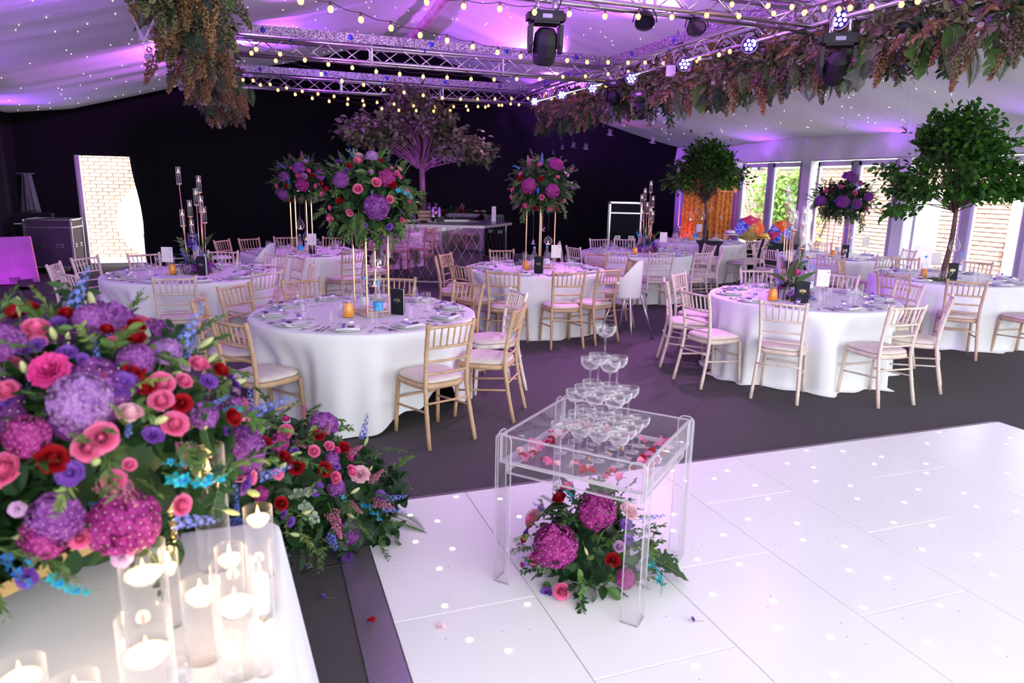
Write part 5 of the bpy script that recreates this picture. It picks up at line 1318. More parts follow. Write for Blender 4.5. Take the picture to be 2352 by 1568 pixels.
garland('flower_garland', 'dried flower and foliage garland along the lit side truss', 5.92, 3.2, 14.7, 3.34, .26, .28,
  {'brownl': (180, .18, .28), 'plum': (80, .16, .26), 'ruscd': (130, .17, .28), 'olive': (130, .18, .30), 'finel': (20, .14, .2), 'lisl': (45, .03, .05), 'lisc': (70, .04, .06), 'rose_pale': (10, .05, .07), 'rose_lilac': (2, .1, .11), 'bplume': (40, .16, .26)},
  {'bplume': (30, .24, .42), 'oplume': (26, .24, .42), 'fern': (34, .3, .5), 'ruscd': (50, .25, .4), 'rusc': (30, .2, .35), 'palm': (14, .3, .45), 'finel': (24, .2, .32)}, 3, 'olive',
  [('monst', 1985, 105, 105, -.25, 1), ('monst', 2112, 80, 100, .05, 1), ('palm', 2140, 70, 100, .55, .8), ('broad', 2190, 60, 110, 0, 1), ('rusc', 2265, 60, 110, .1, 1), ('oplume', 2335, 30, 130, -.1, 1), ('oplume', 1790, 130, 110, 0, 1), ('monst', 1765, 150, 65, .2, 1), ('monst', 1610, 200, 60, 0, 1), ('bplume', 1690, 170, 90, -.1, 1), ('bplume', 1745, 175, 90, .05, 1), ('fern', 1560, 205, 80, 0, 1), ('fern', 1640, 195, 70, .3, 1), ('rose_lilac', 2275, 40, 26, 0, .2), ('palm', 2000, 125, 70, -.4, .9)])
garland('leafy_garland', 'leafy garland with dried plumes along the truss of crystal birds', -.42, 4.6, 14.7, 3.28, .24, .26,
  {'olive': (130, .16, .26), 'rusc': (40, .15, .22), 'euc': (50, .18, .28), 'ruscd': (70, .16, .26), 'plum': (70, .15, .24), 'finel': (20, .15, .2), 'monstd': (10, .22, .3)},
  {'bplume': (46, .32, .5), 'oplume': (40, .3, .5), 'ruscd': (26, .25, .4), 'fern': (14, .3, .45), 'olive': (30, .25, .4)}, 8, 'olive',
  [('monstd', 440, 75, 100, .3, .9), ('monst', 395, 5, 110, -.9, .5), ('bplume', 440, 120, 110, -.1, 1), ('bplume', 500, 205, 90, 0, 1), ('monst', 480, 130, 60, .1, 1)])

# ------------------------------------------------------------------ crystal birds on threads under the garlands
BL, BRr = 'crystal birds under the leafy garland', 'crystal birds under the lining by the doors'
for x, y, sz, Y, hd in ((330, 92, 46, 5.2, .4), (340, 133, 34, 7.2, .5), (386, 131, 28, 8.0, .9), (417, 205, 24, 10.2, .5), (439, 181, 24, 9.6, .8), (465, 240, 20, 12, .6), (483, 287, 14, 13.6, .6), (505, 293, 18, 13, .4)):
    v = aty(x, y, Y); bird(v, sz/FPX*Y*.95, hd, min(3.3, ceil_z(v.x, v.y)), 'clear crystal bird on a thread beneath the leafy garland', BL)
for x, y, sz, Y in ((1400, 310, 15, 12.5), (1345, 342, 14, 14), (1316, 338, 12, 14.5), (1291, 342, 10, 15), (1270, 354, 9, 15.3), (1526, 304, 14, 11), (1498, 328, 15, 11.5), (1652, 273, 14, 9.5), (1777, 297, 16, 8.6), (1942, 292, 18, 7.6), (2076, 294, 20, 6.9)):
    v = aty(x, y, Y); bird(v, sz/FPX*math.hypot(v.x, v.y)*.9, .6, ceil_z(v.x, v.y), 'clear crystal bird on a thread beneath the pale lining', BRr)
# ------------------------------------------------------------------ mirrored bar
MIRR = mat('bar_mirror', (.62, .58, .62), .03, 1.0); BARW = mat('bar_groove', (.72, .70, .74), .4); BTOP = mat('bar_top', (.10, .09, .10), .25); BEDGE = mat('bar_edge', (.55, .54, .54), .35, .6)
bar = thing('mirrored_bar', 'faceted bar clad in diamond mirror tiles below the dusky tree', 'bar', (0, 0, 0))
BP = [(1.55, 14.05), (2.18, 13.22), (3.93, 12.49), (4.82, 13.5), (4.75, 14.9), (1.9, 15.2)]
BH = 1.03
def clip_poly(poly, w_, h):
    def cl(P, inside, inter):
        out = []
        for i in range(len(P)):
            a, b = P[i-1], P[i]
            if inside(b):
                if not inside(a): out.append(inter(a, b))
                out.append(b)
            elif inside(a): out.append(inter(a, b))
        return out
    def ln(k, c):
        def f(a, b):
            t = (c-a[k])/(b[k]-a[k]); q = [a[0]+t*(b[0]-a[0]), a[1]+t*(b[1]-a[1])]; q[k] = c; return tuple(q)
        return f
    for k, c, s in ((0, 0, 1), (0, w_, -1), (1, .03, 1), (1, h, -1)):
        if not poly: return poly
        poly = cl(poly, lambda p: s*(p[k]-c) >= 0, ln(k, c))
    return poly
for i in range(len(BP)-1):
    a, b_ = np.array(BP[i]), np.array(BP[i+1]); d = b_-a; L = np.hypot(*d); u = d/L; n = np.array([u[1], -u[0]])
    T = np.array([[u[0], 0, n[0], a[0]], [u[1], 0, n[1], a[1]], [0, 1, 0, 0], [0, 0, 0, 1]], float)
    MB().poly([(0, 0), (L, 0), (L, BH), (0, BH)], -.03, T=T).obj('front_board', BARW, bar, smooth=False)
    if i > 2: continue
    nx = max(2, round(L/.185)); dx = L/nx; dy = BH/3; g = .0035
    for r_ in range(-1, 7):
        for c in range(-1, nx+1):
            cx_ = (c+(.5 if r_ % 2 else 0))*dx+dx*0; cy_ = r_*dy/2
            ax, ay = dx/2-g, dy/2-g*1.7
            P = clip_poly([(cx_-ax, cy_), (cx_, cy_-ay), (cx_+ax, cy_), (cx_, cy_+ay)], L, BH)
            if len(P) < 3: continue
            ar = abs(sum(P[k-1][0]*P[k][1]-P[k][0]*P[k-1][1] for k in range(len(P))))/2
            if ar < 2e-4: continue
            MB().poly(P, .005, T=T).obj('mirror_tile', MIRR, bar, smooth=False)
ctr = np.mean(BP, 0)
def grown(e): return [tuple(np.array(p)+(np.array(p)-ctr)/np.linalg.norm(np.array(p)-ctr)*e) for p in BP]
def ring_slab(o_, i_, zz0, zz1):       # counter running round the open middle of the bar
    A, B_ = grown(o_), grown(i_); n = len(A); v = [(x, y, zz0) for x, y in A]+[(x, y, zz0) for x, y in B_]+[(x, y, zz1) for x, y in A]+[(x, y, zz1) for x, y in B_]
    f = []
    for i in range(n):
        j = (i+1) % n
        f += [(i, j, 2*n+j, 2*n+i), (2*n+i, 2*n+j, 3*n+j, 3*n+i), (n+i, 3*n+i, 3*n+j, n+j), (i, n+i, n+j, j)]
    return MB().add(v, f)
ring_slab(.05, -.52, BH, BH+.045).obj('counter_edge', BEDGE, bar, smooth=False)
ring_slab(.035, -.50, BH+.045, BH+.051).obj('counter_top', BTOP, bar, smooth=False)
BZ = BH+.0515
coupe_me = MB().lathe([(.0005, .002), (.030, .001), (.031, .003), (.010, .006), (.0038, .012), (.0034, .082), (.006, .090), (.030, .100), (.043, .118), (.046, .140), (.045, .148), (.0438, .148), (.0445, .138), (.0415, .120), (.028, .103), (.0005, .095)], 22).mesh('coupe', CLEAR)
def barpt(px, depth=.12):
    v = atz(px, 513, BZ); return v
SG = 'glassware on the mirrored bar'
for k, px in enumerate(range(1030, 1100, 8)):
    for row in (0, 1):
        v = atz(px+row*4, 510-row*4, BZ); tag(put('coupe_glass', coupe_me, None, (v.x, v.y, BZ)), 'small coupe glass in the row on the mirrored bar', 'glass', SG)
for k, px in enumerate((1116, 1123, 1130, 1142, 1148, 1154)):
    v = atz(px, 507, BZ); tag(put('tumbler', tumb_me, None, (v.x, v.y, BZ)), 'tumbler grouped beside the price card on the bar', 'tumbler', SG)
STEEL = mat('shaker_steel', (.6, .58, .6), .15, 1.0)
sh_me = MB().lathe([(.0005, 0), (.036, 0), (.046, .18), (.0005, .18)], 14).lathe([(.044, .18), (.038, .19), (.030, .28), (.0005, .285)], 14).mesh('shaker', STEEL)
for px in (995, 1009): 
    v = atz(px, 508, BZ); tag(put('cocktail_shaker', sh_me, None, (v.x, v.y, BZ)), 'tall steel cocktail shaker on the mirrored bar', 'shaker', 'shakers on the bar')
for px in (992, 1007):
    v = atz(px, 502, BZ); tag(put('mixing_tin', sh_me, None, (v.x, v.y+.25, BZ), None, (1, 1, 1.15)), 'taller mixing tin behind the shakers on the bar', 'shaker', 'shakers on the bar')
jar_me = MB().lathe([(.0005, 0), (.06, 0), (.062, .16), (.05, .18), (.0005, .18)], 14).mesh('jar', glass('jar_glass', (.6, .5, .45), 1.4))
for px in (1094, 1110):
    v = atz(px, 506, BZ); t = thing('lidded_jar', 'lidded glass jar behind the coupes on the bar', 'jar', (v.x, v.y, BZ), 0, SG); put('jar_body', jar_me, t); MB().lathe([(.0005, .18), (.054, .18), (.054, .205), (.0005, .207)], 12).obj('lid', mat('cork_lid', (.35, .22, .12), .7), t)
v = atz(1134, 508, BZ); t = thing('price_card', 'tall white price card standing on the mirrored bar', 'sign', (v.x, v.y, BZ), CR)
MB().box((0, 0, .15), (.085, .01, .30)).obj('card', PAPER, t, smooth=False)
b = MB()
for k in range(5): b.box((0, -.006, .06+.05*k), (.05-.012*(k % 2), .002, .008))
b.obj('printed_lines', INK, t, smooth=False); MB().box((0, 0, .004), (.10, .05, .008)).obj('foot', PAPER, t, smooth=False)
v = atz(978, 507, BZ); t = thing('wooden_crate', 'small wooden crate standing on the mirrored bar', 'crate', (v.x, v.y+.1, BZ), CR)
for zz in (.03, .10, .17):
    for sy in (-1, 1): MB().box((0, sy*.08, zz), (.24, .01, .05)).obj('slat', m_ply, t, smooth=False)
    for sx in (-1, 1): MB().box((sx*.12, 0, zz), (.01, .16, .05)).obj('slat', m_ply, t, smooth=False)
v = atz(1052, 502, BZ); org = (v.x, v.y+.25, BZ)
t = thing('bar_flowers', 'low dark red and pink flowers on the mirrored bar', 'flowers', org); bl = [((org[0], org[1], BZ+.10), (.26, .16, .13))]
core(t, org, bl, 120, .07, 5, zmin=BZ+.01); filler(t, org, bl, {'rose_red': (8, .06, .08, 0), 'rose_hot': (5, .06, .07, 0), 'ruscd': (10, .12, .18, .02), 'ast': (4, .15, .2, 0)}, 6, zmin=BZ+.03)
v = atz(948, 512, BZ); tag(put('cocktail_glass', coupe_me, None, (v.x, v.y, BZ), None, 1.2), 'violet-tinted cocktail glass alone on the bar', 'glass')

# ------------------------------------------------------------------ flight cases and boards by the doorway
CASE = mat('violet_black_laminate', (.045, .03, .055), .45, var=.2, vscale=30); CASED = mat('black_laminate', (.006, .007, .009), .6, spec=.12)
def flight_case(loc, rotz, w_, d, h, lam, label, casters=True):
    t = thing('flight_case', label, 'flight case', loc, rotz); z0 = .13 if casters else .02; e = .012
    MB().box((0, 0, z0+h/2), (w_, d, h)).obj('body', lam, t, smooth=False)
    b = MB()
    for sx in (-1, 1):
        for sy in (-1, 1): b.box((sx*w_/2, sy*d/2, z0+h/2), (.034, .034, h+.010))
    for zz in (z0, z0+h*.84, z0+h):
        for sx in (-1, 1): b.box((sx*w_/2, 0, zz), (.026, d+.02, .026))
        for sy in (-1, 1): b.box((0, sy*d/2, zz), (w_+.02, .026, .026))
    b.obj('edging', ALU, t, smooth=False)
    for sx in (-1, 1):
        for sy in (-1, 1):
            for zz in (z0+.01, z0+h-.01): MB().lathe([(.0005, .03), (.025, .022), (.034, 0), (.025, -.022), (.0005, -.03)], 10, c=(sx*w_/2, sy*d/2, zz)).obj('corner_ball', ALU, t)
    for px_ in (-.22, .22):
        for side in (0, 1):
            q = thing  # recessed handles on the near and side faces
            c = (px_*w_/.5*.5, -d/2-.004, z0+h*.45) if side == 0 else (w_/2+.004, px_*d/.5*.5, z0+h*.45)
            s = (.13, .012, .07) if side == 0 else (.012, .10, .07)
            hd = MB().box(c, s).obj('handle_dish', ALU, t, smooth=False)
            s2 = (.09, .016, .022) if side == 0 else (.016, .06, .022)
            MB().box(c, s2).obj('handle_grip', BLACK, hd, smooth=False)
    if casters:
        for sx in (-1, 1):
            for sy in (-1, 1):
                c = MB().lathe([(.0005, -.018), (.05, -.018), (.05, .018), (.0005, .018)], 14, R=np.array([[0, 0, 1], [1, 0, 0], [0, 1, 0]]), c=(sx*(w_/2-.08), sy*(d/2-.08), .05)).obj('caster', BLACK, t)
    return t
flight_case((-3.62, 15.75, 0), math.radians(-6), .78, .62, .88, CASE, 'silver-edged violet flight case on casters beside the doorway')
flight_case((8.30, 15.1, 0), math.radians(-25), .72, .7, 1.44, CASED, 'tall black upright flight case with silver corner edging', False)
t = thing('hard_case', 'long black hard case standing behind the flight case', 'case', (-4.05, 16.3, 0), .05)
MB().box((0, 0, .55), (.62, .3, 1.1)).obj('body', CASED, t, smooth=False); MB().tube([(-.1, 0, 1.10), (-.08, 0, 1.14), (.08, 0, 1.14), (.1, 0, 1.10)], .012, 6).obj('handle', BLACK, t); MB().box((0, -.153, .9), (.64, .01, .02)).obj('seam', ALU, t, smooth=False)
t = MB().grid(lambda u, v: (-4.22+.36*(u-.5)*(1-.55*v)+.03*math.sin(u*19), 16.72+.05*math.cos(u*25), 1.08+.78*v), 30, 10).grid(lambda u, v: (-4.22+.16*math.cos(2*PI*u), 16.72+.1*math.sin(2*PI*u), 1.84+.02*v), 12, 2, closeu=True).obj('grey_cover', mat('grey_cover_cloth', (.10, .11, .11), .85))
tag(t, 'grey cloth cover draped over gear by the black drapes', 'cover')
PURB = mat('violet_stage_board', (.26, .10, .26), .6, var=.12, vscale=5)
t = thing('leaning_board', 'large board lit magenta leaning beside the flight case', 'board', (-3.95, 13.9, 0.0), math.radians(25), rot=(math.radians(-16), 0, math.radians(28)))
MB().box((-.05, 0, .42), (.98, .03, .80)).obj('panel', PURB, t, smooth=False); MB().box((.445, -.002, .42), (.02, .04, .80)).obj('edge_batten', m_ply, t, smooth=False); MB().box((.1, -.018, .07), (.16, .01, .12)).obj('vent', BLACK, t, smooth=False)
t = thing('floor_floodlight', 'small black floodlight on the floor before the magenta board', 'floodlight', (-3.55, 13.35, 0), .5)
MB().box((0, 0, .09), (.20, .08, .14), 0, np.array(Matrix.Rotation(-.6, 3, 'X'))).obj('housing', HOUS, t, smooth=False); MB().tube([(-.12, 0, .10), (-.12, 0, .01), (.12, 0, .01), (.12, 0, .10)], .009, 6).obj('bracket', HOUS, t)
spot('board_beam', (-3.55, 13.45, .2), (-3.95, 14.0, .5), 18, (.75, .05, 1.0), 110, .7, .03)
for x, y, lab, cat in ((1.25, 13.25, 'small black uplight on the carpet by the mirrored bar', 'uplight'), (3.4, 13.55, 'small black uplight standing on the bar counter', 'uplight')):
    t = thing('bar_uplight', lab, cat, (x, y, 0 if x < 2 else BZ)); MB().box((0, 0, .06), (.14, .10, .10)).obj('housing', HOUS, t, smooth=False); MB().lathe([(.0005, .112), (.04, .112)], 12).obj('lens', LENS, t)
t = thing('low_black_case', 'flat black box on the carpet beside the open doorway', 'case', (-1.7, 16.2, 0), .1)
MB().box((0, 0, .14), (.5, .4, .26)).obj('body', CASED, t, smooth=False); MB().box((0, -.202, .2), (.52, .01, .02)).obj('seam', ALU, t, smooth=False)

# ------------------------------------------------------------------ photo corner: sequin curtain, ropes, dressing-up props
def sequin():
    m = bpy.data.materials.new('copper_sequin'); m.use_nodes = True; nt = m.node_tree; b = nt.nodes['Principled BSDF']
    tc = nt.nodes.new('ShaderNodeTexCoord'); v = nt.nodes.new('ShaderNodeTexVoronoi'); v.inputs['Scale'].default_value = 34; nt.links.new(tc.outputs['Object'], v.inputs[0])
    r = nt.nodes.new('ShaderNodeValToRGB'); r.color_ramp.elements[0].color = (.24, .05, .008, 1); r.color_ramp.elements[1].color = (.62, .22, .04, 1)
    sp = nt.nodes.new('ShaderNodeSeparateColor'); nt.links.new(v.outputs['Color'], sp.inputs[0]); nt.links.new(sp.outputs[0], r.inputs[0]); nt.links.new(r.outputs[0], b.inputs['Base Color'])
    b.inputs['Metallic'].default_value = .7; b.inputs['Roughness'].default_value = .38
    bp = nt.nodes.new('ShaderNodeBump'); bp.inputs['Strength'].default_value = .8; nt.links.new(sp.outputs[1], bp.inputs['Height']); nt.links.new(bp.outputs[0], b.inputs['Normal'])
    return m
bd = thing('sequin_backdrop', 'copper orange sequin curtain on a frame in the photo corner', 'backdrop', (9.15, 14.0, 0), math.radians(4))
for k in range(3):
    MB().grid(lambda u, v: (.02+k*.47+.46*u, .03*math.sin(u*22+k), .03+2.30*v), 24, 3).obj('curtain_panel', sequin() if k == 0 else bpy.data.materials['copper_sequin'], bd)
MB().grid(lambda u, v: (1.43+.16*u, -.02+.03*math.sin(u*16), .03+2.2*v), 8, 3).obj('edge_curtain', mat('purple_sequin', (.25, .05, .26), .4, .5, var=.4, vscale=60), bd)
MB().grid(lambda u, v: (.9+.6*u, -.05, 1.75+.52*v*(1-.3*u)), 6, 3).obj('painted_panel', mat('red_print', (.35, .03, .04), .6, var=.5, vscale=4, col2=(.8, .45, .04)), bd)
for x in (-.03, 1.6): MB().tube([(x, .05, 0), (x, .05, 2.36)], .016, 8).obj('pole', mat('white_pole', (.8, .8, .8), .4), bd)
MB().tube([(-.03, .05, 2.36), (1.6, .05, 2.36)], .016, 8).obj('cross_bar', mat('white_pole', (.8, .8, .8), .4), bd)
PINKL = (1.0, .03, .35)
t = thing('pink_uplight', 'slim uplight throwing hot pink up the sequin curtain', 'uplight', (9.26, 13.42, 0)); MB().box((0, 0, .07), (.14, .12, .12)).obj('housing', HOUS, t, smooth=False); MB().lathe([(.0005, .135), (.05, .135)], 12).obj('lens', LENS, t)
spot('pink_beam', (9.26, 13.46, .16), (9.28, 14.02, .9), 130, PINKL, 40, .8, .03)
CHR = mat('chrome', (.7, .7, .72), .12, 1.0); ROPE = mat('red_rope', (.45, .01, .03), .7)
rp = [(8.35, 14.0), (8.95, 13.75)]
for (x, y), nb in zip(rp, ('the black flight case', 'the orange curtain')):
    t = thing('stanchion', 'chrome rope stanchion next to '+nb, 'stanchion', (x, y, 0)); MB().lathe([(.0005, .0), (.15, .0), (.15, .012), (.03, .03), (.022, .05), (.022, .92), (.032, .93), (.032, .98), (.0005, 1.0)], 16).obj('post', CHR, t); MB().lathe([(.03, .88), (.036, .885), (.036, .90), (.03, .905)], 12).obj('collar', CHR, t)
a, b_ = Vector((*rp[0], .9)), Vector((*rp[1], .9))
tag(MB().tube([tuple(a.lerp(b_, s)+Vector((0, 0, -.35*math.sin(PI*s)))) for s in np.linspace(0, 1, 14)], .019, 8).obj('barrier_rope', ROPE), 'red barrier rope hanging between the chrome stanchions', 'rope')
# props table
pt = thing('props_table', 'folding table under black cloth beside the glazed doors', 'table', (10.1, 11.95, 0), math.radians(-20)); BCL = mat('black_table_cloth', (.010, .014, .018), .8)
MB().box((0, 0, .735), (1.0, .58, .03)).obj('tabletop', m_ply, pt, smooth=False)
def skirt(u, v):
    a = u*2*PI; c, s = math.cos(a), math.sin(a); e = .3; x = (abs(c)**e)*(1 if c > 0 else -1)*.52; y = (abs(s)**e)*(1 if s > 0 else -1)*.31
    k = 1+.05*(1-v)+.02*math.sin(u*80)*(1-v); return (x*k, y*k, .01+.745*v)
MB().grid(skirt, 80, 6, closeu=True).poly([(x, y) for x, y, _ in [skirt(i/80, 1) for i in range(80)]], .004, T=np.array([[1, 0, 0, 0], [0, 1, 0, 0], [0, 0, 1, .752], [0, 0, 0, 1]])).obj('cloth', BCL, pt)
PZ_ = .757
def hat(loc, m, crown_h, label, r=.10, brim=.17, band=None):
    t = thing('hat', label, 'hat', loc); MB().lathe([(.0005, crown_h), (r*.9, crown_h-.005), (r, crown_h-.03), (r*1.03, .012), (brim, .004), (brim, 0), (r, 0)], 20).obj('crown', m, t)
    MB().lathe([(r*1.035, .014), (r*1.04, .03), (r*1.03, .032)], 20).obj('band', band or BLACK, t)
hp = atz(1752, 560, PZ_+.02)
hat((hp.x, hp.y, PZ_), mat('black_felt', (.012, .012, .015), .6), .13, 'black top hat lying on the black props table', .12, .19)
hat((hp.x-.02, hp.y-.02, PZ_+.131), mat('yellow_felt', (.72, .52, .03), .6), .10, 'yellow hat resting on the black top hat', .09, .15)
def patterned(name, cols):
    m = bpy.data.materials.new(name); m.use_nodes = True; nt = m.node_tree; b = nt.nodes['Principled BSDF']
    tc = nt.nodes.new('ShaderNodeTexCoord'); v = nt.nodes.new('ShaderNodeTexVoronoi'); v.inputs['Scale'].default_value = 8; nt.links.new(tc.outputs['Object'], v.inputs[0])
    r = nt.nodes.new('ShaderNodeValToRGB'); r.color_ramp.interpolation = 'CONSTANT'
    for k, (p, c) in enumerate(zip((0, .16, .3, .42, .6), cols)):
        el = r.color_ramp.elements[k] if k < 2 else r.color_ramp.elements.new(p); el.position = p; el.color = (*c, 1)
    nt.links.new(v.outputs['Distance'], r.inputs[0]); nt.links.new(r.outputs[0], b.inputs['Base Color']); b.inputs['Roughness'].default_value = .7
    return m
PAR_C = [patterned('orange_print', [(.08, .04, .12), (.75, .5, .1), (.80, .14, .02), (.80, .14, .02), (.7, .1, .02)]), patterned('pink_print', [(.75, .6, .2), (.78, .07, .12), (.8, .10, .16), (.7, .05, .15), (.7, .05, .1)]), patterned('blue_print', [(.8, .75, .6), (.06, .12, .6), (.10, .2, .7), (.4, .5, .8), (.05, .1, .5)]), patterned('olive_print', [(.3, .05, .1), (.5, .45, .06), (.25, .30, .05), (.4, .3, .05), (.2, .2, .05)])]
def parasol(loc, direction, size, label, order):
    t = thing('printed_parasol', label, 'parasol', loc, 0); q = Vector(direction).normalized().to_track_quat('Z', 'Y').to_euler(); n = 8
    for k in range(n):
        a0, a1 = 2*PI*k/n, 2*PI*(k+1)/n
        def f(u, v):
            a = a0+(a1-a0)*u; rr = v*size*(1-.10*math.sin(PI*u)*v); return (rr*math.cos(a), rr*math.sin(a), size*.42*(1-v**1.7))
        MB().grid(f, 5, 6).obj('canopy_panel', PAR_C[order[k % len(order)]], t, rot=q)
    o = MB().tube([(0, 0, size*.5), (0, 0, -size*.9)], .007, 6).obj('shaft', DARK, t, rot=q)
    b = MB()
    for k in range(40): a = 2*PI*k/40; b.tube([(size*math.cos(a), size*math.sin(a), 0), (size*1.07*math.cos(a), size*1.07*math.sin(a), -.015)], .004, 3)
    b.obj('fringe', PAR_C[1], t, rot=q)
v = aty(1722, 525, 12.1); parasol(v, (-.55, -.75, .45), .30, 'bright orange and pink printed parasol with fringe on the props table', [0, 1, 1, 2, 2, 3, 3, 0])
v = aty(1795, 535, 11.9); parasol(v, (-.6, -.75, .15), .27, 'blue and orange printed parasol beside the yellow hat', [2, 0, 0, 2, 1, 2, 3, 2])
v = aty(1678, 535, 12.0); hat((v.x, v.y, v.z-.03), mat('white_felt', (.8, .8, .8), .6), .09, 'white hat lying behind the curtain tree table glasses', .09, .16)
v = aty(1693, 543, 12.05); t = thing('flower_lei', 'orange and yellow flower garland lying by the white hat', 'garland', v)
for k in range(14):
    a = 2*PI*k/14; flower(t, 'bud', (.09*math.cos(a), .06*math.sin(a), .01), (math.cos(a), math.sin(a), .6), .05).data = K['bud']
t.children[0].name = 'flower_bud'
sm = MB().tube([(0, 0, 0), (0, 0, .10), (0, 0, .2)], [.10, .085, .045], 12).lathe([(.0005, .30), (.035, .285), (.05, .25), (.035, .21), (.0005, .20)], 12)
v = atz(1753, 552, PZ_+.0); o = sm.obj('grey_bust', mat('grey_ornament', (.4, .42, .44), .5), loc=(10.22, 12.1, PZ_)); tag(o, 'grey bust ornament behind the yellow hat', 'ornament')
# shirt hung on a chair back
t = MB().grid(lambda u, v: ((u-.5)*(.36+.16*max(0, v-.6)*2.5), .012*math.sin(u*18), .28*v), 14, 8).obj('black_shirt', mat('black_jersey', (.012, .010, .014), .8))
cpos = Vector((7.98, 11.2)); d = (cpos-Vector((8.6, 12.4))).normalized()
t.location = (8.6+d.x*1.385, 12.4+d.y*1.385, .60); t.rotation_euler = (0, 0, math.atan2(d.y, d.x)+PI/2); tag(t, 'black shirt hung over a chair back at the curtain tree table', 'shirt')

# ------------------------------------------------------------------ white high chairs
HW = mat('white_moulded_plastic', (.82, .81, .83), .35); HL = mat('silver_tube_leg', (.62, .60, .64), .3, .9)
def highchair(loc, face, label):
    t = thing('high_chair', label, 'high chair', loc, face-PI/2, 'white high chairs')
    b = MB()
    def shell(u, v):        # back and side walls wrapped round the seat
        a = PI*(1.12*u-.06)+PI; x = .165*math.cos(a); y = .15*math.sin(a)+.02
        top = .74+.24*max(0, math.sin(PI*u))**1.5; k = 1+.10*v
        return (x*k, y*k, .54+(top-.54)*v)
    b.grid(shell, 22, 8); b.grid(lambda u, v: (shell(u, v)[0]*.93, shell(u, v)[1]*.93, shell(u, v)[2]), 22, 8)
    b.obj('seat_shell', HW, t)
    MB().poly([(.16*math.cos(a), .15*math.sin(a)+.02) for a in np.linspace(0, 2*PI, 24, endpoint=False)], .05, T=np.array([[1, 0, 0, 0], [0, 1, 0, 0], [0, 0, 1, .52], [0, 0, 0, 1]])).obj('seat', HW, t)
    MB().poly([(x*.24*(1 if abs(x) < .9 else .95), .02+y*.16+.17) for x, y in ((-1, -.6), (-.9, -1), (.9, -1), (1, -.6), (1, .6), (.8, 1), (-.8, 1), (-1, .6))], .022, T=np.array([[1, 0, 0, 0], [0, 1, 0, 0], [0, 0, 1, .70], [0, 0, 0, 1]])).obj('tray', HW, t)
    for sx in (-1, 1):
        for sy in (-1, 1): MB().tube([(sx*.13, sy*.11+.02, .54), (sx*.25, sy*.24+.02, .0)], .0135, 8).obj('leg', HL, t)
    MB().tube([(-.10, .12, .60), (-.13, .2, .45), (-.1, .14, .42)], .006, 4).obj('strap', BLACK, t)
highchair((4.20, 7.42, 0), math.radians(120), 'white high chair with silver legs beside the highchair table')
highchair((.10, 10.15, 0), math.radians(215), 'white high chair behind the doorway candelabra table')
highchair((-.72, 11.05, 0), math.radians(10), 'white high chair between the doorway candelabra and drape-side tables')
# ------------------------------------------------------------------ acrylic table and champagne tower
ACR = glass('clear_acrylic', (.99, .985, .992), 1.40, .02, haze=.022); ACE = glass('acrylic_edge', (.97, .95, .98), 1.5, .1, haze=.42)  # edge glass whitened to stand in for light glowing along cut edges
AC, AR, AS, AH = Vector((1.44, 2.75, .03)), math.radians(41), .66, .71
at_ = thing('acrylic_table', 'clear acrylic table with deep tray top on the dance floor', 'table', AC, AR)
hs = AS/2; z0, z1 = .585, AH; th_ = .010
def slab(name, c, d, parent, edges=True):
    o = MB().box(c, d).obj(name, ACR, parent, smooth=False)
    if edges:
        b = MB(); x, y, z = (k/2 for k in d); e = .0016; ax = int(np.argmin(d))
        dims = [0, 1, 2]; dims.remove(ax)
        for i, j in ((dims[0], dims[1]), (dims[1], dims[0])):
            for s in (-1, 1):
                cc = list(c); cc[i] += s*d[i]/2; dd = [d[ax]+2*e]*3; dd[j] = d[j]+e; dd[i] = .004; dd[ax] = d[ax]+2*e
                b.box(cc, dd)
        b.obj('polished_edge', ACE, o, smooth=False)
    return o
slab('tray_base', (0, 0, z0), (AS-.02, AS-.02, .012), at_)
for s in (-1, 1):
    slab('tray_wall', (0, s*hs, (z0+z1)/2), (AS, th_, z1-z0), at_); slab('tray_wall', (s*hs, 0, (z0+z1)/2), (th_, AS, z1-z0), at_)
    slab('apron', (0, s*(hs-.014), z0-.03), (AS-.06, th_, .045), at_); slab('apron', (s*(hs-.014), 0, z0-.03), (th_, AS-.06, .045), at_)
def leg_panel(cx_, cy_, horiz):
    pts = []; w2 = .038; h = AH+.012; r = .03
    pts += [(-w2, 0), (w2, 0), (w2, h-r)]+[(w2-r+r*math.cos(a), h-r+r*math.sin(a)) for a in np.linspace(.2, PI/2, 5)]+[(-w2+r+r*math.cos(a), h-r+r*math.sin(a)) for a in np.linspace(PI/2, PI-.2, 5)]+[(-w2, h-r)]
    T = np.array([[1, 0, 0, cx_], [0, 0, -1, cy_+th_/2], [0, 1, 0, 0], [0, 0, 0, 1]]) if horiz else np.array([[0, 0, 1, cx_-th_/2], [1, 0, 0, cy_], [0, 1, 0, 0], [0, 0, 0, 1]])
    o = MB().poly(pts, th_, T=T).obj('leg', ACR, at_, smooth=False)
    b = MB(); P = np.array([(T[:3, :3] @ np.array([x, y, th_/2])+T[:3, 3]) for x, y in pts[1:]+[pts[0]]])
    b.tube(P, .0030, 5).obj('polished_edge', ACE, o)
for sx in (-1, 1):
    for sy in (-1, 1):
        leg_panel(sx*(hs+.014), sy*(hs-.02), False); leg_panel(sx*(hs-.035), sy*(hs+.014), True)
TRZ = AC.z+z0+.006
R2 = Matrix.Rotation(AR, 2)
CG = 'coupes of the champagne tower'
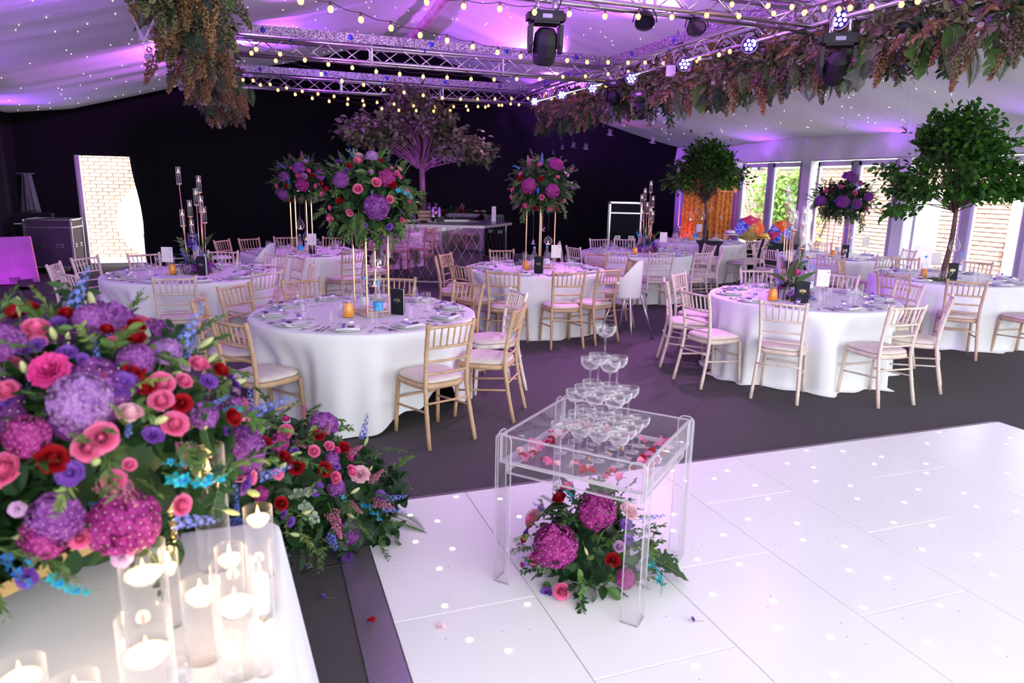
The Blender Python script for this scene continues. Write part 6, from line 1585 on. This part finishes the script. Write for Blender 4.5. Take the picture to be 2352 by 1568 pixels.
for lev, n in enumerate((4, 3, 2, 1)):
    for i in range(n):
        for j in range(n):
            q = R2 @ Vector(((i-(n-1)/2)*.0935, (j-(n-1)/2)*.0935))
            nm = ('bottom', 'second', 'third', 'top')[lev]
            tag(put('champagne_coupe', coupe_me, None, (AC.x+.02+q.x, AC.y+.02+q.y, TRZ+lev*.1485)), 'empty coupe glass in the %s tier of the champagne tower' % nm, 'glass', 'coupes in the %s tier' % nm)
pet_me = {c: MB().grid(lambda u, v: ((u-.5)*.036*math.sin(PI*(.15+.8*v))**.6, (v-.5)*.036, .006+.010*(2*u-1)**2+.006*math.sin(4*v)), 5, 5).mesh('petal', FC[c]) for c in ('pink', 'red', 'pale')}
r = np.random.default_rng(14)
for k in range(70):
    while True:
        q = (r.random(2)-.5)*(AS-.07)
        if max(abs(q)) > .20: break
    w_ = R2 @ Vector(q); c = ('pink', 'red', 'pale', 'pink')[r.integers(4)]
    o = put('rose_petal', pet_me[c], None, (AC.x+w_.x, AC.y+w_.y, TRZ+.004), (r.normal()*.2, r.normal()*.2, r.random()*6)); o.scale = (.9+.4*r.random(),)*3
    tag(o, '%s rose petal scattered in the acrylic tray' % {'pink': 'bright pink', 'red': 'dark red', 'pale': 'pale pink'}[c], 'petal', '%s petals in the acrylic tray' % c)
# flowers beneath it
org = (1.43, 2.74, .03); ut = thing('floor_arrangement', 'dome of magenta hydrangeas, roses and leaves under the acrylic table', 'flowers', org)
ub = [((1.43, 2.76, .06), (.31, .29, .35))]
core(ut, org, ub, 420, .07, 15, zmin=.04)
filler(ut, org, ub, {'rusc': (22, .09, .14, .03), 'ruscd': (22, .09, .15, .03), 'fine': (36, .09, .14, .02), 'broadd': (6, .11, .15, .02), 'finel': (10, .08, .12, .01)}, 16, zmin=.05)
listed(ut, org, ub, {'hydm': [(770, 830, 240), (520, 1040, 285), (940, 1240, 130)], 'rose_red': [(545, 755, 105), (865, 1130, 105), (310, 880, 60), (270, 985, 70)], 'rose_pink': [(375, 885, 100), (390, 1120, 90), (590, 685, 100), (550, 1315, 115)], 'rose_lilac': [(905, 1045, 85), (395, 765, 60)], 'rose_hot': [(475, 925, 48), (275, 1160, 40)],
 'peony': [(320, 810, 100), (960, 830, 110)], 'lis': [(945, 910, 65), (270, 930, 60), (460, 1330, 65), (450, 1385, 65), (490, 1430, 45), (520, 640, 55), (960, 1000, 60)], 'orch': [(620, 760, 130, .1, -1), (590, 850, 90, 0, 1), (1090, 1080, 260, .75, .6)], 'delph': [(300, 640, 130, -.8, -.5), (1100, 820, 180, 1, -.2), (230, 1100, 170, -.5, .8)],
 'broad': [(790, 1000, 150, .2, -.6), (300, 1270, 130, -.8, .3), (420, 1280, 130, .1, .9), (740, 1270, 130, -.3, .8), (870, 1250, 130, .7, .3), (860, 1330, 140, .7, .5), (650, 1200, 120, .2, .9)], 'monstd': [(1130, 1110, 300, .85, .3), (720, 720, 130, .5, -.5)], 'palm': [(740, 1310, 150, .3, 1), (650, 1280, 130, -.3, 1), (470, 690, 150, -.7, -.5)], 'broadd': [(330, 1370, 110, -.9, .1), (1090, 1180, 190, .3, .9), (620, 950, 100, .1, .8)], 'bud': [(690, 1040, 60, .3, .8)]}, (1100, 890), .3508)

# ------------------------------------------------------------------ the candle table in the foreground
TX0, TX1, TY0, TY1 = -1.95, .02, 1.05, 2.20
ft = thing('top_table', 'long table under white cloth carrying candles and the flower riser', 'table', (0, 0, 0))
MB().box(((TX0+TX1)/2, (TY0+TY1)/2, .735), (TX1-TX0-.03, TY1-TY0-.03, .03)).obj('tabletop', m_ply, ft, smooth=False)
for x in (TX0+.15, TX1-.15):
    for y in (TY0+.12, TY1-.12): MB().tube([(x, y, 0), (x, y, .72)], .016, 8).obj('leg', BLACK, ft)
def rrect(hx, hy, r_, n=10):
    P = []
    for sx, sy, a0 in ((1, 1, 0), (-1, 1, PI/2), (-1, -1, PI), (1, -1, 3*PI/2)):
        for k in range(n): a = a0+PI/2*k/(n-1); P.append((sx*(hx-r_)+r_*math.cos(a), sy*(hy-r_)+r_*math.sin(a)))
    Q = []
    for i in range(len(P)):
        a, b_ = np.array(P[i]), np.array(P[(i+1) % len(P)]); m = max(1, int(np.linalg.norm(b_-a)/.06))
        for k in range(m): Q.append(a+(b_-a)*k/m)
    return np.array(Q)
cx_, cy_ = (TX0+TX1)/2, (TY0+TY1)/2; hx, hy = (TX1-TX0)/2, (TY1-TY0)/2
base = rrect(hx, hy, .05); n = len(base); per = np.cumsum(np.linalg.norm(np.roll(base, -1, 0)-base, axis=1)); rows = []
for k, (e, z) in enumerate([(-.35, .7615), (-.1, .7615), (-.02, .7615), (-.006, .760), (0, .752), (.004, .735)]+[(.004+.10*s, .735-.72*s) for s in np.linspace(.12, 1, 9)]):
    s = max(0, (.735-z)/.72); wv = s*(.018*np.sin(per*9.5)+.012*np.sin(per*17+1))
    sc_ = np.array([(hx+e)/hx, (hy+e)/hy]); d = base*sc_
    nn = d/np.linalg.norm(d, axis=1)[:, None]
    rows.append(np.concatenate([d+nn*wv[:, None], np.full((n, 1), z)], 1))
b = MB(); f = [(i*n+j, i*n+(j+1) % n, (i+1)*n+(j+1) % n, (i+1)*n+j) for i in range(len(rows)-1) for j in range(n)]+[tuple(range(n-1, -1, -1))]
b.add(np.concatenate(rows), f); o = b.obj('table_cover', WHITE, loc=(cx_, cy_, 0)); tag(o, 'white linen cloth on the long table with the candles', 'tablecloth')
# glass cylinders with floating candles
fl_me = MB().lathe([(.0005, -.008), (.0055, -.002), (.006, .006), (.0035, .018), (.0005, .032)], 10).mesh('flame', FLAME)
def cylinder(x, y, r_, h, water, kind, label):
    t = thing('glass_cylinder', label, 'candle vase', (x, y, .7618), 0, 'candle cylinders on the long table')
    MB().lathe([(.0005, 0), (r_-.002, 0), (r_, .004), (r_, h)], 28).obj('cylinder', CLEAR, t)
    if water > 0:
        MB().lathe([(r_-.001, water+.002), (r_-.004, water), (.0005, water)], 24).obj('water', WATER, t)
    cr = r_*.82
    if kind == 'float':
        c = MB().lathe([(.0005, water-.014), (cr*.6, water-.012), (cr, water+.006), (cr*1.0, water+.010), (cr*.9, water+.012), (cr*.2, water+.009), (.0005, water+.009)], 24).obj('candle', WAX, t); zf = water+.022
    else:
        c = MB().lathe([(.0005, .012), (cr*.8, .012), (cr*.8, h*.55), (.0005, h*.55)], 20).obj('candle', WAX, t); zf = h*.55+.012
    put('flame', fl_me, c, (0, 0, zf), None, .8); MB().tube([(0, 0, zf-.014), (0, 0, zf)], .0009, 4).obj('wick', BLACK, c)
    point('candle_glow', (x, y, .7618+zf+.012), .35, (1, .62, .28), .012)
def vase(px, py_top, py_cand, w_, h, label, base_py=None, kind='float'):
    # rim centre seen at (px, py_top), w_ = width of the glass in the photograph
    v = atz(px, py_top, .7618+h); r_ = w_/2/FPX*(v-Vector((0, 0, CAM_H))).dot(Vector(FW))
    u = atz(px, py_cand, .76); 
    # candle height: where the sight line through it meets the axis of the glass
    d = ray(px, py_cand); t = v.y/d[1]; wz = CAM_H+d[2]*t-.7618
    cylinder(v.x, v.y, r_, h, max(.03, min(h-.04, wz)) if kind == 'float' else 0, kind, label)
vase(474, 1022, 1095, 74, .36, 'tallest glass cylinder with floating candle, beside the gold bubble stand')
vase(591, 1165, 1195, 64, .20, 'glass cylinder with floating candle nearest the table corner')
vase(322, 1250, 1325, 102, .24, 'wide glass cylinder with floating candle below the flower riser')
vase(328, 1415, 1510, 118, .22, 'widest glass cylinder with floating candle in front of the others')
vase(385, 1262, 1308, 40, .20, 'slim glass cylinder with candle in front of the gold bubble stand')
vase(458, 1335, 1372, 82, .19, 'glass cylinder with floating candle between the two widest')
vase(533, 1295, 1395, 98, .26, 'tall wide glass cylinder with floating candle over a lower one')
vase(525, 1255, 1275, 62, .18, 'glass cylinder with floating candle behind the tall wide one')
vase(592, 1245, 1330, 56, .20, 'glass cylinder holding a pillar candle near the table edge', kind='pillar')
vase(600, 1432, 1470, 50, .12, 'low glass cylinder with candle close to the table edge')
vase(525, 1460, 1500, 50, .11, 'low glass with round candle beneath the tall cylinder')
vase(42, 1525, 1555, 104, .16, 'glass cylinder with candle beside the table cover fold')
vase(170, 1560, 1585, 100, .14, 'low wide glass with candle on the bare cloth')
tag(MB().lathe([(.0005, 0), (.024, 0), (.026, .003), (.026, .05), (.0245, .05), (.0245, .004), (.0005, .004)], 18).obj('tealight_glass', CLEAR, loc=atz(412, 1560, .7618)), 'small empty tealight glass on the cloth', 'glass')
# gold riser with bubble legs
rx_ = thing('flower_riser', 'gold-rimmed riser on bubble legs under the large flowers', 'stand', (-.56, 2.0, .7618), math.radians(49))
RH = .15
MB().box((0, 0, RH), (.62, .36, .012)).obj('mirror_shelf', mat('shelf_mirror', (.7, .68, .66), .08, 1.0), rx_, smooth=False)
b = MB()
for s in (-1, 1): b.box((0, s*.18, RH+.004), (.64, .012, .034)); b.box((s*.316, 0, RH+.004), (.012, .36, .034))
b.obj('gold_rim', mat('polished_gold', (.88, .66, .28), .16, 1.0), rx_, smooth=False)
PG_ = mat('polished_gold', (.88, .66, .28), .16, 1.0)
def bubbles(t, x, y, h0, n, r0, seed):
    r = np.random.default_rng(seed); b = MB(); z = 0
    for k in range(n):
        rr = r0*(.7+.5*r.random()); b.lathe([(.0005, -rr), (rr*.7, -rr*.7), (rr, 0), (rr*.7, rr*.7), (.0005, rr)], 14, c=(x+r.normal()*.004, y+r.normal()*.004, z+rr)); z += 1.55*rr
        if z > h0: break
    return b
for sx in (-1, 1):
    for sy in (-1, 1): bubbles(rx_, sx*.27, sy*.14, RH-.03, 6, .018, int(3+sx+2*sy)).tube([(sx*.27, sy*.14, .0), (sx*.27, sy*.14, RH)], .008, 8).obj('bubble_leg', PG_, rx_)
v = atz(372, 1240, .7618); gb = thing('gold_bubble_stand', 'gold candlestick of clustered bubbles behind the candle cylinders', 'candlestick', (v.x, v.y, .7618))
MB().lathe([(.0005, 0), (.03, 0), (.03, .004), (.0145, .008), (.0140, .075), (.0005, .078)], 18).obj('stem', PG_, gb)
MB().lathe([(.012, .075), (.028, .085), (.034, .10), (.030, .104), (.0005, .10)], 18).obj('cup', PG_, gb)
bb = MB(); r = np.random.default_rng(3)
for k in range(46):
    a = r.random()*6.28; z = .10+.09*r.random(); rr = .006+.005*r.random(); R_ = .026*(1-(z-.10)/.13)*r.random()**.5+.004
    bb.lathe([(.0005, -rr), (rr*.7, -rr*.7), (rr, 0), (rr*.7, rr*.7), (.0005, rr)], 8, c=(R_*math.cos(a)+(z-.1)*.12, R_*math.sin(a), z))
bb.obj('bubble_cluster', PG_, gb)
# the large arrangement
org = (-.56, 2.0, .7618+RH+.025); fa = thing('flower_arrangement', 'large mound of roses, hydrangeas and delphiniums on the gold riser', 'flowers', org)
fb = [((-.48, 2.04, 1.04), (.45, .40, .44)), ((-.78, 1.88, 1.0), (.36, .34, .44))]
core(fa, org, fb, 900, .07, 25, zmin=.90)
filler(fa, org, fb, {'rusc': (36, .10, .16, .03), 'ruscd': (26, .12, .18, .03), 'fine': (40, .12, .18, .02), 'finel': (26, .10, .15, .01), 'broadd': (8, .12, .16, .02), 'rose_pink': (12, .055, .07, -.01), 'rose_red': (12, .055, .07, -.01), 'hyd': (10, .13, .17, .03), 'lis': (26, .04, .055, 0), 'lisl': (14, .03, .045, 0), 'lisp': (12, .035, .05, 0), 'bud': (26, .04, .06, 0), 'delph': (14, .10, .15, .0)}, 26, zmin=.95)
listed(fa, org, fb, {
 'rose_red': [(80, 220, 160), (655, 235, 160), (515, 325, 125), (1215, 220, 165), (1450, 340, 140), (1470, 420, 110), (810, 440, 110), (990, 510, 210), (1010, 740, 170), (1080, 870, 190), (1640, 740, 140), (1360, 980, 160), (400, 1400, 250)],
 'rose_pink': [(340, 225, 170), (290, 450, 205), (1080, 210, 130), (1570, 390, 110), (860, 540, 130), (1480, 700, 160), (1210, 840, 195), (1210, 970, 195), (1370, 820, 140), (80, 900, 190), (770, 1230, 255), (660, 1310, 225), (1300, 1140, 215), (80, 1470, 275), (975, 1430, 115)],
 'rose_pale': [(1290, 350, 170), (1650, 470, 115), (975, 1070, 205)], 'peonyh': [(400, 745, 240)],
 'lis': [(450, 400, 115), (520, 610, 115), (930, 850, 180), (1560, 820, 110), (1150, 1220, 130), (90, 960, 90), (630, 650, 80), (550, 1490, 160), (300, 560, 110), (190, 590, 100)],
 'hyd': [(700, 370, 250), (60, 560, 310), (1520, 1060, 210), (1640, 560, 160), (1030, 660, 250)], 'hydl': [(620, 970, 420), (1250, 600, 210)], 'hydm': [(230, 1220, 310)],
 'delph': [(760, 600, 220, -.1, -1), (840, 400, 170, .2, -1), (1460, 570, 200, .5, -.9), (1590, 350, 200, .6, -.9), (1000, 1210, 220, .1, -.6), (500, 1110, 180, 0, -.7), (1650, 950, 200, .8, -.4), (110, 1290, 190, -.4, -.8), (940, 110, 220, 0, -1)],
 'orch': [(950, 260, 220, -.1, -1), (1770, 1000, 220, .7, -.5), (1250, 1390, 240, .6, .1)], 'ast': [(1100, 160, 190, .1, -1), (1700, 470, 210, .9, -.2), (1800, 740, 330, 1, .1), (1420, 1180, 260, .2, .9), (860, 1470, 330, .6, .5)],
 'broadg': [(1130, 450, 200, 0, -1)], 'broadd': [(1230, 520, 220, .6, -.1), (1480, 930, 200, .2, .8), (1620, 1110, 230, .2, .9), (1720, 570, 130, .9, .2)], 'fine': [(150, 360, 260, .6, -.2), (150, 1080, 330, .7, -.2), (820, 740, 240, .5, -.4)], 'rusc': [(250, 170, 180, -.4, -.5), (1720, 560, 130, .9, 0)],
 'bud': [(570, 190, 90, .1, -1), (530, 230, 90, -.2, -1), (1100, 520, 100, .8, 0), (1350, 580, 100, .9, -.1), (1340, 690, 100, .9, -.1), (940, 740, 110, .6, -.8), (1020, 800, 110, .8, -.4), (1530, 1160, 80), (510, 500, 80), (1050, 110, 90, .3, -1), (1060, 150, 90, .5, -.9)]}, (0, 640), .2998)
listed(fa, org, fb, {'hyd': [(400, 400, 340)], 'hydm': [(850, 430, 420), (330, 520, 300)], 'ast': [(640, 130, 420, .8, .45)], 'rose_pink': [(810, 340, 195), (560, 540, 150)], 'delph': [(650, 300, 200, .1, .9)], 'orchb': [(60, 640, 330, .1, .8), (190, 700, 260, .4, .8)], 'orch': [(310, 830, 330, .5, .9), (1150, 110, 430, .8, .55)], 'rusc': [(150, 350, 260, .5, .5), (930, 150, 260, .7, .3)], 'fine': [(250, 300, 260, .4, .6)], 'finel': [(120, 300, 200, .4, .5)]}, (0, 1050), .3303)
# the cascade at the table corner
org = (.30, 3.35, 0); ca = thing('cascade_arrangement', 'flower cascade spilling from the table corner onto the carpet', 'flowers', org)
cb = [((-.20, 2.76, .60), (.31, .28, .38)), ((.08, 3.06, .50), (.28, .24, .38)), ((.36, 3.40, .22), (.34, .24, .34))]
core(ca, org, cb, 420, .075, 35, zmin=.02)
filler(ca, org, cb, {'rusc': (26, .10, .16, .03), 'ruscd': (30, .11, .17, .03), 'fine': (34, .12, .17, .02), 'lis': (16, .045, .06, 0), 'hyd': (6, .12, .15, .02), 'finel': (12, .12, .16, .01), 'bud': (14, .05, .06, 0), 'delph': (8, .14, .2, 0)}, 36, zmin=.04)
listed(ca, org, cb, {
 'rose_pink': [(740, 530, 125), (940, 675, 105), (1055, 640, 90), (1095, 875, 110), (1215, 830, 105)], 'lisp': [(405, 490, 110), (360, 870, 90), (645, 860, 80)], 'rose_hot': [(1115, 670, 60), (1215, 720, 55), (740, 435, 60)], 'peony': [(1310, 860, 130)],
 'rose_red': [(975, 560, 100), (1160, 650, 100), (690, 730, 110), (815, 790, 135), (1015, 810, 130), (665, 1075, 120), (545, 615, 100)], 'hydm': [(655, 620, 150), (430, 770, 190), (520, 1000, 120)], 'hyd': [(1110, 950, 130), (1080, 730, 110)],
 'lis': [(800, 670, 60), (275, 680, 85), (1110, 790, 60), (290, 540, 90), (570, 245, 60), (620, 390, 70), (740, 1210, 70), (690, 1150, 60)], 'lisl': [(540, 500, 80)],
 'ast': [(870, 420, 150, .2, -1), (1060, 560, 150, .4, -1), (1220, 720, 190, .9, -.6), (1380, 930, 190, .7, -.6), (1090, 1080, 300, .4, .9), (1380, 1050, 230, 1, .25), (780, 560, 150, .7, .4), (620, 510, 160, -.2, .6), (1230, 1060, 180, .8, .5)],
 'delph': [(1500, 1050, 220, 1, -.15), (1480, 1120, 220, 1, .1), (340, 900, 230, .2, 1), (690, 400, 110, .3, -1), (350, 1060, 190, .3, 1), (510, 330, 260, 0, -1)], 'orch': [(1190, 900, 200, .3, .9), (1330, 1060, 240, .9, .5)], 
 'broad': [(860, 610, 250, .6, -.55), (480, 880, 210, .5, .5), (450, 640, 170, .2, -.7)], 'broadd': [(640, 760, 190, -.5, .3), (700, 820, 160, .5, .3), (900, 930, 190, .8, .2)], 'euc': [(790, 1010, 240, .9, -.15), (860, 1060, 230, .6, .7)], 'fine': [(700, 1000, 200, .4, .8), (840, 870, 170, -.4, .6), (1000, 930, 170, -.5, .5), (860, 1180, 180, .1, 1)], 'fern': [(1520, 1180, 430, 1, .16), (1250, 1180, 330, .8, .5), (1420, 980, 260, .9, .2)], 'palm': [(1300, 1210, 260, .1, 1), (1340, 1200, 260, .6, .8), (1330, 1190, 230, .9, .6)], 'finel': [(800, 1130, 190, 0, 1), (380, 680, 150, .8, 0)], 'bud': [(1400, 820, 60, .5, -.8), (640, 250, 80, .8, -.3)]}, (440, 840), .2934)
# bits dropped on the floor
for x, y, lab in ((1590, 1425, 'white dance floor'), (705, 1303, 'carpet beside the floor trim'), (742, 1372, 'carpet below the trim')):
    v = atz(x, y, .034 if x > 1000 else .003); t = thing('fallen_blossom', 'tiny purple blossom dropped on the '+lab, 'blossom', v)
    flower(t, 'lis', (0, 0, .006), (.5, -.4, .6), .022); MB().tube([(0, 0, .004), (.02, -.015, .003), (.04, -.02, .003)], .001, 4).obj('stalk', STEM, t)
for x, y, z, c, lab in ((852, 1430, .021, 'red', 'dark petal lying on the metal floor trim'), (1012, 1445, .032, 'pale', 'pale pink petal lying on the white panel')):
    v = atz(x, y, z); tag(put('fallen_petal', pet_me[c], None, v, (0, 0, 1.0)), lab, 'petal')
P = [atz(x, y, .006) for x, y in ((690, 1315), (720, 1308), (755, 1302), (790, 1296), (800, 1295))]
tag(MB().tube([tuple(p) for p in P], .0045, 6).obj('power_cable', DARK), 'thin black cable running from the long table to the trim', 'cable')
